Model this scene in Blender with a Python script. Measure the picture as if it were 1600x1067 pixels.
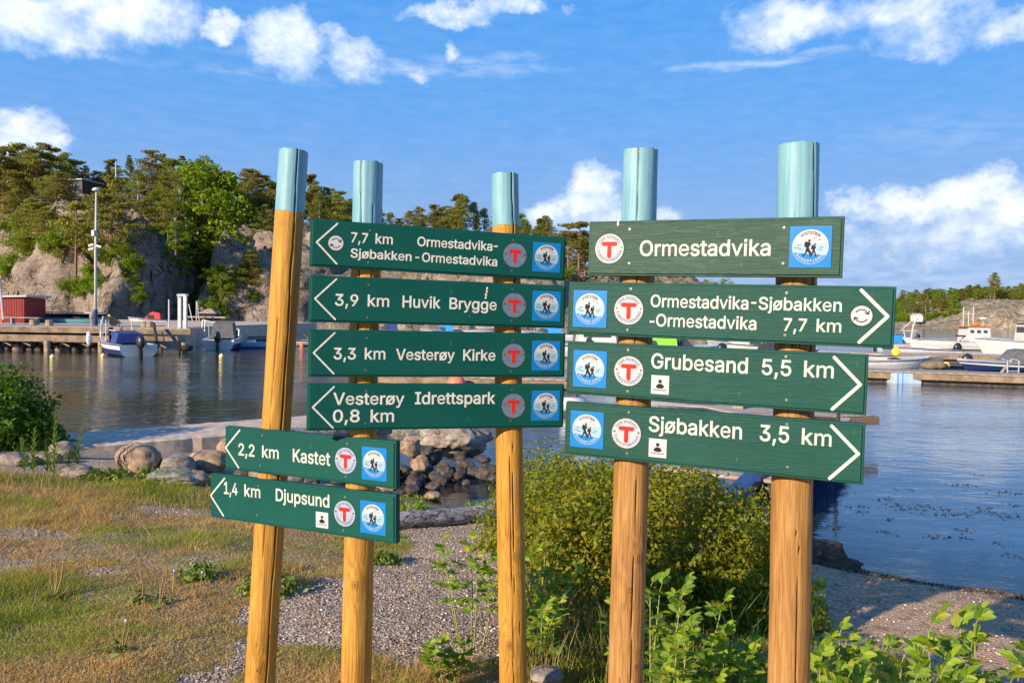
import bpy, math, random, json
import numpy as np
from mathutils import Vector, Matrix, noise as MN
from math import sin, cos, pi, radians as R

for o in list(bpy.data.objects): bpy.data.objects.remove(o)
SC = bpy.context.scene
COL = SC.collection

# ------------------------------------------------------------------ camera
FOC = 1244.4            # focal length in pixels of a 1600 wide frame
CAM = Vector((0.0, 0.0, 2.3))
PITCH, ROLL = R(1.865), R(0.9)
_F = Vector((0, cos(PITCH), -sin(PITCH))); _R0 = Vector((1, 0, 0)); _U0 = Vector((0, sin(PITCH), cos(PITCH)))
_R = _R0*cos(ROLL) + _U0*sin(ROLL); _U = -_R0*sin(ROLL) + _U0*cos(ROLL)
cd = bpy.data.cameras.new('camera'); cam = bpy.data.objects.new('camera', cd); COL.objects.link(cam)
cd.sensor_width = 36; cd.lens = 28; cd.clip_start = 0.05; cd.clip_end = 6000
cam.matrix_world = Matrix(((_R.x, _U.x, -_F.x, CAM.x), (_R.y, _U.y, -_F.y, CAM.y), (_R.z, _U.z, -_F.z, CAM.z), (0, 0, 0, 1)))
SC.camera = cam
def ray(px, py): return _F + _R*((px-800)/FOC) + _U*((533.5-py)/FOC)
def at(px, py, D):
    d = ray(px, py); return CAM + d*(D/d.y)
def onz(px, py, z):
    d = ray(px, py); return CAM + d*((z-CAM.z)/d.z)

# ------------------------------------------------------------------ light
SUN_EL, SUN_AZ = R(22), math.atan2(-0.69, -0.72)      # azimuth measured from +Y towards +X
sdir = Vector((sin(SUN_AZ)*cos(SUN_EL), cos(SUN_AZ)*cos(SUN_EL), sin(SUN_EL)))
sl = bpy.data.lights.new('sun', 'SUN'); sl.energy = 4.8; sl.angle = R(0.53); sl.color = (1.0, 0.83, 0.62)
so = bpy.data.objects.new('sun', sl); COL.objects.link(so); so.rotation_euler = sdir.to_track_quat('Z', 'Y').to_euler()
SC.view_settings.view_transform = 'Standard'; SC.view_settings.look = 'None'
SC.view_settings.exposure = 0.72; SC.view_settings.gamma = 1; SC.view_settings.use_curve_mapping = False
SC.render.engine = 'CYCLES'

class NT:
    """small helper to write node trees as expressions"""
    def __init__(s, tree): s.t = tree; s.n = tree.nodes; s.l = tree.links
    def node(s, typ, ins=None, **kw):
        n = s.n.new(typ)
        for k, v in kw.items(): setattr(n, k, v)
        for k, v in (ins or {}).items(): s.put(n.inputs[k], v)
        return n
    def put(s, sock, v):
        if isinstance(v, bpy.types.NodeSocket): s.l.new(v, sock)
        elif v is not None:
            if hasattr(sock, 'default_value') and hasattr(sock.default_value, '__len__'):
                if isinstance(v, (int, float)): v = (v,)*len(sock.default_value)
                v = tuple(v)
                if len(sock.default_value) == 4 and len(v) == 3: v = v + (1,)
                sock.default_value = v
            else: sock.default_value = v
    def m(s, op, a, b=None, c=None, clamp=False):
        n = s.n.new('ShaderNodeMath'); n.operation = op; n.use_clamp = clamp
        s.put(n.inputs[0], a)
        if b is not None: s.put(n.inputs[1], b)
        if c is not None: s.put(n.inputs[2], c)
        return n.outputs[0]
    def v(s, op, a, b=None, c=None):
        n = s.n.new('ShaderNodeVectorMath'); n.operation = op
        s.put(n.inputs[0], a)
        if b is not None:
            if op == 'SCALE': s.put(n.inputs[3], b)
            else: s.put(n.inputs[1], b)
        if c is not None: s.put(n.inputs[2], c)
        return n.outputs[1] if op in ('DOT_PRODUCT', 'LENGTH', 'DISTANCE') else n.outputs[0]
    def mix(s, f, a, b, blend='MIX'):
        n = s.n.new('ShaderNodeMix'); n.data_type = 'RGBA'; n.blend_type = blend; n.clamp_factor = True
        s.put(n.inputs[0], f); s.put(n.inputs[6], a); s.put(n.inputs[7], b); return n.outputs[2]
    def ss(s, x, lo, hi, a=0.0, b=1.0):
        n = s.node('ShaderNodeMapRange', {0: x, 1: lo, 2: hi, 3: a, 4: b}); n.interpolation_type = 'SMOOTHSTEP'; return n.outputs[0]
    def noise(s, vec, scale=5, detail=4, rough=0.55, dist=0.0, col=False):
        n = s.node('ShaderNodeTexNoise', {'Vector': vec, 'Scale': scale, 'Detail': detail, 'Roughness': rough, 'Distortion': dist})
        return n.outputs[1] if col else n.outputs[0]
    def vor(s, vec, scale=5, feat='F1', out='Distance', rnd=1.0):
        n = s.n.new('ShaderNodeTexVoronoi'); n.feature = feat; s.put(n.inputs['Vector'], vec); s.put(n.inputs['Scale'], scale); s.put(n.inputs['Randomness'], rnd)
        return n.outputs[out]
    def ramp(s, f, stops):
        n = s.n.new('ShaderNodeValToRGB'); s.put(n.inputs[0], f); e = n.color_ramp.elements
        while len(e) < len(stops): e.new(0.5)
        for i, (p, c) in enumerate(stops): e[i].position = p; e[i].color = tuple(c) + (1,)
        return n.outputs[0]
    def sep(s, vec):
        n = s.node('ShaderNodeSeparateXYZ', {0: vec}); return n.outputs
    def comb(s, x, y, z): return s.node('ShaderNodeCombineXYZ', {0: x, 1: y, 2: z}).outputs[0]
    def obj(s): return s.n.new('ShaderNodeTexCoord').outputs['Object']
    def geo(s, out='Position'): return s.n.new('ShaderNodeNewGeometry').outputs[out]
    def bump(s, h, strength=0.5, dist=0.01, nrm=None):
        return s.node('ShaderNodeBump', {'Height': h, 'Strength': strength, 'Distance': dist, 'Normal': nrm}).outputs[0]
    def attr(s, name, out='Color'): return s.node('ShaderNodeAttribute', attribute_name=name).outputs[out]

# ------------------------------------------------------------------ sky
W = bpy.data.worlds.new('World'); SC.world = W; W.use_nodes = True; W.node_tree.nodes.clear()
k = NT(W.node_tree)
sky = k.node('ShaderNodeTexSky'); sky.sky_type = 'NISHITA'; sky.sun_disc = False
sky.sun_elevation = SUN_EL; sky.sun_rotation = SUN_AZ; sky.air_density = 1.0; sky.dust_density = 0.25; sky.ozone_density = 3.0
D = k.node('ShaderNodeTexCoord').outputs['Generated']
dx, dy, dz = k.sep(D)
az = k.m('ARCTAN2', dx, dy); el = k.m('ARCSINE', dz)
nz = k.noise(k.comb(k.m('MULTIPLY', az, 9.0), k.m('MULTIPLY', el, 12.0), 0.3), 1.0, 7, 0.62, col=True)
nzb = k.noise(k.comb(k.m('MULTIPLY', az, 42.0), k.m('MULTIPLY', el, 50.0), 4.3), 1.0, 6, 0.6, col=True)
w1 = k.v('SUBTRACT', nz, (0.5, 0.5, 0.5)); w2 = k.v('SUBTRACT', nzb, (0.5, 0.5, 0.5))
a_ = k.m('ADD', az, k.m('MULTIPLY', k.sep(w1)[0], 0.07)); e_ = k.m('ADD', el, k.m('MULTIPLY', k.sep(w1)[1], 0.05))
a_ = k.m('ADD', a_, k.m('MULTIPLY', k.sep(w2)[0], 0.035)); e_ = k.m('ADD', e_, k.m('MULTIPLY', k.sep(w2)[1], 0.03))
def azel(px, py):
    d = ray(px, py).normalized(); return math.atan2(d.x, d.y), math.asin(d.z)
# clouds given by their bearing: (px, py, half width, half height, strength)
CL = [(50, 26, 135, 42, .95), (185, 18, 105, 34, .95), (100, 74, 100, 10, .55), (348, 44, 36, 18, .9), (450, 70, 52, 46, 1.0), (560, 90, 44, 36, .85), (530, 62, 22, 16, .7),
      (700, 18, 75, 16, .95), (790, 12, 55, 14, .85), (655, 118, 22, 12, .6), (704, 80, 14, 18, .6), (890, 18, 16, 10, .5), (1225, 30, 85, 34, .85), (1400, 25, 110, 34, .8), (1440, 50, 80, 34, .75),
      (1575, 40, 50, 26, .7), (28, 215, 55, 42, 1.0), (75, 222, 26, 20, .9), (925, 305, 46, 42, 1.05), (870, 335, 42, 26, .95), (930, 345, 95, 26, .8), (1040, 345, 40, 20, .7),
      (1510, 298, 52, 34, 1.0), (1420, 320, 80, 24, .9), (1330, 318, 40, 22, .95), (1560, 340, 110, 50, .8), (1480, 370, 170, 50, .62), (1380, 400, 160, 40, .45)]
WI = [(620, 104, 230, 10, .42), (400, 118, 170, 7, .22), (1170, 96, 120, 8, .5), (760, 92, 90, 7, .3), (1420, 430, 220, 26, .35), (150, 290, 300, 20, .2), (1500, 210, 160, 26, .14)]
# more of the same clouds outside the frame
rr = random.Random(4)
for i in range(16):
    CL.append((0, 0, rr.uniform(50, 150), rr.uniform(25, 50), rr.uniform(.7, 1.0), rr.uniform(0.85, 5.4), rr.uniform(.12, .8)))
def field(lst, A, E, shade=False):
    tot = None; sh = None
    for c in lst:
        if len(c) == 7: a0, e0 = c[5], c[6]; a0 = a0 if a0 < pi else a0-2*pi
        else: a0, e0 = azel(c[0], c[1])
        u = k.m('MULTIPLY', k.m('SUBTRACT', A, a0), FOC/c[2]); w = k.m('MULTIPLY', k.m('SUBTRACT', E, e0), FOC/c[3])
        d2 = k.m('ADD', k.m('MULTIPLY', u, u), k.m('MULTIPLY', w, w))
        g = k.m('MULTIPLY', k.m('SUBTRACT', 1.0, k.m('MULTIPLY', d2, .5), clamp=True), c[4])
        tot = g if tot is None else k.m('SMOOTH_MAX', tot, g, 0.12)
        if shade: sh = k.m('MULTIPLY', g, w) if sh is None else k.m('ADD', sh, k.m('MULTIPLY', g, w))
    return (tot, sh) if shade else tot
F1, SH = field(CL, a_, e_, True)
F2 = field(WI, a_, k.m('ADD', el, k.m('MULTIPLY', k.sep(w1)[1], 0.03)))
nf = k.noise(k.comb(k.m('MULTIPLY', az, 26.0), k.m('MULTIPLY', el, 34.0), 1.7), 1.0, 8, 0.6)
nf2 = k.noise(k.comb(k.m('MULTIPLY', az, 30.0), k.m('MULTIPLY', el, 120.0), 7.7), 1.0, 6, 0.55)
den = k.ss(k.m('ADD', F1, k.m('MULTIPLY', k.m('SUBTRACT', nf, 0.5), 1.0)), 0.22, 1.05)
wis = k.m('MULTIPLY', F2, k.ss(nf2, 0.25, 0.75))
cov = k.m('MAXIMUM', k.m('MULTIPLY', den, 0.94), wis)
lit = k.ss(k.m('ADD', k.m('MULTIPLY', SH, 0.42), k.m('ADD', k.m('MULTIPLY', nf, 1.1), k.m('MULTIPLY', k.sep(w2)[1], 1.2))), 0.15, .95)
ccol = k.mix(lit, (4.6, 5.5, 7.0), (6.9, 7.1, 7.5))
hs = k.node('ShaderNodeHueSaturation', {'Saturation': 1.22, 'Value': 1.0, 'Color': sky.outputs[0], 'Hue': 0.5})
tint = k.mix(1.0, hs.outputs[0], (1.0, 1.0, 1.0), 'MULTIPLY')
grad = k.ramp(k.m('DIVIDE', el, pi/2, clamp=True), [(0.0, (.30, .35, .56)), (.055, (.33, .39, .61)), (.10, (.47, .55, .75)), (.14, (.60, .72, .88)), (.235, (.725, 1.02, 1.19)), (.4, (.8, 1.1, 1.25))])
tint = k.mix(1.0, tint, grad, 'MULTIPLY')
clear = k.ramp(k.m('DIVIDE', el, pi/2, clamp=True), [(0.0, (.20, .31, .50)), (.055, (.185, .30, .50)), (.13, (.110, .262, .54)), (.165, (.082, .248, .55)), (.235, (.056, .225, .55)), (.6, (.03, .14, .42))])
tint = k.mix(.9, tint, k.v('SCALE', clear, 10.0))
skyc = k.mix(cov, tint, ccol)
bg = k.node('ShaderNodeBackground', {'Color': skyc, 'Strength': 0.1})
k.l.new(bg.outputs[0], k.node('ShaderNodeOutputWorld').inputs[0])

# ------------------------------------------------------------------ mesh helpers
def mesh_np(name, V, F, mats=(), smooth=False, mi=None):
    V = np.asarray(V, np.float32); F = np.asarray(F, np.int32); kk = F.shape[1]
    me = bpy.data.meshes.new(name); me.vertices.add(len(V)); me.vertices.foreach_set('co', V.ravel())
    me.loops.add(F.size); me.loops.foreach_set('vertex_index', F.ravel())
    me.polygons.add(len(F)); me.polygons.foreach_set('loop_start', np.arange(len(F), dtype=np.int32)*kk)
    try: me.polygons.foreach_set('loop_total', np.full(len(F), kk, np.int32))
    except Exception: pass
    if smooth: me.polygons.foreach_set('use_smooth', np.ones(len(F), bool))
    if mi is not None: me.polygons.foreach_set('material_index', np.asarray(mi, np.int32))
    for m in mats: me.materials.append(m)
    me.update(calc_edges=True); return me
def link(name, me, parent=None, loc=None, rot=None, scale=None):
    o = bpy.data.objects.new(name, me); COL.objects.link(o)
    if parent is not None: o.parent = parent
    if loc is not None: o.location = loc
    if rot is not None: o.rotation_euler = rot
    if scale is not None: o.scale = (scale,)*3 if isinstance(scale, (int, float)) else scale
    return o
def tag(o, label=None, cat=None, group=None, kind=None):
    for a, b in (('label', label), ('category', cat), ('group', group), ('kind', kind)):
        if b: o[a] = b
    return o
def empty(name, loc=(0, 0, 0), rz=0, **kw):
    o = bpy.data.objects.new(name, None); COL.objects.link(o); o.location = loc; o.rotation_euler = (0, 0, rz); o.empty_display_size = .1
    return tag(o, kw.get('label'), kw.get('cat'), kw.get('group'), kw.get('kind'))
def copy_tree(o, parent=None):
    c = o.copy(); COL.objects.link(c)
    if parent is not None: c.parent = parent
    for ch in list(o.children): copy_tree(ch, c)
    return c
class MB:
    def __init__(s): s.v = []; s.f = []; s.mi = []; s.m = 0
    def add(s, vs, fs):
        b = len(s.v); s.v += [tuple(p) for p in vs]; s.f += [tuple(i+b for i in f) for f in fs]; s.mi += [s.m]*len(fs); return s
    def box(s, c, d, rz=0, M=None, taper=1.0):
        x, y, z = d[0]/2, d[1]/2, d[2]/2; vs = []
        for sz in (-1, 1):
            q = 1 if sz < 0 else taper
            for sx, sy in ((-1, -1), (1, -1), (1, 1), (-1, 1)):
                p = Vector((sx*x*q, sy*y*q, sz*z))
                if M is not None: p = M @ p
                elif rz: p = Matrix.Rotation(rz, 3, 'Z') @ p
                vs.append(p + Vector(c))
        return s.add(vs, [(3, 2, 1, 0), (4, 5, 6, 7), (0, 1, 5, 4), (1, 2, 6, 5), (2, 3, 7, 6), (3, 0, 4, 7)])
    def beam(s, a, b, w, h):
        a = Vector(a); b = Vector(b); d = b-a; q = d.to_track_quat('X', 'Z').to_matrix()
        return s.box((a+b)/2, (d.length, w, h), M=q)
    def tube(s, pts, r, n=8, cap=True):
        pts = [Vector(p) for p in pts]; rs = r if isinstance(r, (list, tuple)) else [r]*len(pts); vs = []; fs = []
        ref = None
        for i, p in enumerate(pts):
            d = (pts[min(i+1, len(pts)-1)] - pts[max(i-1, 0)]).normalized()
            if ref is None: ref = d.orthogonal().normalized()
            a = (ref - d*ref.dot(d)).normalized(); b = d.cross(a); ref = a
            for j in range(n): t = 2*pi*j/n; vs.append(p + (a*cos(t)+b*sin(t))*rs[i])
        for i in range(len(pts)-1):
            for j in range(n): j2 = (j+1) % n; fs.append((i*n+j, i*n+j2, (i+1)*n+j2, (i+1)*n+j))
        if cap: fs.append(tuple(range(n))[::-1]); fs.append(tuple((len(pts)-1)*n+j for j in range(n)))
        return s.add(vs, fs)
    def lathe(s, prof, c=(0, 0, 0), n=16):
        vs = []; fs = []
        for r, z in prof:
            for j in range(n): t = 2*pi*j/n; vs.append((c[0]+r*cos(t), c[1]+r*sin(t), c[2]+z))
        for i in range(len(prof)-1):
            for j in range(n): j2 = (j+1) % n; fs.append((i*n+j, i*n+j2, (i+1)*n+j2, (i+1)*n+j))
        fs.append(tuple(range(n))[::-1]); fs.append(tuple((len(prof)-1)*n+j for j in range(n)))
        return s.add(vs, fs)
    def ball(s, c, r, n=12):
        rr_ = r if isinstance(r, (tuple, list)) else (r, r, r); vs = []; fs = []; h = n//2
        for i in range(h+1):
            a = -pi/2 + pi*i/h
            for j in range(n): t = 2*pi*j/n; vs.append((c[0]+rr_[0]*cos(a)*cos(t), c[1]+rr_[1]*cos(a)*sin(t), c[2]+rr_[2]*sin(a)))
        for i in range(h):
            for j in range(n): j2 = (j+1) % n; fs.append((i*n+j, i*n+j2, (i+1)*n+j2, (i+1)*n+j))
        return s.add(vs, fs)
    def mesh(s, name, mats, smooth=False):
        me = bpy.data.meshes.new(name); me.from_pydata(s.v, [], s.f)
        for m in (mats if isinstance(mats, (list, tuple)) else [mats]): me.materials.append(m)
        me.polygons.foreach_set('material_index', s.mi)
        if smooth: me.polygons.foreach_set('use_smooth', [True]*len(s.f))
        me.update(); return me
    def build(s, name, mats, parent=None, smooth=False, angle=None, bevel=0, **kw):
        me = s.mesh(name, mats, smooth)
        o = link(name, me, parent, **kw)
        if angle: me.set_sharp_from_angle(angle=R(angle))
        if bevel: b = o.modifiers.new('bevel', 'BEVEL'); b.width = bevel; b.segments = 2; b.limit_method = 'ANGLE'
        return o

# ------------------------------------------------------------------ materials
def mat(name): m = bpy.data.materials.new(name); m.use_nodes = True; m.node_tree.nodes.clear(); return m, NT(m.node_tree)
def out(kk, sh): kk.l.new(sh, kk.node('ShaderNodeOutputMaterial').inputs[0])
def bsdf(kk, **kw):
    n = kk.n.new('ShaderNodeBsdfPrincipled')
    for a, b in kw.items(): kk.put(n.inputs[a.replace('_', ' ')], b)
    return n.outputs[0]
def plain(name, c, rough=0.5, metal=0.0, var=0.15, scale=20, bump=0.0, dirt=None, spec=0.5):
    m, kk = mat(name); P = kk.obj(); n = kk.noise(P, scale, 5, 0.6)
    col = kk.mix(kk.ss(n, .3, .7), tuple(x*(1-var) for x in c), tuple(min(1, x*(1+var)) for x in c))
    if dirt: col = kk.mix(kk.ss(kk.noise(P, scale*.35, 6, .65), .5, .72, 0, .8), col, dirt)
    nb = kk.bump(n, bump, .01) if bump else None
    out(kk, bsdf(kk, Base_Color=col, Roughness=kk.m('ADD', rough-.08, kk.m('MULTIPLY', n, .16)), Metallic=metal, Normal=nb, Specular_IOR_Level=spec)); return m
def leafmat(name, c1, c2, c3, trans=0.35, rough=0.5, spec=0.3, patch=.8):
    m, kk = mat(name); rnd = kk.geo('Random Per Island'); P = kk.geo('Position')
    col = kk.ramp(rnd, [(0, c1), (.55, c2), (1, c3)])
    oi = kk.node('ShaderNodeObjectInfo').outputs['Random']
    hv = kk.node('ShaderNodeHueSaturation', {'Hue': kk.m('ADD', .485, kk.m('MULTIPLY', oi, .03)), 'Value': kk.m('ADD', .8, kk.m('MULTIPLY', oi, .4)), 'Color': col}).outputs[0]
    hv = kk.mix(kk.ss(kk.noise(P, patch, 3), .45, .7, 0, .45), hv, c1)
    a = bsdf(kk, Base_Color=hv, Roughness=rough, Specular_IOR_Level=spec)
    b = kk.node('ShaderNodeBsdfTranslucent', {0: kk.mix(1.0, hv, (1.3, 1.25, .6), 'MULTIPLY')}).outputs[0]
    mx = kk.node('ShaderNodeMixShader', {0: trans, 1: a, 2: b}); out(kk, mx.outputs[0]); return m
# ------------------------------------------------------------------ terrain functions
def vnoise(x, y, seed=0):
    x = np.asarray(x, float); y = np.asarray(y, float)
    xi = np.floor(x).astype(np.int64); yi = np.floor(y).astype(np.int64); fx = x-xi; fy = y-yi
    fx = fx*fx*(3-2*fx); fy = fy*fy*(3-2*fy)
    def h(a, b):
        n = (a*374761393 + b*668265263 + seed*974634777) & 0xffffffff
        n = ((n ^ (n >> 13))*1274126177) & 0xffffffff
        return ((n ^ (n >> 16)) & 0xffff)/65535.0
    return (h(xi, yi)*(1-fx)+h(xi+1, yi)*fx)*(1-fy)+(h(xi, yi+1)*(1-fx)+h(xi+1, yi+1)*fx)*fy
def fbm(x, y, o=4, seed=0, g=.5):
    s = 0; a = 1; t = 0
    for i in range(o): s = s+a*vnoise(x*2**i, y*2**i, seed+i*7); t += a; a *= g
    return s/t
SH_ = np.array([(-3000, 900), (-200, 70), (-60, 32), (-30, 20), (-20, 17), (-10, 14.5), (-6, 13.4), (-3.4, 12.4), (-2.1, 10.9), (-1.1, 9.7), (-.3, 9.15), (.6, 9.3), (1.5, 9.4), (2.4, 9.0),
                (3.0, 8.2), (3.3, 7.25), (4.34, 6.72), (6, 6.0), (9, 5.2), (15, 4), (40, 0), (3000, -900)], float)
def shore_d(x, y):
    x = np.asarray(x, float); y = np.asarray(y, float); best = np.full(x.shape, 1e9)
    for (x0, y0), (x1, y1) in zip(SH_[:-1], SH_[1:]):
        dx_, dy_ = x1-x0, y1-y0; t = np.clip(((x-x0)*dx_+(y-y0)*dy_)/(dx_*dx_+dy_*dy_), 0, 1)
        best = np.minimum(best, np.hypot(x-x0-t*dx_, y-y0-t*dy_))
    return np.where(y < np.interp(x, SH_[:, 0], SH_[:, 1]), best, -best)
def gz(x, y):
    s = shore_d(x, y)
    s = s + (fbm(np.asarray(x)*1.3, np.asarray(y)*1.3, 3, 5)-.5)*.35
    z = np.where(s > 0, .85*(1-np.exp(-np.maximum(s, 0)*.2)), np.maximum(s*.16, -1.6))
    z = z + (fbm(np.asarray(x)*1.1, np.asarray(y)*1.1, 4, 3)-.5)*.10*np.clip(s*.5, 0, 1)
    return z + (fbm(np.asarray(x)*7, np.asarray(y)*7, 3, 11)-.5)*.022*np.clip(s*2+.4, 0, 1)
def gz1(x, y): return float(gz(np.array([x]), np.array([y]))[0])
def ongnd(px, py):
    z = .5
    for i in range(6): p = onz(px, py, z); z = gz1(p.x, p.y)
    return Vector((p.x, p.y, z))
def inpoly(x, y, P):
    r = np.zeros(x.shape, bool); n = len(P)
    for i in range(n):
        x0, y0 = P[i]; x1, y1 = P[(i+1) % n]
        if y0 == y1: continue
        c = ((y0 > y) != (y1 > y)) & (x < (x1-x0)*(y-y0)/(y1-y0)+x0); r ^= c
    return r
def gpoly(pts): return [tuple(ongnd(a, b)[:2]) for a, b in pts]
PG1 = gpoly([(-500, 742), (330, 745), (400, 790), (560, 822), (655, 838), (645, 862), (560, 884), (470, 915), (395, 925), (352, 958), (365, 1000), (330, 1040), (260, 1130), (-700, 1130)])
PG2 = gpoly([(385, 1012), (470, 1005), (560, 1050), (700, 1040), (800, 1005), (850, 950), (1000, 900), (1190, 960), (1215, 1060), (1215, 1200), (330, 1200)])
def grassmask(x, y):
    xs = x + (fbm(x*3, y*3, 3, 21)-.5)*.7; ys = y + (fbm(x*3, y*3, 3, 31)-.5)*.7
    g1 = inpoly(xs, ys, PG1).astype(float)
    bare = np.clip((fbm(x*.9, y*1.3, 4, 77)-.60)*9, 0, 1)*.6
    for (a, b, rx, ry) in [(30, 834, .45, .22), (165, 892, .16, .10), (10, 880, .2, .15), (270, 800, .35, .12)]:
        p = ongnd(a, b); bare = np.maximum(bare, np.clip(1.6-((x-p.x)/rx)**2-((y-p.y)/ry)**2, 0, 1))
    g1 = g1*(1-.85*bare)
    g2 = inpoly(xs, ys, PG2)*.9
    return np.maximum(g1, g2)

# ground sheet: one non-uniform grid reaching the horizon
gx = np.concatenate([[-3000, -1200, -500, -200, -90, -50, -30, -20, -15, -12], np.arange(-9.5, 7.5, .065), [8, 9, 11, 14, 20, 30, 60, 120, 300, 900, 3000]])
gy = np.concatenate([[-800, -100, -30, -10, -4, -1, 0, 1, 1.6, 2.1], np.arange(2.5, 14.5, .065), [15, 16, 18, 21, 25, 35, 60, 120, 300, 800, 1800, 4000]])
GX, GY = np.meshgrid(gx, gy); GZ = gz(GX, GY)
GM = grassmask(GX, GY)
def grid_faces(nx, ny):
    i = np.arange(nx-1)[None, :]+np.arange(ny-1)[:, None]*nx
    return np.stack([i, i+1, i+nx+1, i+nx], -1).reshape(-1, 4)
m, kk = mat('ground')
P = kk.geo('Position'); at_ = kk.attr('zones'); zc = kk.node('ShaderNodeSeparateColor', {0: at_}).outputs; G_, S_, Wt = zc[0], zc[1], zc[2]
vA = kk.n.new('ShaderNodeTexVoronoi'); kk.put(vA.inputs['Vector'], P); vA.inputs['Scale'].default_value = 95
vB = kk.n.new('ShaderNodeTexVoronoi'); kk.put(vB.inputs['Vector'], P); vB.inputs['Scale'].default_value = 42
cA = kk.sep(vA.outputs['Color'])[0]; cB = kk.sep(vB.outputs['Color'])[1]
grav = kk.ramp(kk.m('ADD', kk.m('MULTIPLY', cA, .6), kk.m('MULTIPLY', cB, .4)), [(0, (.12, .085, .062)), (.4, (.30, .215, .155)), (.75, (.48, .355, .26)), (1, (.76, .62, .48))])
n1 = kk.noise(P, 1.7, 6, .6); n2 = kk.noise(P, 9, 5, .6); n3 = kk.noise(P, 60, 4, .6)
grav = kk.mix(kk.ss(n1, .4, .65, 0, .35), grav, (.27, .20, .15))
soil = kk.ramp(kk.m('ADD', kk.m('MULTIPLY', n2, .5), kk.m('MULTIPLY', n3, .5)), [(.3, (.12, .08, .03)), (.5, (.32, .21, .09)), (.7, (.48, .34, .17))])
soil = kk.mix(kk.ss(n1, .42, .62, 0, .45), soil, (.09, .10, .03))
sand = kk.ramp(kk.m('ADD', kk.m('MULTIPLY', cA, .3), kk.m('MULTIPLY', n3, .7)), [(.2, (.25, .14, .08)), (.5, (.50, .31, .185)), (.8, (.70, .48, .31))])
sand = kk.mix(kk.ss(n2, .5, .62, 0, .6), sand, (.17, .12, .08))
c = kk.mix(S_, grav, sand); c = kk.mix(G_, c, soil); c = kk.mix(Wt, c, kk.mix(n2, (.035, .03, .018), (.10, .08, .045)))
hgt = kk.m('ADD', kk.m('MULTIPLY', vB.outputs['Distance'], -1.0), kk.m('ADD', kk.m('MULTIPLY', vA.outputs['Distance'], -.5), kk.m('MULTIPLY', n3, .6)))
out(kk, bsdf(kk, Base_Color=c, Roughness=kk.ss(Wt, 0, 1, .95, .5), Normal=kk.bump(hgt, .9, .012), Specular_IOR_Level=.25))
M_GROUND = m
me = mesh_np('ground', np.stack([GX, GY, GZ], -1).reshape(-1, 3), grid_faces(len(gx), len(gy)), [M_GROUND], True)
sdm = shore_d(GX, GY); ca = me.color_attributes.new('zones', 'FLOAT_COLOR', 'POINT')
sandm = np.clip((GX-1.1+(fbm(GX*2, GY*2, 3, 9)-.5))*1.2, 0, 1); wet = np.clip(1.0-(GZ-.0)/.07, 0, 1)
seaw = np.clip(1-np.abs(sdm-.35-(fbm(GX*2.5, GY*2.5, 3, 41)-.5)*.5)/.22, 0, 1)*.8
ca.data.foreach_set('color', np.stack([GM, sandm, np.maximum(wet, seaw*(fbm(GX*9, GY*9, 2, 8) > .45)), np.ones_like(GM)], -1).astype(np.float32).ravel())
ground = tag(link('ground', me), kind='structure')
ground['label'] = 'gravel, dry grass and sand of the shore in front of the water'

# water: a sheet from behind the camera to the horizon
m, kk = mat('water'); P = kk.geo('Position'); x_, y_, z_ = kk.sep(P)
dist = kk.v('LENGTH', kk.v('SUBTRACT', P, tuple(CAM)))
sc = kk.v('MULTIPLY', P, (.55, 1.0, 1.0))
h1 = kk.noise(sc, 1.1, 3, .5); h2 = kk.noise(sc, 4.2, 4, .6, .3); h3 = kk.noise(kk.v('MULTIPLY', P, (.25, 1, 1)), .35, 2, .5)
calm = kk.ss(x_, -1.0, 4.0); near = kk.ss(y_, 8, 26)
amp = kk.m('MULTIPLY', kk.m('ADD', .30, kk.m('MULTIPLY', near, .8)), kk.ss(kk.noise(kk.v('MULTIPLY', P, (.05, .16, 1)), 1.0, 3), .35, .65, .45, 1.15))
hh = kk.m('ADD', kk.m('MULTIPLY', h1, .5), kk.m('ADD', kk.m('MULTIPLY', h2, .22), kk.m('MULTIPLY', h3, .5)))
nb = kk.node('ShaderNodeBump', {'Height': hh, 'Strength': kk.m('MULTIPLY', amp, kk.ss(x_, -4, 2, .8, .5)), 'Distance': .16}).outputs[0]
gl = kk.node('ShaderNodeBsdfGlossy', {'Color': (1, 1, 1), 'Roughness': .045, 'Normal': nb}).outputs[0]
fr = kk.node('ShaderNodeFresnel', {'IOR': 1.58, 'Normal': nb}).outputs[0]
body_reflect = kk.node('ShaderNodeBsdfDiffuse', {'Color': kk.mix(kk.ss(x_, -3, 3), (.026, .028, .026), (.022, .060, .115))}).outputs[0]  # body colour plus painted reflection: dull cliff tone left, bluer sky tone right
dep = kk.attr('depth', 'Fac'); tr = kk.node('ShaderNodeBsdfTransparent', {0: (.62, .66, .55)}).outputs[0]
b2 = kk.node('ShaderNodeMixShader', {0: dep, 1: tr, 2: body_reflect}).outputs[0]
out(kk, kk.node('ShaderNodeMixShader', {0: fr, 1: b2, 2: gl}).outputs[0]); M_WATER = m
wx = np.concatenate([[-3000, -600, -150, -60, -30, -16], np.arange(-10, 9, .25), [12, 20, 40, 100, 400, 3000]])
wy = np.concatenate([[-500, -20, 0, 3], np.arange(4, 17, .25), [19, 23, 30, 50, 100, 300, 1000, 4000]])
WX, WY = np.meshgrid(wx, wy)
me = mesh_np('water', np.stack([WX, WY, 0*WX], -1).reshape(-1, 3), grid_faces(len(wx), len(wy)), [M_WATER], True)
da = me.attributes.new('depth', 'FLOAT', 'POINT'); da.data.foreach_set('value', np.clip(-gz(WX, WY)/.30, 0, 1).astype(np.float32).ravel())
tag(link('water', me), kind='structure')['label'] = 'rippled sea water of the harbour bay'

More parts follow.
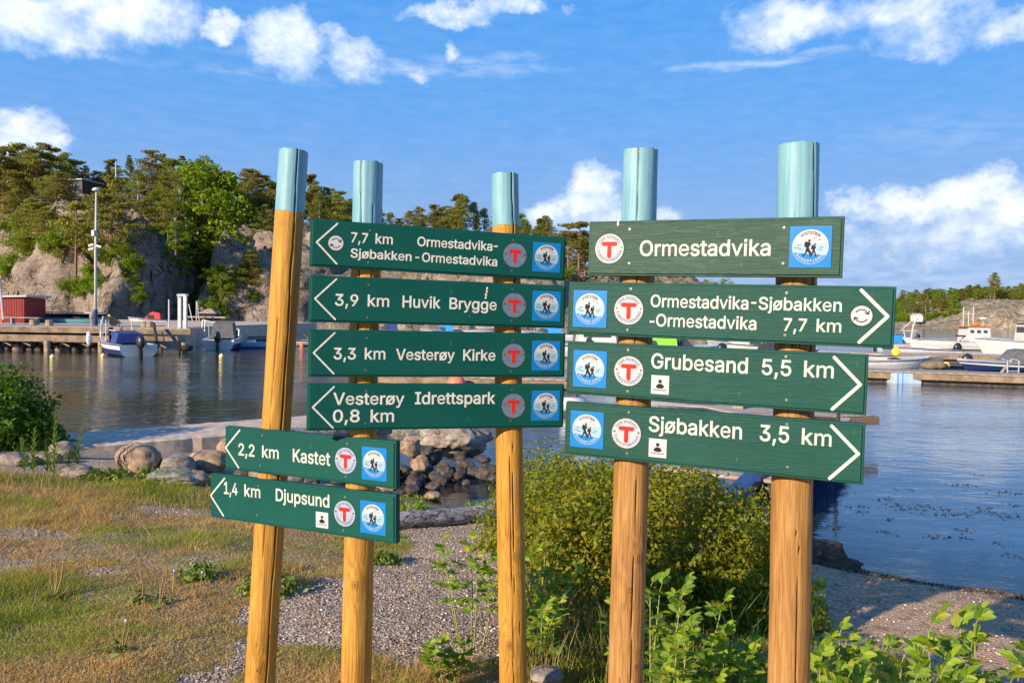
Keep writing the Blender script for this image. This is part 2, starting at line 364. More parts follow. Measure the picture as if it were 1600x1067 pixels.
# ------------------------------------------------------------------ rock
def rockmat(name, c1, c2, c3, sc_=1.0, moss=None, bumpd=.05, crs=.55):
    m, kk = mat(name); P = kk.geo('Position') if sc_ < .6 else kk.obj()
    a = kk.noise(P, .9*sc_, 7, .65, .4); b = kk.noise(kk.v('MULTIPLY', P, (1, 1, 3.2)), 2.2*sc_, 6, .7); cr = kk.vor(kk.v('ADD', P, kk.v('SCALE', kk.noise(P, 1.5*sc_, 4, col=True), 1.2/sc_)), 1.1*sc_, 'DISTANCE_TO_EDGE')
    fin = kk.noise(P, 7*sc_, 6, .75); col = kk.ramp(kk.m('ADD', kk.m('MULTIPLY', a, .4), kk.m('ADD', kk.m('MULTIPLY', b, .35), kk.m('MULTIPLY', fin, .25))), [(.37, c1), (.5, c2), (.63, c3)])
    col = kk.mix(kk.ss(kk.noise(kk.v('MULTIPLY', P, (1, 1, .22)), 1.3*sc_, 5, .7), .56, .66, 0, .5), col, tuple(x*.45 for x in c1))
    crk = kk.m('MAXIMUM', kk.ss(cr, 0.0, .05), kk.ss(kk.noise(P, .8*sc_, 3), .45, .55))
    col = kk.mix(kk.m('MULTIPLY', kk.m('SUBTRACT', 1.0, crk), crs), col, tuple(x*.25 for x in c1))
    if moss:
        nz_ = kk.sep(kk.geo('Normal'))[2]
        col = kk.mix(kk.m('MULTIPLY', kk.ss(nz_, .45, .85), kk.ss(kk.noise(P, 2.6*sc_, 5, .7), .42, .58, 0, .85)), col, moss)
    h = kk.m('ADD', kk.m('MULTIPLY', b, .8), kk.m('ADD', kk.m('MULTIPLY', crk, .35), kk.m('MULTIPLY', kk.noise(P, 9*sc_, 5, .7), .4)))
    out(kk, bsdf(kk, Base_Color=col, Roughness=.9, Normal=kk.bump(h, .9, bumpd), Specular_IOR_Level=.2)); return m
M_CLIFF = rockmat('cliff_rock', (.15, .12, .10), (.34, .27, .215), (.52, .42, .33), .35, (.11, .105, .045), .9)
M_CLIFF2 = rockmat('far_rock', (.22, .17, .14), (.36, .27, .21), (.50, .39, .30), .22, (.12, .13, .05), .6)
M_BOULD = rockmat('boulder_grey', (.12, .10, .09), (.25, .205, .17), (.42, .35, .28), 2.2, None, .02)
M_BOULD2 = rockmat('boulder_warm', (.18, .11, .07), (.34, .23, .15), (.46, .34, .24), 2.4, None, .02)
M_BOULD3 = rockmat('boulder_dark', (.035, .028, .025), (.085, .070, .062), (.17, .14, .12), 2.4, None, .02)
M_LICH = rockmat('boulder_lichen', (.13, .12, .10), (.24, .23, .19), (.5, .48, .42), 5, (.13, .14, .07), .02)
_ico = {}
def ico(n):
    import bmesh
    if n not in _ico:
        bm = bmesh.new(); bmesh.ops.create_icosphere(bm, subdivisions=n, radius=1)
        _ico[n] = (np.array([v.co[:] for v in bm.verts]), np.array([[v.index for v in f.verts] for f in bm.faces])); bm.free()
    return _ico[n]
def rock_mesh(name, seed, mt, size=(1, 1, 1), ang=.5, sub=3, rough=.12):
    rg = np.random.default_rng(seed); V, F = ico(sub); nq = 17 if ang > .8 else 9; n = rg.normal(size=(nq, 3)); n /= np.linalg.norm(n, axis=1)[:, None]
    d = rg.uniform(.55, .80, nq) if ang > .8 else rg.uniform(.62, .95, nq); dots = V @ n.T; r = np.ones(len(V))
    cut = np.where(dots > .05, d/np.maximum(dots, .05), 9).min(1)
    r = np.minimum(r, cut)*ang + r*(1-ang)
    V2 = V*r[:, None]
    off = rg.uniform(0, 50, 3)
    nn = np.array([MN.fractal(Vector(v*1.6+off), .9, 2.1, 4) for v in V2])
    V2 = V2*(1+nn*rough)[:, None]*np.array(size)
    me = mesh_np(name, V2, F, [mt], True)
    if ang > .45: me.set_sharp_from_angle(angle=R(24))
    return me

# ------------------------------------------------------------------ hills
def hill(name, D0, ridge, base, depth, step, mt, label, amp=1.0, seed=1, steep=9.0, back=.06):
    rx = np.array([at(a, b, D0).x for a, b in ridge]); rz = np.array([at(a, b, D0).z for a, b in ridge])
    bx = np.array([(a-800)/FOC*D0 for a, _ in base]); by = np.array([b for _, b in base], float)
    xs = np.arange(rx.min(), rx.max(), step); ys = np.concatenate([np.arange(by.min()-3, by.max()+steep*2.2, step*.6), np.arange(by.max()+steep*2.2, by.max()+depth, step*2.5)])
    X, Y = np.meshgrid(xs, ys)
    def f(X, Y):
        sh = np.interp(X, bx, by)+(fbm(X*.09, X*0+3, 4, seed)-.5)*9*amp
        H = np.interp(X, rx, rz)
        t = (Y-sh)/steep
        led = np.clip(t, 0, None)
        p = 1-np.exp(-led*1.9)
        st = p*5; p = (np.floor(st)+np.clip((st-np.floor(st))*1.0, 0, 1)**1.7)/5*.35+p*.65
        z = H*p + np.clip(t-1.5, 0, None)*steep*back*np.clip((H-1.5)/6, 0, 1)
        cr = (1-np.abs(2*fbm(X*.12+Y*.02, Y*.16-X*.03, 5, seed+5, .55)-1))
        z = z+(cr-.82)*5.0*amp*np.clip(p*3, 0, 1)*np.clip(1.6-p, .25, 1)*np.clip(H/8, .15, 1.2)
        z = z+((fbm(X*.6, Y*.6, 4, seed+9)-.5)*1.6+(.5-np.abs(2*fbm(X*.33+3, Y*.45, 4, seed+19)-1))*1.8)*amp*np.clip(p*4, 0, 1)
        ins = np.clip(1.15-p*1.2, 0, 1)
        return np.where(t < 0, np.maximum(t*3, -1.7), z+.05)
    Z = f(X, Y)
    # carry cracks and overhangs into the steep faces sideways
    dY = (fbm(X*.22, Z*.3, 4, seed+13)-.5)*4.5*amp*np.clip(Z/3, 0, 1); dX = (fbm(Z*.3, X*.22, 4, seed+17)-.5)*3*amp*np.clip(Z/3, 0, 1)
    me = mesh_np(name, np.stack([X+dX, Y+dY, Z], -1).reshape(-1, 3), grid_faces(len(xs), len(ys)), [mt], False)
    o = tag(link(name, me), label, None, None, 'structure')
    return lambda x, y: float(f(np.array([x], float), np.array([y], float))[0])
hillL = hill('hill', 112, [(-500, 300), (-150, 300), (0, 318), (60, 306), (140, 314), (200, 322), (262, 335), (300, 362), (326, 430), (336, 440), (348, 380), (372, 352), (430, 350), (500, 362), (560, 367), (640, 372), (720, 364), (800, 372), (850, 384), (890, 405), (925, 424), (1000, 432), (1100, 438), (1160, 446), (1185, 480), (1215, 500)],
             [(-500, 108), (0, 103), (100, 101), (160, 96), (290, 90), (314, 93), (334, 113), (350, 101), (372, 97), (450, 99), (700, 104), (1000, 104), (1215, 110)], 70, .42, M_CLIFF, 'bare granite cliff rising behind the harbour at the left', 1.0, 3)
hillR = hill('hill', 310, [(1330, 503), (1385, 500), (1420, 497), (1450, 495), (1490, 490), (1515, 480), (1545, 472), (1600, 470), (1680, 472), (1800, 468), (2000, 480)],
             [(1330, 300), (1400, 300), (1480, 296), (1530, 285), (1600, 280), (1800, 280), (2000, 290)], 90, 1.3, M_CLIFF2, 'low rocky headland across the bay at the right', .75, 9, 26, .035)
# ------------------------------------------------------------------ posts
def woodmat(name, cA, cB, cC, knots, seed):
    m, kk = mat(name); P = kk.obj(); x, y, z = kk.sep(P)
    warp = 0.0; km = 0.0
    for kx, ky, kz, kr in knots:
        q = kk.v('MULTIPLY', kk.v('SUBTRACT', P, (kx, ky, kz)), (1, 1, .55)); d = kk.v('LENGTH', q)
        g = kk.m('POWER', 2.718, kk.m('MULTIPLY', kk.m('MULTIPLY', d, d), -1/(2*kr*kr)))
        warp = kk.m('ADD', warp, kk.m('MULTIPLY', g, kk.m('MULTIPLY', d, 26.0)))
        ringk = kk.m('MULTIPLY', kk.m('ADD', kk.m('SINE', kk.m('MULTIPLY', d, 1500.0)), 1.6), .38)
        km = kk.m('MAXIMUM', km, kk.m('MULTIPLY', kk.ss(d, kr*.28, kr*.7, 1, 0), ringk))
    base = kk.v('MULTIPLY', P, (1, 1, .045))
    dn = kk.noise(base, 16, 5, .6, 0.3); fine = kk.noise(kk.v('MULTIPLY', P, (1, 1, .02)), 170, 3, .6)
    br = kk.noise(kk.v('MULTIPLY', P, (1, 1, .25)), 11, 4, .6)
    grain = kk.m('SINE', kk.m('MULTIPLY', kk.m('ADD', dn, kk.m('MULTIPLY', warp, .3)), 75.0))
    g01 = kk.m('ADD', kk.m('MULTIPLY', grain, .10), kk.m('ADD', kk.m('MULTIPLY', fine, .45), kk.m('MULTIPLY', br, .5)))
    col = kk.ramp(g01, [(.22, cA), (.46, cB), (.72, cC)])
    col = kk.mix(kk.ss(kk.noise(P, 6, 5, .7), .56, .74, 0, .35), col, tuple(q*.55 for q in cA))
    col = kk.mix(kk.m('MULTIPLY', km, .85), col, (.16, .075, .03))
    turn = kk.m('SINE', kk.m('MULTIPLY', kk.m('ADD', z, kk.m('MULTIPLY', kk.noise(P, 12, 3), .01)), 1250.0))
    ck = kk.attr('crack', 'Fac'); col = kk.mix(ck, col, (.02, .012, .006))
    h = kk.m('ADD', kk.m('MULTIPLY', g01, .6), kk.m('ADD', kk.m('MULTIPLY', turn, .09), kk.m('MULTIPLY', km, .5)))
    out(kk, bsdf(kk, Base_Color=col, Roughness=.62, Normal=kk.bump(h, .75, .0035), Specular_IOR_Level=.3)); return m
m, kk = mat('turquoise_paint'); P = kk.obj(); n = kk.noise(kk.v('MULTIPLY', P, (1, 1, .06)), 70, 5, .6); n2 = kk.noise(P, 5, 4, .6)
col = kk.mix(kk.ss(n, .3, .7), (.13, .31, .37), (.20, .39, .44)); col = kk.mix(kk.ss(n2, .45, .7, 0, .5), col, (.28, .45, .48)); col = kk.mix(kk.attr('crack', 'Fac'), col, (.03, .05, .05))
turn = kk.m('SINE', kk.m('MULTIPLY', kk.sep(P)[2], 1250.0))
out(kk, bsdf(kk, Base_Color=col, Roughness=.5, Normal=kk.bump(kk.m('ADD', n, kk.m('MULTIPLY', turn, .05)), .7, .0025))); M_TURQ = m
M_RAW = plain('cut_wood', (.32, .22, .12), .8, bump=.5)
T_ = .028
YW = [(.24, .10, .014), (.44, .215, .03), (.58, .33, .06)]; PW = [(.19, .080, .020), (.335, .165, .045), (.46, .26, .085)]
POSTS = [  # top px, bottom px, px width, depth of centre, paint end (px y), colours, cracks (angle deg towards camera, from, to, width), knots
    (459, 236, 406, 1067, .0525, 2.905, 331, YW, [(20, 1.0, .0, 1.0), (-22, .75, .3, .5)], [(-8, 1.05), (10, .45), (-15, .18)]),
    (575.5, 255, 556, 1067, .0512, 2.735, 344, YW, [(-28, 1.0, .62, .9), (24, .97, .7, .45)], [(14, .14), (-12, .36)]),
    (789, 273, 802, 1067, .0500, 2.875, 345, YW, [(35, 1.0, .72, 1.1), (-2, .66, .1, .5), (12, .6, .3, .4)], [(-14, .26), (20, .4)]),
    (1001, 236, 977, 1067, .0512, 2.335, 346, PW, [(-5, 1, .74, .5), (18, .6, .1, .45), (-20, .5, .0, .3)], [(5, .43), (28, .47), (30, .33)]),
    (1248, 227, 1232, 1067, .0540, 2.160, 341, PW, [(48, 1, .72, 1.1), (-5, .98, .74, .4), (25, .52, .0, .6), (10, .35, .0, .3)], [(14, .30), (30, .19)]),
]
labs = ['leaning yellow timber post at the left end, turquoise top with a long crack',
        'second timber post from the left, shared by both groups of left signs',
        'middle timber post of the row, behind the T badges of the left signs',
        'pale brown timber post holding the left halves of the right-hand signs',
        'thickest and rightmost timber post, oval knot below the lowest right sign']
postinfo = []
for i, (tx, ty, bx, by, r, dc, pe, cols, cracks, kns) in enumerate(POSTS):
    top = at(tx, ty, dc); bot = at(bx, by, dc); ax = (top-bot).normalized()
    zb = gz1(bot.x, dc)-.02; base = bot + ax*((zb-bot.z)/ax.z); L = (top-base).length
    if i: pe += 9
    zp = (at(tx+(bx-tx)*(pe-ty)/(by-ty), pe, dc)-base).length
    root = empty('sign_post', base, label=labs[i], cat='post', group='timber posts of the signpost')
    root.rotation_euler = ax.to_track_quat('Z', 'X').to_euler()
    root.rotation_mode = 'QUATERNION'; root.rotation_quaternion = Matrix.Rotation(0, 3, 'Z').to_quaternion()
    q = Vector((0, 0, 1)).rotation_difference(ax); root.rotation_quaternion = q
    cd_ = math.atan2(-base.y, -base.x)     # direction towards the camera
    def aang(deg): return cd_ + R(deg)     # positive = to the right as seen
    knots = []
    for a, f_ in kns:
        t = aang(a); knots.append((r*cos(t), r*sin(t), zb*0+L*f_, .016+.004*((i*7+len(knots)*3) % 3)))
    mw = woodmat('timber_%d' % i, *cols, knots, i)
    n = 120; rg = np.random.default_rng(i)
    def shell(z0, z1, nring, capz=None):
        zs = np.linspace(z0, z1, nring); th = np.linspace(0, 2*pi, n, endpoint=False); Z, TH = np.meshgrid(zs, th, indexing='ij')
        rad = r*(1+.05*(.5-Z/L)) + (fbm(TH*1.5+5, Z*3, 3, i)-.5)*.003
        rad += (fbm(np.cos(TH)*2+7, np.sin(TH)*2+Z*1.2, 3, i+4)-.5)*.0035
        ck = np.zeros_like(Z)
        for (a, f1, f0, wd) in cracks:
            ta = aang(a)+(fbm(Z*2.2, Z*0+a, 4, i+2)-.5)*.35
            dd = np.abs((TH-ta+pi) % (2*pi)-pi)*r; w = .0022*wd*np.clip(np.minimum((Z/L-f0)*18, (f1-Z/L)*18+ (2 if f1 >= 1 else 0)), 0, 1)*(.6+.8*fbm(Z*9, Z*0, 3, i))
            ck = np.maximum(ck, np.clip(1.3-dd/np.maximum(w, 1e-5), 0, 1))
        for kx, ky, kz, kr in knots:
            d2 = (r*np.cos(TH)-kx)**2+(r*np.sin(TH)-ky)**2+((Z-kz)*.6)**2; rad += .0035*np.exp(-d2/(2*(kr*.8)**2))
        rad = rad-ck*.011
        Z = Z + np.where(np.abs(Z-zp) < .001, (fbm(TH*3, TH*0+i, 3, i)-.5)*.010+.003*np.sin(TH+i), 0)
        if capz: Z = Z + np.where(Z > z1-1e-4, (fbm(TH*4, TH*0, 3, i)-.5)*.009, 0)
        V = np.stack([rad*np.cos(TH), rad*np.sin(TH), Z], -1).reshape(-1, 3); F = []
        a = np.arange(nring-1)[:, None]*n; j = np.arange(n)[None, :]; j2 = (j+1) % n
        F = np.stack([a+j, a+j2, a+n+j2, a+n+j], -1).reshape(-1, 4)
        return V, F, ck.ravel()
    V, F, ck = shell(-.3, zp, 220); me = mesh_np('timber', V, F, [mw], True); me.attributes.new('crack', 'FLOAT', 'POINT').data.foreach_set('value', ck.astype(np.float32)); link('timber', me, root)
    V, F, ck = shell(zp+.0005, L, 60, True); V[:, :2] *= 1.006
    me = mesh_np('painted_top', V, F, [M_TURQ], True); me.attributes.new('crack', 'FLOAT', 'POINT').data.foreach_set('value', ck.astype(np.float32)); link('painted_top', me, root)
    MB().lathe([(r*.93, L-.016), (r*.93, L-.008)], n=32).build('end_grain', M_RAW, root)
    postinfo.append((base, ax, r, dc))

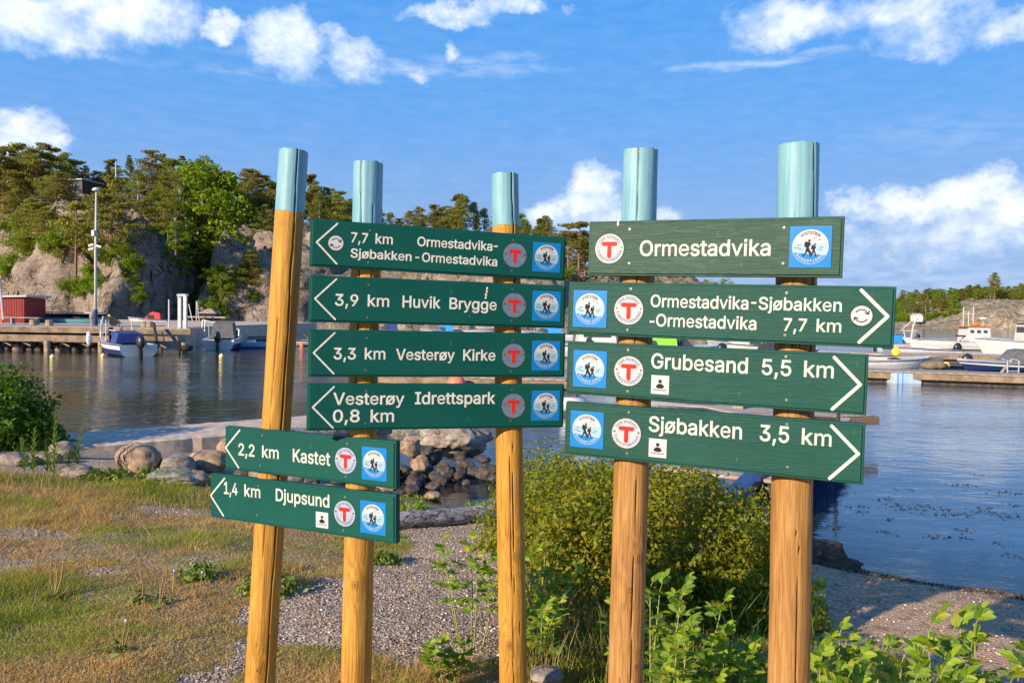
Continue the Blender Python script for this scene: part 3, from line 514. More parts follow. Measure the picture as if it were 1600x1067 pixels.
# ------------------------------------------------------------------ lettering
FONTDATA = r'''{",":[188,[[38,-119,68,71,137,71,84,-119]]],"-":[453,[[337,244,337,188,114,188,114,244]]],"0":[453,[[227,-7,191,-3,158,7,130,24,105,48,85,77,69,113,57,155,50,202,48,254,50,306,57,353,69,395,85,431,106,461,130,484,159,502,191,512,227,516,262,512,295,502,323,484,348,461,368,431,384,395,396,353,403,306,405,254,403,202,396,155,384,113,368,77,348,48,323,24,295,7,263,-3],[227,50,250,52,271,60,290,74,306,92,320,116,330,144,338,176,342,213,344,254,342,295,338,332,330,365,320,393,306,416,290,435,271,449,250,457,227,460,203,457,182,449,163,435,147,416,134,393,123,365,115,332,111,295,109,254,111,213,115,176,123,144,134,116,147,92,163,74,182,60,203,52]]],"1":[453,[[76,0,76,55,391,55,391,0],[276,509,276,0,212,0,212,448,209,448,86,358,86,427,198,509]]],"2":[453,[[64,0,64,47,234,229,282,282,294,298,303,312,311,327,316,341,319,356,320,371,319,389,315,405,308,419,298,431,287,441,273,449,258,455,241,458,224,460,205,458,188,454,172,447,159,438,148,427,139,413,132,398,128,381,127,362,66,362,68,391,75,418,86,442,102,464,121,482,143,496,168,507,196,513,225,516,254,513,281,507,306,497,328,482,346,465,361,445,372,423,379,398,381,372,380,354,377,336,371,318,363,299,351,280,336,259,267,180,153,60,153,57,389,57,389,0]]],"3":[453,[[218,-7,188,-5,159,1,133,10,108,22,88,38,70,57,57,79,48,104,44,132,109,132,112,115,118,100,126,87,137,76,150,66,165,59,182,54,200,51,219,50,239,51,258,55,275,61,291,69,304,80,315,93,323,108,328,125,329,145,328,163,323,180,316,196,306,211,292,223,275,234,254,241,229,246,201,248,157,248,157,299,288,448,288,452,70,452,70,509,372,509,372,461,211,278,211,289,247,290,279,286,308,276,333,262,354,244,371,222,383,198,391,173,393,145,390,116,383,90,370,66,354,45,333,27,309,12,281,2,251,-5]]],"4":[453,[[40,105,40,158,247,509,311,509,109,166,109,163,413,163,413,105],[282,0,282,121,282,146,282,318,343,318,343,0]]],"5":[453,[[221,-7,192,-5,165,1,140,11,118,25,99,41,83,60,71,82,63,105,60,130,122,130,125,115,130,102,138,89,148,78,160,68,173,60,188,54,204,51,221,50,241,51,259,56,276,64,291,75,304,89,314,104,322,122,326,141,328,162,326,183,321,203,314,221,303,237,290,251,275,262,257,270,238,275,218,277,201,276,184,273,167,268,152,262,139,255,128,246,67,253,96,509,366,509,366,452,151,452,134,301,136,301,148,311,162,318,178,325,194,330,212,333,229,334,252,332,274,328,294,321,313,311,330,299,345,285,358,269,370,251,379,231,386,210,390,187,391,163,388,132,381,102,369,76,352,52,332,32,309,15,282,3,253,-4]]],"7":[453,[[97,0,323,448,323,452,62,452,62,509,391,509,391,449,165,0]]],"8":[453,[[226,-7,193,-5,163,1,136,11,111,25,91,42,74,62,62,84,54,109,52,135,53,156,58,176,65,195,75,212,87,228,101,241,117,252,134,260,153,265,153,267,129,276,109,289,93,308,80,330,73,354,70,380,73,405,79,429,90,450,106,469,124,485,146,498,170,508,197,514,226,516,255,514,282,508,306,498,328,485,346,469,361,450,373,429,379,405,382,380,379,354,372,330,359,308,343,289,323,276,300,267,300,265,319,260,335,252,351,241,365,228,377,212,387,195,395,176,399,156,401,135,398,109,391,84,378,62,362,42,341,25,317,11,289,1,259,-5],[226,49,248,50,267,54,285,60,300,69,313,79,323,91,331,106,335,121,337,139,335,157,330,173,322,189,312,202,298,213,283,223,265,230,247,234,226,235,206,234,187,230,169,223,154,213,140,202,130,189,122,173,117,157,115,139,117,121,121,106,129,91,139,79,152,69,167,60,185,54,205,50],[226,290,244,291,260,294,274,300,287,308,298,318,307,330,314,344,318,359,319,376,318,392,314,407,308,420,299,432,288,442,275,449,260,455,244,459,226,460,208,459,192,455,177,449,164,442,153,432,145,420,138,407,134,392,133,376,134,359,138,344,145,330,154,318,165,308,178,300,193,294,209,291]]],"9":[453,[[226,516,256,513,285,506,310,494,333,478,352,458,368,434,380,408,387,378,389,347,387,322,382,296,373,270,359,240,340,207,315,168,200,0,130,0,301,248,307,248,302,238,295,229,287,221,278,214,268,207,257,202,245,198,232,195,218,195,188,197,161,203,137,214,116,229,98,247,83,269,72,294,66,321,64,352,66,382,73,411,85,436,101,459,120,479,143,494,168,506,196,513],[226,460,207,459,190,454,174,446,160,435,148,423,138,407,131,390,127,372,125,352,127,331,131,313,138,295,148,280,160,268,174,257,190,250,207,245,226,243,245,245,263,249,279,257,293,267,305,280,314,295,322,312,326,330,327,350,326,371,322,390,314,407,305,422,293,435,279,446,263,454,245,459]]],"A":[480,[[16,0,201,509,276,509,463,0,395,0,287,302,264,372,232,478,245,478,213,371,191,302,85,0],[110,142,110,199,370,199,370,142]]],"B":[456,[[60,0,60,509,241,509,274,507,304,501,329,491,350,477,367,461,381,442,390,421,396,398,398,374,397,353,393,336,387,320,378,307,368,295,356,286,343,278,329,272,315,267,315,262,331,260,347,254,363,245,378,234,391,220,402,203,411,184,416,161,418,136,416,111,410,88,400,67,386,48,368,31,344,18,317,8,284,2,247,0],[125,57,245,57,281,60,309,67,330,80,344,96,353,115,355,137,354,153,350,169,342,184,333,197,320,209,306,218,289,225,269,229,248,231,125,231],[125,285,238,285,256,287,273,290,288,296,302,304,314,314,323,326,330,340,335,355,336,372,333,393,326,412,313,429,294,442,270,449,240,452,125,452]]],"D":[502,[[219,0,96,0,96,57,215,57,254,60,288,68,318,81,343,99,363,122,379,149,390,181,397,216,399,255,397,294,390,329,379,361,364,388,344,410,320,428,291,441,258,449,221,452,93,452,93,509,225,509,273,505,315,495,353,478,385,455,412,426,433,391,449,351,458,306,462,255,458,205,449,159,433,119,411,83,384,54,351,31,312,14,268,3],[125,509,125,0,60,0,60,509]]],"E":[419,[[60,0,60,509,372,509,372,452,125,452,125,286,355,286,355,229,125,229,125,57,375,57,375,0]]],"F":[410,[[60,0,60,509,369,509,369,452,125,452,125,278,346,278,346,221,125,221,125,0]]],"G":[520,[[269,-7,225,-3,185,7,149,25,118,49,91,79,69,116,53,157,43,203,40,254,43,305,53,352,69,393,91,429,117,459,149,484,184,501,223,512,265,516,291,514,316,510,340,504,363,494,384,483,403,469,421,453,436,436,449,416,460,395,468,373,474,349,408,349,402,365,395,379,387,393,378,406,368,417,356,427,344,436,330,443,315,448,300,453,283,455,265,456,236,453,209,445,183,432,160,414,141,392,125,364,113,332,106,295,103,254,106,213,113,177,125,145,141,117,161,95,184,76,210,63,238,56,269,53,296,55,322,61,345,71,365,85,382,102,396,123,407,147,413,173,415,202,434,199,283,199,283,256,478,256,478,200,475,160,466,124,451,91,431,62,406,38,377,19,344,5,308,-4]]],"H":[517,[[60,0,60,509,125,509,125,289,392,289,392,509,457,509,457,0,392,0,392,232,125,232,125,0]]],"I":[300,[[31,0,31,57,118,57,118,452,31,452,31,509,269,509,269,452,183,452,183,57,269,57,269,0]]],"J":[396,[[185,-7,143,-2,106,11,75,33,52,63,38,100,33,145,33,173,98,173,98,145,100,117,108,93,122,74,139,61,160,53,185,50,209,53,230,61,248,74,261,93,269,117,272,145,272,509,336,509,336,145,332,100,318,63,294,33,263,11,227,-2]]],"K":[467,[[104,145,104,216,139,261,174,303,212,344,364,509,448,509,231,276,228,276],[60,0,60,509,125,509,125,334,124,225,125,193,125,0],[372,0,188,259,228,309,449,0]]],"N":[523,[[60,0,60,509,136,509,343,183,363,151,388,107,414,55,405,54,401,108,399,157,399,195,399,509,463,509,463,0,387,0,202,290,177,331,148,381,108,452,119,454,122,384,124,328,125,291,125,0]]],"O":[533,[[267,-7,225,-3,186,7,150,25,119,49,92,79,70,115,53,157,44,203,40,254,44,305,53,352,70,393,92,429,119,459,150,484,186,501,225,512,267,516,309,512,348,501,384,484,415,459,442,429,464,393,480,352,490,305,493,254,490,203,480,157,464,115,442,79,415,49,384,25,348,7,309,-3],[267,53,296,55,324,63,349,76,372,94,392,116,408,144,420,176,428,213,430,254,428,295,420,332,408,365,392,392,372,415,349,433,324,446,296,453,267,456,237,453,210,445,184,433,161,415,142,392,125,364,113,332,106,295,103,254,106,213,113,176,125,144,142,117,161,94,184,76,210,63,237,55]]],"R":[449,[[60,0,60,509,236,509,273,506,305,500,333,489,356,473,376,455,390,433,401,408,407,381,409,352,407,323,401,296,390,271,376,250,356,232,333,217,305,206,273,200,236,198,125,198,125,0],[125,255,234,255,258,256,280,260,298,267,313,276,325,287,334,300,340,316,344,333,345,352,344,371,340,389,334,405,325,419,313,430,298,440,279,446,258,451,233,452,125,452],[353,0,230,229,303,229,428,0]]],"S":[447,[[224,-9,188,-7,156,-1,128,9,102,23,81,40,64,60,51,83,42,109,38,137,104,137,108,118,114,102,123,88,136,76,150,66,166,59,185,53,204,50,224,49,246,50,267,54,286,60,303,69,317,79,329,92,338,106,344,122,346,139,344,154,340,168,332,179,322,189,310,197,296,205,245,222,184,239,145,253,112,269,86,289,67,313,56,341,52,372,54,400,62,425,75,448,92,468,113,484,138,498,165,508,195,514,227,516,259,514,289,508,316,498,340,484,360,468,377,449,390,427,398,403,401,378,337,378,332,402,320,421,302,437,280,449,254,456,225,459,204,457,185,454,167,448,152,440,139,430,129,418,121,405,117,391,115,376,117,359,122,345,131,334,142,324,155,315,169,308,212,293,264,279,312,264,328,256,344,248,359,238,372,226,384,213,395,198,402,180,407,161,408,139,406,112,399,87,386,64,370,43,349,25,323,11,294,0,261,-7]]],"T":[449,[[32,452,32,509,417,509,417,452,257,452,257,0,193,0,193,452]]],"U":[517,[[259,-8,220,-6,186,2,154,15,126,33,103,55,85,80,71,108,63,140,60,173,60,509,124,509,124,178,126,155,132,133,141,113,153,95,169,80,187,68,208,59,232,53,259,52,285,53,309,59,331,68,349,80,364,95,377,113,385,133,391,155,393,178,393,509,457,509,457,173,454,140,446,108,433,80,414,55,391,33,363,15,332,2,297,-6]]],"V":[480,[[204,0,16,509,84,509,192,206,215,137,248,31,235,31,267,138,290,206,395,509,463,509,278,0]]],"Y":[472,[[203,0,203,208,16,509,91,509,192,344,222,292,250,230,224,230,251,293,280,344,381,509,455,509,268,208,268,0]]],"a":[389,[[160,-9,137,-7,115,-3,94,5,76,15,60,29,48,45,38,63,32,84,30,108,32,128,36,146,43,161,53,174,64,184,78,193,92,200,108,206,125,211,178,220,234,227,247,229,257,231,265,235,271,240,274,246,276,255,276,257,275,272,272,285,267,297,260,307,251,315,240,322,227,327,212,330,196,331,178,330,163,327,149,322,137,316,127,309,118,301,110,292,104,283,100,274,41,291,51,313,64,331,79,346,95,358,114,368,133,375,153,380,173,383,194,384,239,379,255,375,271,369,286,360,300,350,312,336,322,320,330,301,335,278,337,251,337,0,277,0,277,52,272,52,252,25,242,16,229,8,215,1,199,-4,181,-7],[170,45,192,47,211,51,228,59,242,68,254,80,263,93,270,108,274,122,276,138,276,190,259,182,231,176,200,171,175,168,134,159,122,153,112,147,103,139,97,130,93,118,92,105,93,93,96,82,102,72,109,64,119,57,130,52,142,48,156,46]]],"b":[424,[[229,-8,208,-7,189,-3,172,4,159,12,147,21,138,31,118,59,112,59,112,0,53,0,53,509,114,509,114,319,118,319,137,346,147,355,158,364,171,373,188,379,207,383,229,384,259,382,287,374,313,361,335,342,354,320,370,293,381,261,388,227,390,189,388,151,381,116,370,84,355,57,336,34,313,16,288,3,260,-6],[220,47,242,49,262,55,279,66,294,80,306,97,316,117,323,139,327,163,328,189,327,215,323,239,316,261,307,281,295,298,280,311,262,322,243,328,220,330,198,328,178,322,161,312,147,299,134,282,125,263,118,241,114,216,113,189,114,162,118,138,125,115,135,95,147,78,162,65,179,55,198,49]]],"d":[424,[[195,-8,165,-6,137,3,111,16,89,34,70,57,55,84,43,116,36,151,34,189,36,227,43,261,55,293,70,320,89,342,112,361,137,374,165,382,196,384,218,383,237,379,253,373,267,364,278,355,287,346,306,319,311,319,311,509,372,509,372,0,313,0,313,59,307,59,287,31,277,21,266,12,252,4,236,-3,217,-7],[205,47,226,49,246,55,263,65,278,78,290,95,299,115,306,138,310,162,312,189,310,216,306,241,300,263,290,282,278,299,263,312,246,322,227,328,205,330,182,328,162,322,145,311,130,298,118,281,108,261,102,239,98,215,96,189,98,163,102,139,109,117,118,97,130,80,145,66,162,55,182,49]]],"e":[404,[[212,-8,177,-5,145,3,117,16,92,35,72,58,56,85,44,116,37,150,34,187,36,224,44,258,55,290,71,317,91,340,115,359,142,373,172,382,205,384,226,383,246,380,266,374,285,366,303,355,319,341,334,324,347,305,357,282,365,256,370,227,371,194,371,169,75,169,75,221,338,221,310,202,308,226,304,248,298,269,288,286,277,301,263,314,246,323,227,328,205,330,183,328,164,323,146,313,131,301,119,286,109,270,102,251,97,231,96,211,96,178,98,151,102,127,110,106,121,88,135,73,151,61,169,53,190,48,212,46,227,47,241,49,254,53,265,58,276,65,285,73,294,82,300,93,306,105,365,91,358,72,348,55,335,39,320,26,302,14,283,4,261,-3,237,-7]]],"g":[425,[[207,-151,180,-149,156,-146,134,-140,114,-132,97,-122,82,-110,70,-97,59,-84,51,-69,101,-41,122,-66,131,-74,142,-82,154,-88,169,-93,187,-96,207,-97,236,-95,261,-87,282,-75,298,-58,308,-34,311,-6,311,68,306,68,287,41,277,32,266,23,252,16,236,10,217,6,195,5,165,7,138,14,113,27,90,43,71,65,55,90,43,120,36,154,34,191,36,229,43,263,55,293,71,320,90,342,112,361,138,374,166,382,196,384,218,383,237,379,253,373,267,365,279,356,288,346,308,319,313,319,313,379,372,379,372,-9,370,-40,363,-67,350,-90,334,-109,314,-124,291,-136,265,-144,237,-149],[205,59,227,61,246,66,264,75,278,87,290,103,300,121,307,142,311,166,312,193,311,219,307,242,300,264,291,283,279,299,264,312,247,322,227,328,205,330,182,328,163,322,145,312,130,298,118,282,109,262,102,241,98,218,96,193,98,167,102,144,109,123,118,104,131,88,145,76,163,66,183,61]]],"i":[167,[[53,0,53,379,114,379,114,0],[84,443,73,444,63,448,54,455,47,463,43,472,41,483,43,494,47,504,54,512,63,518,73,522,84,524,95,522,105,518,114,512,121,504,125,494,126,483,125,472,121,463,114,455,105,448,95,444]]],"j":[167,[[53,379,114,379,114,-30,112,-52,108,-72,102,-90,92,-106,80,-119,65,-129,47,-137,27,-141,4,-143,-10,-143,-10,-87,2,-87,18,-85,31,-80,40,-72,47,-61,51,-46,53,-29],[83,443,72,444,62,448,53,455,47,463,42,472,41,483,42,494,47,504,53,512,62,518,72,522,83,524,95,522,105,518,114,512,120,504,125,494,126,483,125,472,120,463,114,455,105,448,95,444]]],"k":[381,[[110,137,110,212,121,212,284,379,360,379,184,199,177,199],[53,0,53,509,114,509,114,0],[294,0,148,186,191,229,372,0]]],"m":[610,[[53,0,53,379,112,379,112,295,108,295,114,314,122,331,132,346,144,358,158,368,172,376,187,382,203,385,219,386,245,383,268,375,287,361,303,342,314,320,321,295,312,295,318,312,326,329,337,343,350,356,364,366,381,375,398,381,417,385,437,386,458,385,478,380,497,372,514,361,529,346,541,328,550,307,555,283,557,255,557,0,496,0,496,254,493,279,485,298,473,313,456,323,438,329,419,330,402,329,387,326,374,320,363,312,353,302,345,290,340,277,336,263,335,247,335,0,274,0,274,260,272,280,265,297,253,311,238,322,220,328,199,330,185,329,171,326,158,320,145,312,135,302,126,289,119,274,115,257,114,238,114,0]]],"n":[410,[[114,227,114,0,53,0,53,379,112,379,112,287,102,287,116,319,132,344,152,362,175,374,200,382,227,384,252,383,275,377,295,369,313,356,328,340,341,321,350,298,355,271,357,240,357,0,296,0,296,235,293,263,286,286,273,304,256,318,235,326,210,329,192,328,176,324,161,317,147,308,136,297,126,283,119,266,115,248]]],"p":[424,[[53,-143,53,379,112,379,112,319,118,319,137,346,147,355,158,364,171,373,188,379,207,383,229,384,259,382,287,374,313,361,335,342,354,320,370,293,381,261,388,227,390,189,388,151,381,116,370,84,355,57,336,34,313,16,288,3,260,-6,229,-8,208,-7,189,-3,173,4,159,12,147,21,138,31,118,59,114,59,114,-143],[220,47,242,49,262,55,279,66,294,80,306,97,316,117,323,139,327,163,328,189,327,215,323,239,316,261,307,281,295,298,280,311,262,322,243,328,220,330,198,328,178,322,161,312,147,299,134,282,125,263,118,241,114,216,113,189,114,162,118,138,125,115,135,95,147,78,162,65,179,55,198,49]]],"r":[259,[[53,0,53,379,112,379,112,321,115,321,124,339,137,354,152,367,171,377,191,383,213,385,229,384,243,384,243,322,230,324,207,326,190,324,174,321,159,315,146,306,135,296,126,284,119,269,115,254,114,237,114,0]]],"s":[365,[[182,-8,157,-7,133,-3,112,3,93,12,76,24,62,38,50,54,41,73,36,94,94,107,101,87,111,72,124,60,141,52,160,47,181,45,206,47,227,53,244,62,258,74,265,88,268,103,266,115,262,126,254,136,243,144,229,150,212,155,149,170,118,180,92,192,72,208,58,227,50,249,47,274,49,295,55,314,65,332,79,347,95,360,115,370,137,378,161,383,187,384,212,383,234,379,254,372,271,363,286,352,299,339,309,324,318,308,324,290,268,277,262,291,254,304,243,316,228,325,210,331,187,333,166,331,147,326,131,317,119,305,111,292,109,277,110,264,115,253,124,243,136,235,152,229,172,223,229,209,261,200,287,187,306,171,320,153,328,131,331,107,329,85,323,65,312,47,298,31,281,18,260,6,236,-2,210,-7]]],"t":[227,[[204,379,204,327,6,327,6,379],[65,471,126,471,126,98,127,83,130,70,136,61,144,55,156,51,170,50,185,51,202,54,213,2,192,-3,168,-4,138,-1,113,7,92,21,77,41,68,64,65,93]]],"u":[410,[[182,-5,158,-3,135,2,115,11,97,23,82,39,69,59,60,82,54,109,53,139,53,379,114,379,114,144,116,117,124,94,137,75,154,61,175,53,200,50,218,51,234,55,249,62,263,71,274,83,283,97,290,113,295,132,296,153,296,379,357,379,357,0,298,0,298,92,307,92,294,60,277,35,257,17,234,5,209,-3]]],"v":[389,[[163,0,17,379,84,379,165,155,187,87,206,21,184,21,203,87,224,155,305,379,371,379,226,0]]],"y":[389,[[47,-139,61,-86,71,-87,83,-89,94,-90,104,-89,113,-86,122,-81,130,-74,138,-64,145,-51,151,-36,163,-1,17,379,84,379,165,155,187,87,206,21,184,21,202,87,224,155,305,379,371,379,204,-58,196,-77,187,-93,177,-107,165,-119,153,-128,139,-136,125,-141,109,-144,91,-145,65,-143]]],"ø":[415,[[207,-8,174,-5,144,3,117,16,93,35,72,58,56,85,44,116,37,150,34,187,37,225,44,260,56,291,72,318,93,341,117,360,144,374,174,382,207,384,241,382,271,374,299,360,323,341,343,318,359,291,371,260,379,225,381,187,379,150,371,116,359,85,343,58,323,35,299,16,271,3,241,-5],[207,46,231,49,252,55,270,66,285,80,298,97,307,117,314,139,318,163,319,187,318,212,314,236,307,258,298,278,285,296,270,310,252,321,231,328,207,330,184,328,163,321,145,310,130,296,118,278,108,258,102,236,98,212,96,187,98,163,102,139,108,117,118,97,130,80,145,66,163,55,184,49],[64,-15,27,15,352,395,388,364]]]}'''
FONT = json.loads(FONTDATA)
CAPH = max(FONT['H'][1][0][1::2])
from mathutils.geometry import tessellate_polygon
def _clean(sp, md=8):
    P = [(sp[i], sp[i+1]) for i in range(0, len(sp), 2)]; Q = []
    for p in P:
        if not Q or math.hypot(p[0]-Q[-1][0], p[1]-Q[-1][1]) > md: Q.append(p)
    if math.hypot(Q[0][0]-Q[-1][0], Q[0][1]-Q[-1][1]) <= md: Q.pop()
    return Q
def _area(Q): return sum(Q[i-1][0]*Q[i][1]-Q[i][0]*Q[i-1][1] for i in range(len(Q)))/2
def _grow(Q, b, cc=.16):
    R_ = []; n = len(Q)
    for i in range(n):
        p, c, q = Q[i-1], Q[i], Q[(i+1) % n]
        d1 = Vector((c[0]-p[0], c[1]-p[1])).normalized(); d2 = Vector((q[0]-c[0], q[1]-c[1])).normalized()
        n1 = Vector((-d1.y, d1.x)); n2 = Vector((-d2.y, d2.x)); t = n1+n2
        conc = (d1.x*d2.y-d1.y*d2.x)*b > 0; t = t/max(t.length_squared/2, cc if conc else .6) if t.length > 1e-4 else n1
        R_.append((c[0]+t.x*b, c[1]+t.y*b))
    return R_
_GC = {}
def glyph_groups(ch, b):
    if (ch, b) in _GC: return _GC[(ch, b)]
    best = None
    for bf in (1, .8, .6, .4, 0):
        for cc in (.16, .35, .6, 1.0):
            for md in (8, 5, 2, 12):
                C_ = [_clean(sp, md) for sp in FONT[ch][1]]; sgn = np.sign(_area(max(C_, key=lambda q: abs(_area(q)))))
                outers = [q for q in C_ if np.sign(_area(q)) == sgn]; holes = [q for q in C_ if np.sign(_area(q)) != sgn]
                res = []; err = 0
                for o in outers:
                    hs = [h for h in holes if inpoly(np.array([p[0] for p in h])+.37, np.array([p[1] for p in h])+.21, o).mean() > .6]
                    g = [_grow(q, b*bf if sgn < 0 else -b*bf, cc) for q in [o]+hs]
                    tri = tessellate_polygon([[Vector((x, y, 0)) for x, y in q] for q in g]); res.append((g, tri))
                    fl = [p for l in g for p in l]; A = abs(sum(_area(l) for l in g))
                    T_r = sum(abs((fl[q][0]-fl[p][0])*(fl[r][1]-fl[p][1])-(fl[q][1]-fl[p][1])*(fl[r][0]-fl[p][0]))/2 for p, q, r in tri); err = max(err, abs(T_r/A-1))
                if best is None or err < best[0]: best = (err, res, bf)
                if err < .004: break
            if best[0] < .004: break
        if best[0] < .004: break
    _GC[(ch, b)] = best[1]; _GE[(ch, b)] = (best[0], best[2]); return best[1]
_GE = {}
def glyphs(items, name, mt, parent, y=-.0006, b=10, place=None, wall=.0006):
    V = []; F = []; k_ = 0
    for ch, pos in items:
        for loops, tri in glyph_groups(ch, b):
            base = len(V); yy = y-.00003*(k_ % 4); k_ += 1; tot = sum(len(l) for l in loops)
            for l in loops:
                for (a, c) in l: u, v = place(ch, pos, a, c); V.append((u, yy, v))
            for t in tri:
                p, q, r = [V[base+i] for i in t]
                if (q[0]-p[0])*(r[2]-p[2])-(q[2]-p[2])*(r[0]-p[0]) < 0: t = (t[0], t[2], t[1])
                F.append(tuple(base+i for i in t))
            if wall:
                o_ = base; b2 = len(V)
                for i in range(tot): p = V[base+i]; V.append((p[0], yy+wall, p[2]))
                for l in loops:
                    n = len(l)
                    for i in range(n): j = (i+1) % n; F.append((o_+i, o_+j, b2+o_-base+j, b2+o_-base+i))
                    o_ += n
    me = bpy.data.meshes.new(name); me.from_pydata(V, [], F); me.materials.append(mt)
    return link(name, me, parent)
def word(txt, u0, u1, v, cap, mt, parent, bold=13):
    x = 0; items = []; mn = 1e9; mx = -1e9
    for ch in txt:
        if ch == ' ': x += 260; continue
        items.append((ch, x)); xs = [q for sp in FONT[ch][1] for q in sp[0::2]]; mn = min(mn, x+min(xs)); mx = max(mx, x+max(xs)); x += FONT[ch][0]
    sx = (u1-u0)/(mx-mn); sy = cap/CAPH
    return glyphs(items, 'lettering', mt, parent, b=bold, place=lambda ch, p, a, b: (u0+(p+a-mn)*sx, v+b*sy))
def arc(txt, cu, cv, rad, cap, a_mid, span, bottom, mt, parent, y, bold=8):
    """text on a circle; angles in degrees, clockwise for the top arc and anticlockwise for the bottom one"""
    adv = [260 if c == ' ' else FONT[c][0] for c in txt]; tot = sum(adv); items = []; x = 0
    for c, w in zip(txt, adv):
        if c != ' ': items.append((c, (x+w/2)/tot-.5))
        x += w
    s = cap/CAPH
    def pl(ch, f, a, b):
        lx = (a-FONT[ch][0]/2)*s*.92; ly = b*s
        if bottom: t = R(a_mid+f*span); rr_ = rad-ly; return cu+rr_*cos(t)-lx*sin(t), cv+rr_*sin(t)+lx*cos(t)
        t = R(a_mid-f*span); rr_ = rad+ly; return cu+rr_*cos(t)+lx*sin(t), cv+rr_*sin(t)-lx*cos(t)
    return glyphs(items, 'ring_lettering', mt, parent, y=y, b=bold, place=pl, wall=0)

# ------------------------------------------------------------------ sign boards
def greenmat(name, c1, c2, grain, light):
    m, kk = mat(name); P = kk.obj(); w = kk.v('MULTIPLY', P, (.07, 1, 1)); oi = kk.node('ShaderNodeObjectInfo').outputs['Random']
    w = kk.v('ADD', w, kk.comb(0.0, 0.0, kk.m('MULTIPLY', oi, 9.0)))
    a = kk.noise(w, 42, 4, .6, .8); f = kk.noise(kk.v('MULTIPLY', P, (.03, 1, 1)), 330, 3, .7); b = kk.noise(P, 4, 4, .6); gr = kk.noise(P, 700, 2, .6)
    rings = kk.m('SINE', kk.m('MULTIPLY', a, 55.0))
    g = kk.m('ADD', kk.m('MULTIPLY', rings, .2), kk.m('MULTIPLY', f, .9))
    col = kk.mix(kk.ss(b, .3, .7), c1, c2)
    col = kk.mix(kk.m('MULTIPLY', kk.ss(g, .35, .85), grain), col, light)
    col = kk.mix(kk.m('MULTIPLY', kk.ss(kk.noise(P, 110, 5, .8), .66, .76), .6), col, (.45, .5, .44))
    col = kk.mix(kk.m('MULTIPLY', kk.ss(kk.noise(kk.v('MULTIPLY', P, (1.0, 1, .12)), 60, 3, .6), .7, .8), .16), col, (.5, .55, .5))
    nrm = kk.bump(kk.m('ADD', g, kk.m('MULTIPLY', gr, .25)), .25+grain*.55, .0012)
    out(kk, bsdf(kk, Base_Color=col, Roughness=kk.m('ADD', .42, kk.m('MULTIPLY', b, .2)), Normal=nrm, Specular_IOR_Level=.18)); return m
G_A = greenmat('green_weathered', (.020, .058, .040), (.030, .078, .054), .5, (.09, .135, .10))
G_B = greenmat('green_grained', (.004, .052, .038), (.008, .066, .049), .32, (.03, .10, .078))
G_C = greenmat('green_fresh', (.001, .060, .046), (.003, .072, .056), .08, (.015, .10, .08))
G_D = greenmat('green_smooth', (.001, .060, .048), (.003, .072, .056), .10, (.015, .10, .075))  # nearly the same green as the lower left boards, slightly more grain
M_WHITE = plain('white_letter_paint', (.50, .485, .44), .55, var=.06, scale=60)
M_WHITE2 = plain('worn_letter_paint', (.60, .57, .52), .6, var=.16, scale=90)
M_BLUE = plain('plate_blue', (.004, .17, .45), .35, var=.03, scale=8, spec=.3); M_PW = plain('plate_white', (.47, .47, .48), .4, var=.02, scale=8, spec=.2)
M_PALE = plain('plate_pale_blue', (.26, .40, .48), .4, var=.02, scale=8); M_INK = plain('ink_brown', (.028, .018, .018), .6, var=.1, spec=.1)
M_RED = plain('badge_red', (.52, .018, .014), .5, var=.08, scale=90, spec=.2); M_RING = plain('ring_blue', (.04, .11, .26), .5, var=.1, spec=.2)
M_BW = plain('badge_white', (.44, .43, .43), .45, var=.03, scale=40, spec=.2); M_BG = plain('badge_dark_reflection', (.17, .19, .24), .35, .25, var=.12, scale=60)  # white and grey copies of one plate, differing reflection held in the colour
M_BL = plain('badge_pale_reflection', (.34, .38, .46), .35, .1, var=.08, scale=60); M_RB = plain('ring_blue_dull', (.08, .24, .40), .4, var=.2, scale=80)  # lavender badge: same plate metal, its paler reflection kept as colour
M_STEEL = plain('screw_steel', (.32, .29, .25), .4, .7, var=.3, scale=300); M_DARK = plain('dark_recess', (.02, .015, .012), .8)
M_DROP = plain('bird_dropping', (.72, .70, .62), .85, var=.3, scale=200, bump=.6)
def poly(mb, pts, y):
    b = len(mb.v); mb.v += [(u, y, v) for u, v in pts]; mb.f.append(tuple(range(b, b+len(pts)))); mb.mi.append(mb.m)
def circ(cu, cv, r, n=48, a0=0, a1=360): return [(cu+r*cos(R(a0+(a1-a0)*i/n)), cv+r*sin(R(a0+(a1-a0)*i/n))) for i in range(n+(a1-a0 < 360))]
def caps(a, b, w, n=8):
    a = Vector(a); b = Vector(b); t = math.atan2(b.y-a.y, b.x-a.x)
    return [(b.x+w*cos(t-pi/2+pi*i/n), b.y+w*sin(t-pi/2+pi*i/n)) for i in range(n+1)]+[(a.x+w*cos(t+pi/2+pi*i/n), a.y+w*sin(t+pi/2+pi*i/n)) for i in range(n+1)]
def slab(mb, pts, y0, y1):
    """prism between y0 (front) and y1 (back); pts anticlockwise seen from the front"""
    n = len(pts); b = len(mb.v); mb.v += [(u, y0, v) for u, v in pts]+[(u, y1, v) for u, v in pts]
    mb.f.append(tuple(range(b, b+n))); mb.mi.append(mb.m)
    for i in range(n): j = (i+1) % n; mb.f.append((b+j, b+i, b+n+i, b+n+j)); mb.mi.append(mb.m)
def screw(root, u, v, y=0, r=.0034):
    mb = MB(); slab(mb, circ(u, v, r, 14), y-.0012, y+.002); mb.m = 1; poly(mb, circ(u, v, r*.45, 8), y-.00135); mb.build('screw', [M_STEEL, M_DARK], root)
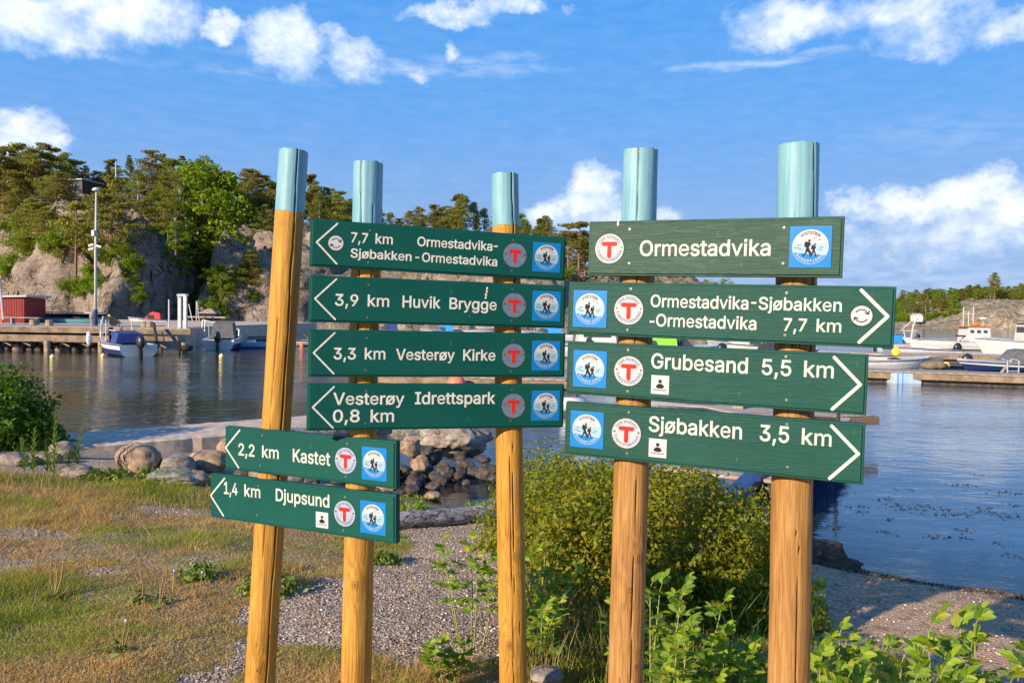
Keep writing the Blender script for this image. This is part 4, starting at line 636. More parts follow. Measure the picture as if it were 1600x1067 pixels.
class Sign:
    def __init__(s, pa, da, pb, db, TL, TR, BR, BL, gm, label, white):
        """pa,pb: pixel points of the two posts on the face plane at depths da, db"""
        A = at(*pa, da); B = at(*pb, db); h = Vector((B.x-A.x, B.y-A.y, 0)).normalized(); s.n = Vector((h.y, -h.x, 0))
        if s.n.y > 0: s.n = -s.n
        s.o = A; c = [s.hit(p) for p in (TL, TR, BR, BL)]
        lm = (c[0]+c[3])/2; rm = (c[1]+c[2])/2; s.u = (rm-lm).normalized(); s.v = s.u.cross(-s.n).normalized()
        if s.v.z < 0: s.v = -s.v
        s.o = (lm+rm)/2; s.w = (rm-lm).length/2; s.h = ((c[0]-c[3]).dot(s.v)+(c[1]-c[2]).dot(s.v))/4
        r = bpy.data.objects.new('direction_sign', None); COL.objects.link(r); y = -s.n
        r.matrix_world = Matrix(((s.u.x, y.x, s.v.x, s.o.x), (s.u.y, y.y, s.v.y, s.o.y), (s.u.z, y.z, s.v.z, s.o.z), (0, 0, 0, 1)))
        tag(r, label, 'sign', 'green hiking trail signs'); s.root = r; s.white = white
        # skew of the outline: left and right edge measured separately
        prof = [(0, T_), (0, .0058), (.0014, .0045), (.0052, .0045), (.0068, .0006), (.0074, .0)]
        V = []; n = len(prof)
        for ins, yy in prof:
            for sx, sz in ((-1, -1), (1, -1), (1, 1), (-1, 1)): V.append((sx*(s.w-ins), yy, sz*(s.h-ins)))
        F = []
        for i in range(n-1):
            for j in range(4): j2 = (j+1) % 4; F.append((i*4+j, i*4+j2, (i+1)*4+j2, (i+1)*4+j))
        F.append((3, 2, 1, 0)); F.append(tuple((n-1)*4+j for j in range(4)))
        mb = MB(); mb.add(V, F); mb.build('board', gm, r, bevel=.0007)
    def hit(s, p):
        d = ray(*p); return CAM + d*((s.o-CAM).dot(s.n)/d.dot(s.n))
    def uv(s, p): q = s.hit(p)-s.o; return q.dot(s.u), q.dot(s.v)
    def text(s, txt, x0, x1, y, y2, cappx, bold=13):
        u0 = s.uv((x0, y)); u1 = s.uv((x1, y2)); c = abs(s.uv((x0, y-cappx))[1]-u0[1])
        word(txt, u0[0], u1[0], (u0[1]+u1[1])/2, c, s.white, s.root, bold)
    def arrow(s, a, b, c, w):
        A, B, C_ = s.uv(a), s.uv(b), s.uv(c); mb = MB(); slab(mb, caps(A, B, w), -.0008, .001); slab(mb, caps(C_, B, w), -.0010, .001); mb.build('arrow', s.white, s.root)
    def screws(s, *ps):
        for p in ps: screw(s.root, *s.uv(p))
    def badge(s, c, r, mbase, mring):
        u, v = s.uv(c); r = r*abs(s.uv((c[0], c[1]-1))[1]-v)
        mb = MB(); slab(mb, circ(u, v, r*1.04, 48), -.0003, .001); mb.m = 1; slab(mb, circ(u, v, r, 48), -.0012, .001); p = mb.build('association_plate', [M_DARK, mbase], s.root)
        mb = MB(); w = r*.145; slab(mb, caps((u-r*.40, v+r*.32), (u+r*.40, v+r*.32), w), -.0016, -.0011); slab(mb, caps((u, v-r*.50), (u, v+r*.32), w), -.0017, -.0011); mb.build('letter_t', M_RED, p)
        arc('DEN NORSKE', u, v, r*.70, r*.19, 90, 125, False, mring, p, -.0014, 16); arc('TURISTFORENING', u, v, r*.88, r*.19, 270, 168, True, mring, p, -.0014, 16)
        for sx in (-1, 1):
            mb = MB(); slab(mb, circ(u+sx*r*.83, v+r*.1, r*.085, 12), -.0022, -.001); mb.m = 1; poly(mb, circ(u+sx*r*.83+.0005, v+r*.1-.0005, r*.05, 8), -.0023); mb.build('screw', [M_STEEL, M_DARK], p)
    def trail(s, a, b, c, d):
        q = [s.uv(p) for p in (a, b, c, d)]; u0 = (q[0][0]+q[3][0])/2; u1 = (q[1][0]+q[2][0])/2; v1 = (q[0][1]+q[1][1])/2; v0 = (q[2][1]+q[3][1])/2
        mb = MB(); slab(mb, [(u0-.0012, v0-.0012), (u1+.0012, v0-.0012), (u1+.0012, v1+.0012), (u0-.0012, v1+.0012)], -.0003, .001); mb.m = 1
        slab(mb, [(u0, v0), (u1, v0), (u1, v1), (u0, v1)], -.0012, .001); p = mb.build('trail_plate', [M_DARK, M_BLUE], s.root)
        cu, cv, S = (u0+u1)/2, (v0+v1)/2, ((u1-u0)+(v1-v0))/2
        g = lambda pts: [(cu+(x-458)/812*S, cv-(y_-575)/812*S) for x, y_ in pts]
        mb = MB(); rr_ = .423*S
        poly(mb, circ(cu, cv, rr_, 56), -.0014); mb.m = 1                                   # white disc
        ri = rr_*.975; ya = .104*S; t = math.degrees(math.asin(ya/ri))
        poly(mb, circ(cu, cv, ri, 40, 180-t, 360+t), -.00152); mb.m = 2                          # pale water
        def edge(xx): return cv-(.126+.064*((xx-cu)/S+.4)/.76)*S
        lo = [(cu+ri*cos(R(a_)), cv+ri*sin(R(a_))) for a_ in range(180, 361, 5)]; lo = [p_ for p_ in lo if p_[1] < edge(p_[0])]
        a0, a1 = lo[0], lo[-1]; poly(mb, lo, -.00164); mb.m = 3
        P_ = [[(345, 575), (350, 490), (378, 462), (405, 480), (402, 570), (375, 582)], [(393, 482), (430, 476), (466, 498), (462, 545), (432, 578), (440, 615), (400, 640), (378, 600)],
              [(383, 600), (430, 608), (400, 685), (335, 777), (308, 765), (365, 690)], [(398, 615), (438, 608), (492, 705), (480, 777), (454, 780), (452, 722), (405, 665)],
              [(470, 622), (484, 555), (500, 533), (517, 555), (510, 628)], [(507, 552), (545, 548), (568, 580), (548, 625), (544, 655), (503, 665)],
              [(500, 650), (534, 655), (512, 712), (480, 768), (460, 760), (490, 700)], [(512, 655), (542, 648), (567, 702), (582, 770), (562, 774), (545, 722)]]
        for i, pp in enumerate(P_): poly(mb, g(pp)[::-1], -.00178-.00003*i)
        poly(mb, g([(438+25*cos(a_*.5), 452-27*sin(a_*.5)) for a_ in range(12)]), -.0019); poly(mb, g([(543+19*cos(a_*.5), 527-20*sin(a_*.5)) for a_ in range(12)]), -.0019)
        for (x, y_, L_) in [(545, 402, 50), (625, 440, 50), (245, 545, 60), (205, 597, 80), (275, 625, 60), (668, 585, 60), (640, 630, 60)]:
            poly(mb, g([(x-L_, y_+5), (x+L_, y_+5), (x+L_*.4, y_-6), (x-L_*.3, y_-5)]), -.00185)
        mb.build('emblem', [M_PW, M_PALE, M_BLUE, M_INK], p)
        arc('KYSTSTIEN', cu, cv, .305*S, .072*S, 90, 80, False, M_INK, p, -.0019, 14); arc('SANDEFJORD', cu, cv, .385*S, .068*S, 268, 118, True, M_PW, p, -.0020, 12)
    def loop(s, c, r):
        u, v = s.uv(c); r = r*abs(s.uv((c[0], c[1]-1))[1]-v); mb = MB(); slab(mb, circ(u, v, r*1.1, 40), -.0003, .001); mb.m = 1; slab(mb, circ(u, v, r, 40), -.0012, .001)
        p = mb.build('round_trip_plate', [M_DARK, M_PW], s.root); mb = MB(); q = r*.62; t = r*.055
        for k_, (a0, a1) in enumerate(((25, 150), (205, 330))):
            A = circ(u, v, q+t, 14, a0, a1); B = circ(u, v, q-t, 14, a0, a1)[::-1]
            for i in range(14): poly(mb, [A[i], A[i+1], B[13-i], B[14-i]], -.0015)
            te = R(a0); e = Vector((u+q*cos(te), v+q*sin(te))); tg = Vector((sin(te), -cos(te))); nn = Vector((cos(te), sin(te)))
            for sg in (-1, 1):
                tip = e+tg*r*.12; bk = e-tg*r*.14+nn*sg*r*.22; mb2 = caps(tip, bk, t); poly(mb, mb2, -.0016-.0001*(sg+1))
        mb.build('arrows', M_INK, p)
    def bather(s, a, b, c, d):
        q = [s.uv(p) for p in (a, b, c, d)]; u0 = (q[0][0]+q[3][0])/2; u1 = (q[1][0]+q[2][0])/2; v1 = (q[0][1]+q[1][1])/2; v0 = (q[2][1]+q[3][1])/2
        mb = MB(); slab(mb, [(u0-.0008, v0-.0008), (u1+.0008, v0-.0008), (u1+.0008, v1+.0008), (u0-.0008, v1+.0008)], -.0003, .001); mb.m = 1
        slab(mb, [(u0, v0), (u1, v0), (u1, v1), (u0, v1)], -.001, .001); p = mb.build('bathing_plate', [M_DARK, M_PW], s.root)
        W_, H_ = u1-u0, v1-v0; f = lambda x, y_: (u0+x*W_, v0+y_*H_); mb = MB()
        poly(mb, [f(.5+.10*cos(t), .68+.10*sin(t)) for t in np.linspace(0, 6.0, 14)], -.0013)
        poly(mb, [f(*z_) for z_ in ((.26, .36), (.4, .30), (.6, .30), (.74, .36), (.70, .46), (.60, .55), (.40, .55), (.30, .46))], -.0013)
        N_ = 24; T = [f(.12+.76*i/N_, .235+.028*sin(i/N_*6.28*3.5)) for i in range(N_+1)]; B = [f(.12+.76*i/N_, .195+.028*sin(i/N_*6.28*3.5)) for i in range(N_+1)]
        for i in range(N_): poly(mb, [B[i], B[i+1], T[i+1], T[i]], -.0013)
        mb.build('emblem', M_INK, p)
    def dropping(s, pts, r):
        rg = random.Random(len(pts)*7+int(pts[0][0])); mb = MB()
        for p in pts:
            u, v = s.uv(p)
            for j in range(3): mb.ball((u+rg.uniform(-r, r)*.4, 0, v+rg.uniform(-r, r)*.7), (r*rg.uniform(.5, .9), .0015, r*rg.uniform(.6, 1.1)), 10)
        mb.build('bird_dropping', M_DROP, s.root, smooth=True)
def Z(ox, oy, sc_): return lambda *a: tuple((ox+a[i]/sc_, oy+a[i+1]/sc_) for i in range(0, len(a), 2))
Z1 = Z(470, 330, 3.7209); Z2 = Z(470, 500, 3.7209); Z3 = Z(320, 650, 5.0); Z4 = Z(870, 330, 2.963); Z5 = Z(870, 530, 2.963)
def T(s, z, sc_, txt, x0, x1, y, y2, cap, bold=13):
    (a, b), (c, d) = z(x0, y, x1, y2); s.text(txt, a, c, b, d, cap/sc_, bold)
def mk(group, z, cs, gm, label, white):
    pa, da, pb, db = group; return Sign(pa, da, pb, db, *z(*cs), gm, label, white)
GL = ((572, 500), 2.66, (793, 500), 2.80); GB = ((425, 740), 2.82, (562, 740), 2.655); GR = ((992, 500), 2.255, (1243, 500), 2.075)
s = mk(GL, Z1, (60, 42, 1545, 153, 1537, 403, 48, 320), G_D, 'topmost sign of the left stack, pointing left to Ormestadvika - Sjøbakken 7,7 km', M_WHITE2)
q = 3.7209
T(s, Z1, q, '7,7', 293, 388, 180, 186, 56); T(s, Z1, q, 'km', 435, 533, 188, 193, 56); T(s, Z1, q, 'Ormestadvika', 678, 1112, 205, 227, 53); T(s, Z1, q, '-', 1122, 1143, 227, 227, 53)
T(s, Z1, q, 'Sjøbakken', 290, 642, 269, 289, 51); T(s, Z1, q, '-', 666, 686, 291, 291, 51); T(s, Z1, q, 'Ormestadvika', 705, 1140, 295, 318, 52)
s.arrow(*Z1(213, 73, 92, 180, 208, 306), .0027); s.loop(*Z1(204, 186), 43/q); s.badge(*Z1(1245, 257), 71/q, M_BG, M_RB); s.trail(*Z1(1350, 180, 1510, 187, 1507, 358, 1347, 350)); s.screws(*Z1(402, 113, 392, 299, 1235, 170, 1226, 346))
s = mk(GL, Z1, (53, 370, 1543, 433, 1538, 680, 45, 645), G_D, 'green sign for Huvik Brygge 3,9 km, second from the top in the left stack', M_WHITE2)
T(s, Z1, q, '3,9', 200, 332, 547, 552, 66); T(s, Z1, q, 'km', 390, 512, 552, 556, 66); T(s, Z1, q, 'Huvik', 592, 810, 558, 565, 66); T(s, Z1, q, 'Brygge', 865, 1137, 568, 575, 64)
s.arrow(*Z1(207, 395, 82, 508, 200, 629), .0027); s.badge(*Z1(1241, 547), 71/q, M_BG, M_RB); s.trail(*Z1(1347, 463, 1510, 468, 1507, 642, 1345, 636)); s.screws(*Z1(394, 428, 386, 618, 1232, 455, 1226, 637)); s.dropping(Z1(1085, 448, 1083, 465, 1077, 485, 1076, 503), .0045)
s = mk(GL, Z2, (50, 55, 1540, 78, 1537, 333, 38, 330), G_D, 'green sign for Vesterøy Kirke 3,3 km, third in the left stack', M_WHITE2)
T(s, Z2, q, '3,3', 192, 318, 226, 229, 65); T(s, Z2, q, 'km', 373, 490, 227, 229, 65); T(s, Z2, q, 'Vesterøy', 555, 893, 229, 234, 62); T(s, Z2, q, 'Kirke', 945, 1130, 233, 236, 62)
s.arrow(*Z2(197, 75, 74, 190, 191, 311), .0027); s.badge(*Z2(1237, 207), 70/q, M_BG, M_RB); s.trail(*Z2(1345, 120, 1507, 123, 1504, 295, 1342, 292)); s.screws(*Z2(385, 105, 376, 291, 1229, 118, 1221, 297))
s = mk(GL, Z2, (42, 370, 1533, 372, 1530, 625, 30, 643), G_D, 'green sign for Vesterøy Idrettspark 0,8 km at the bottom of the left stack', M_WHITE2)
T(s, Z2, q, 'Vesterøy', 190, 600, 490, 490, 68); T(s, Z2, q, 'Idrettspark', 665, 1128, 487, 486, 68); T(s, Z2, q, '0,8', 188, 340, 592, 592, 70); T(s, Z2, q, 'km', 407, 540, 592, 590, 70)
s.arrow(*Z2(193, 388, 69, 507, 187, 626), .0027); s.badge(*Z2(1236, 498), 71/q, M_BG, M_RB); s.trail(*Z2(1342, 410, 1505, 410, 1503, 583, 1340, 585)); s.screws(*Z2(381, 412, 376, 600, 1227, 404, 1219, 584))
q = 5.0
s = mk(GB, Z3, (160, 80, 1497, 200, 1480, 573, 147, 410), G_C, 'short green sign for Kastet 2,2 km, upper of the two at the lower left', M_WHITE)
T(s, Z3, q, '2,2', 265, 388, 303, 315, 90); T(s, Z3, q, 'km', 450, 577, 321, 333, 90); T(s, Z3, q, 'Kastet', 690, 978, 357, 382, 98)
s.arrow(*Z3(273, 110, 164, 245, 265, 401), .0032); s.badge(*Z3(1101, 347), 101/q, M_BL, M_RING); s.trail(*Z3(1230, 235, 1424, 252, 1420, 512, 1226, 490)); s.screws(*Z3(448, 150, 436, 384, 1111, 215, 1101, 472))
s = mk(GB, Z3, (42, 447, 1497, 620, 1478, 997, 35, 787), G_C, 'green sign for Djupsund 1,4 km with a bathing plate, lowest at the left', M_WHITE)
T(s, Z3, q, '1,4', 152, 255, 606, 614, 90); T(s, Z3, q, 'km', 312, 433, 624, 638, 90); T(s, Z3, q, 'Djupsund', 557, 972, 660, 711, 93)
s.arrow(*Z3(155, 485, 47, 618, 147, 777), .0032); s.badge(*Z3(1093, 760), 100/q, M_BL, M_RING); s.trail(*Z3(1218, 655, 1416, 677, 1412, 934, 1215, 905)); s.bather(*Z3(870, 743, 968, 755, 963, 878, 868, 864)); s.screws(*Z3(419, 543, 409, 772, 1098, 630, 1084, 892))
q = 2.963
s = mk(GR, Z4, (148, 48, 1330, 22, 1322, 308, 142, 298), G_A, 'weathered green place-name sign reading Ormestadvika without an arrow, top right', M_WHITE)
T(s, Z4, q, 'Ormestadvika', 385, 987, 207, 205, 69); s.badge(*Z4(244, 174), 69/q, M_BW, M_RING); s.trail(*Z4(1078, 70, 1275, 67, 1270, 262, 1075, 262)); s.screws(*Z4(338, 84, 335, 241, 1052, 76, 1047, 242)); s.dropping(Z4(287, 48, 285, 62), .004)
s = mk(GR, Z4, (55, 325, 1572, 350, 1560, 635, 45, 570), G_B, 'longest green sign, pointing right to Ormestadvika - Sjøbakken 7,7 km', M_WHITE)
T(s, Z4, q, 'Ormestadvika', 435, 885, 443, 454, 55); T(s, Z4, q, '-', 900, 922, 448, 448, 55); T(s, Z4, q, 'Sjøbakken', 935, 1317, 455, 464, 56)
T(s, Z4, q, '-', 430, 450, 535, 535, 55); T(s, Z4, q, 'Ormestadvika', 460, 922, 533, 547, 55); T(s, Z4, q, '7,7', 1050, 1155, 553, 556, 57); T(s, Z4, q, 'km', 1203, 1315, 557, 561, 57)
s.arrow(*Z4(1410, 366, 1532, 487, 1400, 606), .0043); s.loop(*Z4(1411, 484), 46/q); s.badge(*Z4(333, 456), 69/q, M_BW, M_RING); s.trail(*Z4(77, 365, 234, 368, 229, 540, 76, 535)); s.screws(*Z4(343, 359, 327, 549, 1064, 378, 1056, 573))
s = mk(GR, Z5, (50, 10, 1443, 70, 1432, 355, 38, 250), G_B, 'green sign pointing right to Grubesand 5,5 km with a bathing plate', M_WHITE)
T(s, Z5, q, 'Grubesand', 438, 882, 135, 155, 67); T(s, Z5, q, '5,5', 950, 1083, 163, 169, 70); T(s, Z5, q, 'km', 1145, 1280, 173, 179, 72)
s.arrow(*Z5(1285, 84, 1405, 210, 1275, 323), .0043); s.badge(*Z5(333, 147), 69/q, M_BW, M_RING); s.trail(*Z5(77, 50, 232, 55, 229, 228, 76, 217)); s.bather(*Z5(438, 166, 521, 168, 519, 257, 436, 251)); s.screws(*Z5(330, 49, 328, 240, 1061, 80, 1063, 280))
s = mk(GR, Z5, (42, 290, 1428, 390, 1418, 677, 30, 530), G_B, 'lowest green sign at the right, pointing right to Sjøbakken 3,5 km', M_WHITE)
T(s, Z5, q, 'Sjøbakken', 427, 855, 427, 458, 68); T(s, Z5, q, '3,5', 940, 1073, 470, 476, 72); T(s, Z5, q, 'km', 1135, 1270, 485, 495, 72)
s.arrow(*Z5(1273, 401, 1396, 530, 1263, 643), .0043); s.badge(*Z5(322, 435), 69/q, M_BW, M_RING); s.trail(*Z5(65, 328, 218, 338, 215, 508, 62, 495)); s.bather(*Z5(427, 457, 510, 463, 507, 549, 425, 544)); s.screws(*Z5(333, 338, 325, 527, 1065, 392, 1068, 591))
# ------------------------------------------------------------------ harbour materials
M_GEL = plain('white_gelcoat', (.56, .555, .54), .3, var=.08, scale=3, dirt=(.5, .47, .4)); M_CREAM = plain('cream_gelcoat', (.50, .46, .39), .35, var=.08, scale=3)
M_NAVY = plain('navy_canvas', (.02, .04, .17), .8, var=.25, scale=5); M_NAVYH = plain('navy_hull', (.02, .035, .12), .3)
M_ORANGE = plain('orange_paint', (.60, .17, .02), .4, var=.1, scale=4); M_BLK = plain('black_plastic', (.02, .02, .022), .4, var=.3, scale=9)
M_GREYC = plain('grey_canvas', (.11, .11, .12), .85, var=.25, scale=5); M_SILV = plain('galvanised_steel', (.56, .58, .60), .35, .45, var=.12, scale=6)
M_POLE = plain('pole_grey', (.48, .48, .46), .5, var=.08); M_GLASS = plain('tinted_glass', (.05, .06, .07), .1)
M_BLUEC = plain('blue_canvas', (.02, .25, .72), .7, var=.15, scale=5); M_REDC = plain('red_canvas', (.60, .05, .05), .7, var=.2, scale=5)
M_BUOYO = plain('orange_buoy', (.85, .30, .08), .5, var=.15, scale=6); M_BUOYY = plain('yellow_buoy', (.80, .62, .25), .5, var=.15, scale=6); M_BUOYR = plain('red_buoy', (.80, .17, .08), .5, var=.15)
M_DECKW = plain('grey_planks', (.34, .28, .23), .85, var=.3, scale=3, bump=.3, dirt=(.18, .14, .11)); M_DECKB = plain('brown_timber', (.22, .155, .10), .85, var=.35, scale=3, bump=.3, dirt=(.09, .06, .04))
M_PILE = plain('pile_wood', (.30, .235, .17), .85, var=.3, scale=4, bump=.4); M_SHED = plain('red_shed_paint', (.22, .018, .014), .75, var=.2, scale=4)
M_SHEDR = plain('shed_roof', (.42, .40, .42), .6); M_DKWOOD = plain('dark_timber', (.035, .028, .022), .8, var=.3); M_TEAL = plain('teal_hull', (.10, .30, .36), .5)
M_YEL = plain('yellow_plastic', (.85, .55, .04), .4); M_GRN = plain('lime_plastic', (.25, .75, .05), .4); M_TYRE = plain('rubber', (.015, .015, .015), .8)
M_PALEBL = plain('pale_blue_float', (.38, .48, .57), .5, var=.1, scale=4); M_HOUSE = plain('house_wall', (.62, .60, .55), .7); M_CONC = plain('concrete', (.50, .39, .30), .9, var=.22, scale=7, bump=.5, dirt=(.27, .21, .16))
M_GREYBOAT = plain('grey_tube', (.30, .31, .33), .5, var=.1)

def boat(name, L, B, h, label, hull=None, band=None, deck=None, canopy=None, can_m=None, windshield=True, outboard=True, rail=False, cabin=None, fore=.5, group=None, loc=(0, 0), head=0, trim=None, extras=None):
    hull = hull or M_GEL; band = band or hull; deck = deck or M_CREAM
    r = empty(name, (loc[0], loc[1], 0), head, label=label, cat='boat', group=group)
    N = 14; st = []
    for i in range(N+1):
        t = i/N; b = B/2*(1-max(0, (t-.42)/.58)**2.3)*(.93+.07*min(1, t*3)); zs = h*(1+.32*t*t)-.04; zk = -.22+.3*max(0, (t-.75)/.25)**2*h*1.2
        zc = .06+.35*h*t**2.5; x = -L/2+L*.90*t; rk = L*.10*t**2
        st.append([(x, 0, zk), (x+rk*.2, b*.80, zc*.6), (x+rk*.35, b*.86, max(zc, .10)), (x+rk*.7, b*.97, (zs+zc)*.5), (x+rk, b, zs)])
    V = []; F = []; mi = []
    for s_ in st:
        for sgn in (1, -1):
            for (x, y, z) in s_: V.append((x, y*sgn, z))
    for i in range(N):
        for sgn in (0, 1):
            for j in range(4):
                a = i*10+sgn*5+j; b_ = a+10; f = (a, a+1, b_+1, b_); F.append(f if sgn == 0 else f[::-1]); mi.append(1 if j < (3 if band is M_NAVYH and L < 5.35 else 2) else 0)
    for j in range(4): F.append((j, 5+j, 5+j+1, j+1)); mi.append(0)
    mb = MB(); mb.v = V; mb.f = F; mb.mi = mi; mb.build('hull', [hull, band], r, smooth=False)
    mb = MB()   # side decks, foredeck, cockpit floor and coaming
    for i in range(N):
        a, b_ = st[i][4], st[i+1][4]; t = (i+.5)/N; w = .16*B/2
        for sg in (1, -1):
            if t < 1-fore:
                q = [(a[0], a[1]*sg, a[2]+.002), (b_[0], b_[1]*sg, b_[2]+.002), (b_[0], (b_[1]-w)*sg, b_[2]+.012), (a[0], (a[1]-w)*sg, a[2]+.012)]
                q2 = [(a[0], (a[1]-w)*sg, a[2]+.012), (b_[0], (b_[1]-w)*sg, b_[2]+.012), (b_[0], (b_[1]-w)*sg, .18), (a[0], (a[1]-w)*sg, .18)]
                q3 = [(a[0], (a[1]-w)*sg, .18), (b_[0], (b_[1]-w)*sg, .18), (b_[0], 0, .18), (a[0], 0, .18)]
                for q_ in (q, q2, q3): mb.add(q_, [(0, 1, 2, 3)] if sg < 0 else [(3, 2, 1, 0)])
            else:
                q = [(a[0], a[1]*sg, a[2]+.002), (b_[0], b_[1]*sg, b_[2]+.002), (b_[0], 0, b_[2]+.10*B/2), (a[0], 0, a[2]+.10*B/2)]; mb.add(q, [(0, 1, 2, 3)] if sg < 0 else [(3, 2, 1, 0)])
    mb.box((-L/2+.06, 0, h*.62), (.10, B*.80, h*.55)); mb.box((-L*.16, 0, .34), (.4, B*.7, .3)); mb.build('deck', deck, r)
    rr_ = MB()
    for sg in (1, -1): rr_.tube([(p[4][0], (p[4][1]+.015)*sg, p[4][2]-.03) for p in st], .028, 6)
    rr_.build('rub_rail', trim or M_NAVYH, r)
    xw = -L/2+L*(1-fore)
    if windshield:
        mb = MB(); b = B*.36; z0 = h+.03
        mb.add([(xw+.35, -b*.8, z0), (xw+.35, b*.8, z0), (xw-.05, b*.75, z0+.42), (xw-.05, -b*.75, z0+.42), (xw-.6, -b, z0), (xw-.6, b, z0), (xw-.5, -b*.95, z0+.36), (xw-.5, b*.95, z0+.36)], [(0, 1, 2, 3), (4, 0, 3, 6), (1, 5, 7, 2)])
        mb.build('windshield', M_GLASS, r)
    if canopy:
        zt = h+canopy; b = B*.36; x0, x1 = xw-L*.34, xw+.25; mb = MB()
        mb.add([(x0, -b, h), (x0, b, h), (x0+.1, b*.8, zt*.93), (x0+.1, -b*.8, zt*.93), (x1, -b*.9, h), (x1, b*.9, h), (x1-.55, b*.7, zt), (x1-.55, -b*.7, zt), ((x0+x1)/2, -b*.76, zt+.05), ((x0+x1)/2, b*.76, zt+.05)],
               [(0, 3, 2, 1), (4, 5, 6, 7), (0, 4, 7, 8, 3), (1, 2, 9, 6, 5), (7, 6, 9, 8), (8, 9, 2, 3)])
        mb.build('canopy', can_m or M_NAVY, r)
    if outboard:
        ob = MB().ball((-L/2-.24, 0, h+.10), (.30, .20, .36), 12).build('outboard_motor', outboard if not isinstance(outboard, bool) else M_BLK, r, smooth=True)
        mb = MB(); mb.box((-L/2-.26, 0, h*.2), (.2, .15, h*.8)); mb.box((-L/2-.10, 0, h+.02), (.3, .22, .16)); mb.box((-L/2-.32, 0, -.02), (.42, .2, .03)); mb.build('motor_leg', M_BLK, ob)
    if rail:
        mb = MB(); n0 = int(N*(1-fore))
        for sg in (1, -1):
            pts = [(p[4][0], p[4][1]*.93*sg, p[4][2]+.42) for p in st[n0:]]; mb.tube(pts, .014, 5)
            for p in st[n0::2]: mb.tube([(p[4][0], p[4][1]*.93*sg, p[4][2]), (p[4][0], p[4][1]*.93*sg, p[4][2]+.42)], .012, 5)
        mb.build('bow_rail', M_SILV, r)
    if cabin:
        cl, ch, cx = cabin; mb = MB(); mb.box((cx, 0, h+ch/2), (cl, B*.62, ch), taper=.9); mb.m = 1
        for sg in (-1, 1): mb.box((cx, sg*B*.295, h+ch*.68), (cl*.7, .03, ch*.3))
        mb.box((cx+cl*.475, 0, h+ch*.68), (.04, B*.45, ch*.3)); mb.build('cabin', [M_GEL, M_GLASS], r)
        MB().box((cx, 0, h+ch+.03), (cl*1.05, B*.62, .06)).build('cabin_roof', trim or M_GEL, r)
    if extras: extras(r)
    return r
def P0(px, py): p = onz(px, py, 0); return (p.x, p.y)

# ------------------------------------------------------------------ harbour at the left
def planks(parent, x0, x1, y0, y1, z, w, mt, th=.05, along='x', jit=.004, name='plank', gap=.012, seed=0):
    """deck planks as single parts sharing one mesh"""
    rg = random.Random(seed); L = (y1-y0) if along == 'x' else (x1-x0); n = int(((x1-x0) if along == 'x' else (y1-y0))/w)
    d = (w-gap, L, th) if along == 'x' else (L, w-gap, th); me = MB().box((0, 0, 0), d).mesh(name, mt)
    for i in range(n):
        o = link(name, me, parent); c = (i+.5)*w
        o.location = (x0+c, (y0+y1)/2+rg.uniform(-jit, jit)*4, z+rg.uniform(-jit, jit)) if along == 'x' else ((x0+x1)/2+rg.uniform(-jit, jit)*4, y0+c, z+rg.uniform(-jit, jit))
zd = 1.30; D1 = 43.0
xl = at(-60, 520, D1).x; xr = at(171, 520, D1).x; xe = at(303, 515, D1+.6).x
pier = empty('timber_pier', (0, 0, 0), label='long brown timber pier on a stone footing at the left', cat='pier')
planks(pier, xl, xr, D1, D1+7, zd, .42, M_DECKW, name='deck_plank', seed=1)
mb = MB(); mb.box(((xl+xr)/2, D1-.05, zd-.16), (xr-xl, .12, .30)); mb.build('fascia_board', M_DECKB, pier)
mb = MB(); mb.box(((xl+xr)/2, D1-.02, zd-.62), (xr-xl, .2, .36)); mb.build('fascia_board', M_DECKB, pier)
mb = MB(); mb.box(((xl+xr)/2, D1+.9, zd-.4), (xr-xl, .2, .75)); mb.build('back_beam', M_DKWOOD, pier)
me = MB().beam((0, 0, 0), (.55, -.05, -.24), .1, .07).mesh('brace', M_DECKB)
for i in range(9): link('brace', me, pier, loc=(xl+2.1+i*1.05, D1+.12, zd-.80))
pm = MB().lathe([(.17, -1.2), (.16, zd-.75)], n=12).mesh('pile', M_PILE)
for px in (-30, 77, 161): link('pile', pm, pier, loc=(at(px, 540, D1).x, D1-.18, 0))
bm_ = MB().lathe([(.20, 0), (.19, .30), (.12, .33)], n=12).mesh('bollard', M_PILE)
for i, px in enumerate((52, 77, 226, 234)):
    tag(link('bollard', bm_, loc=(at(px, 505, D1+2.2 if i != 1 else D1+1).x, D1+(2.2 if i != 1 else 1), zd+.03)), ['stumpy timber bollard by the bench end on the left pier', 'stumpy timber bollard near the front edge of the left pier', 'first of two short wooden bollards left of the land-stored boat', 'second of two short wooden bollards left of the land-stored boat'][i], 'bollard', 'bollards on the pier')
wall = empty('stone_wall', (0, 0, 0), label='dark rubble stone wall under the timber pier', cat='wall')
tag(MB().box(((xl+xr)/2, D1+1.6, .1), (xr-xl, 1.2, 1.3)).build('wall_core', M_BOULD3, wall))
rg = random.Random(8); sms = [rock_mesh('stone', 50+i, M_BOULD3 if i % 3 else M_BOULD, (1, .8, .75), .5, 2) for i in range(6)]
for row in range(3):
    x = xl
    while x < xr-.2:
        w = rg.uniform(.30, .62); o = link('stone', sms[rg.randrange(6)], wall, loc=(x+w/2, D1+.75+row*.12+rg.uniform(-.12, .12), .0+row*.27+rg.uniform(-.06, .06)), rot=(rg.uniform(0, 6), rg.uniform(0, 6), rg.uniform(0, 6)), scale=w*.62); x += w*.92
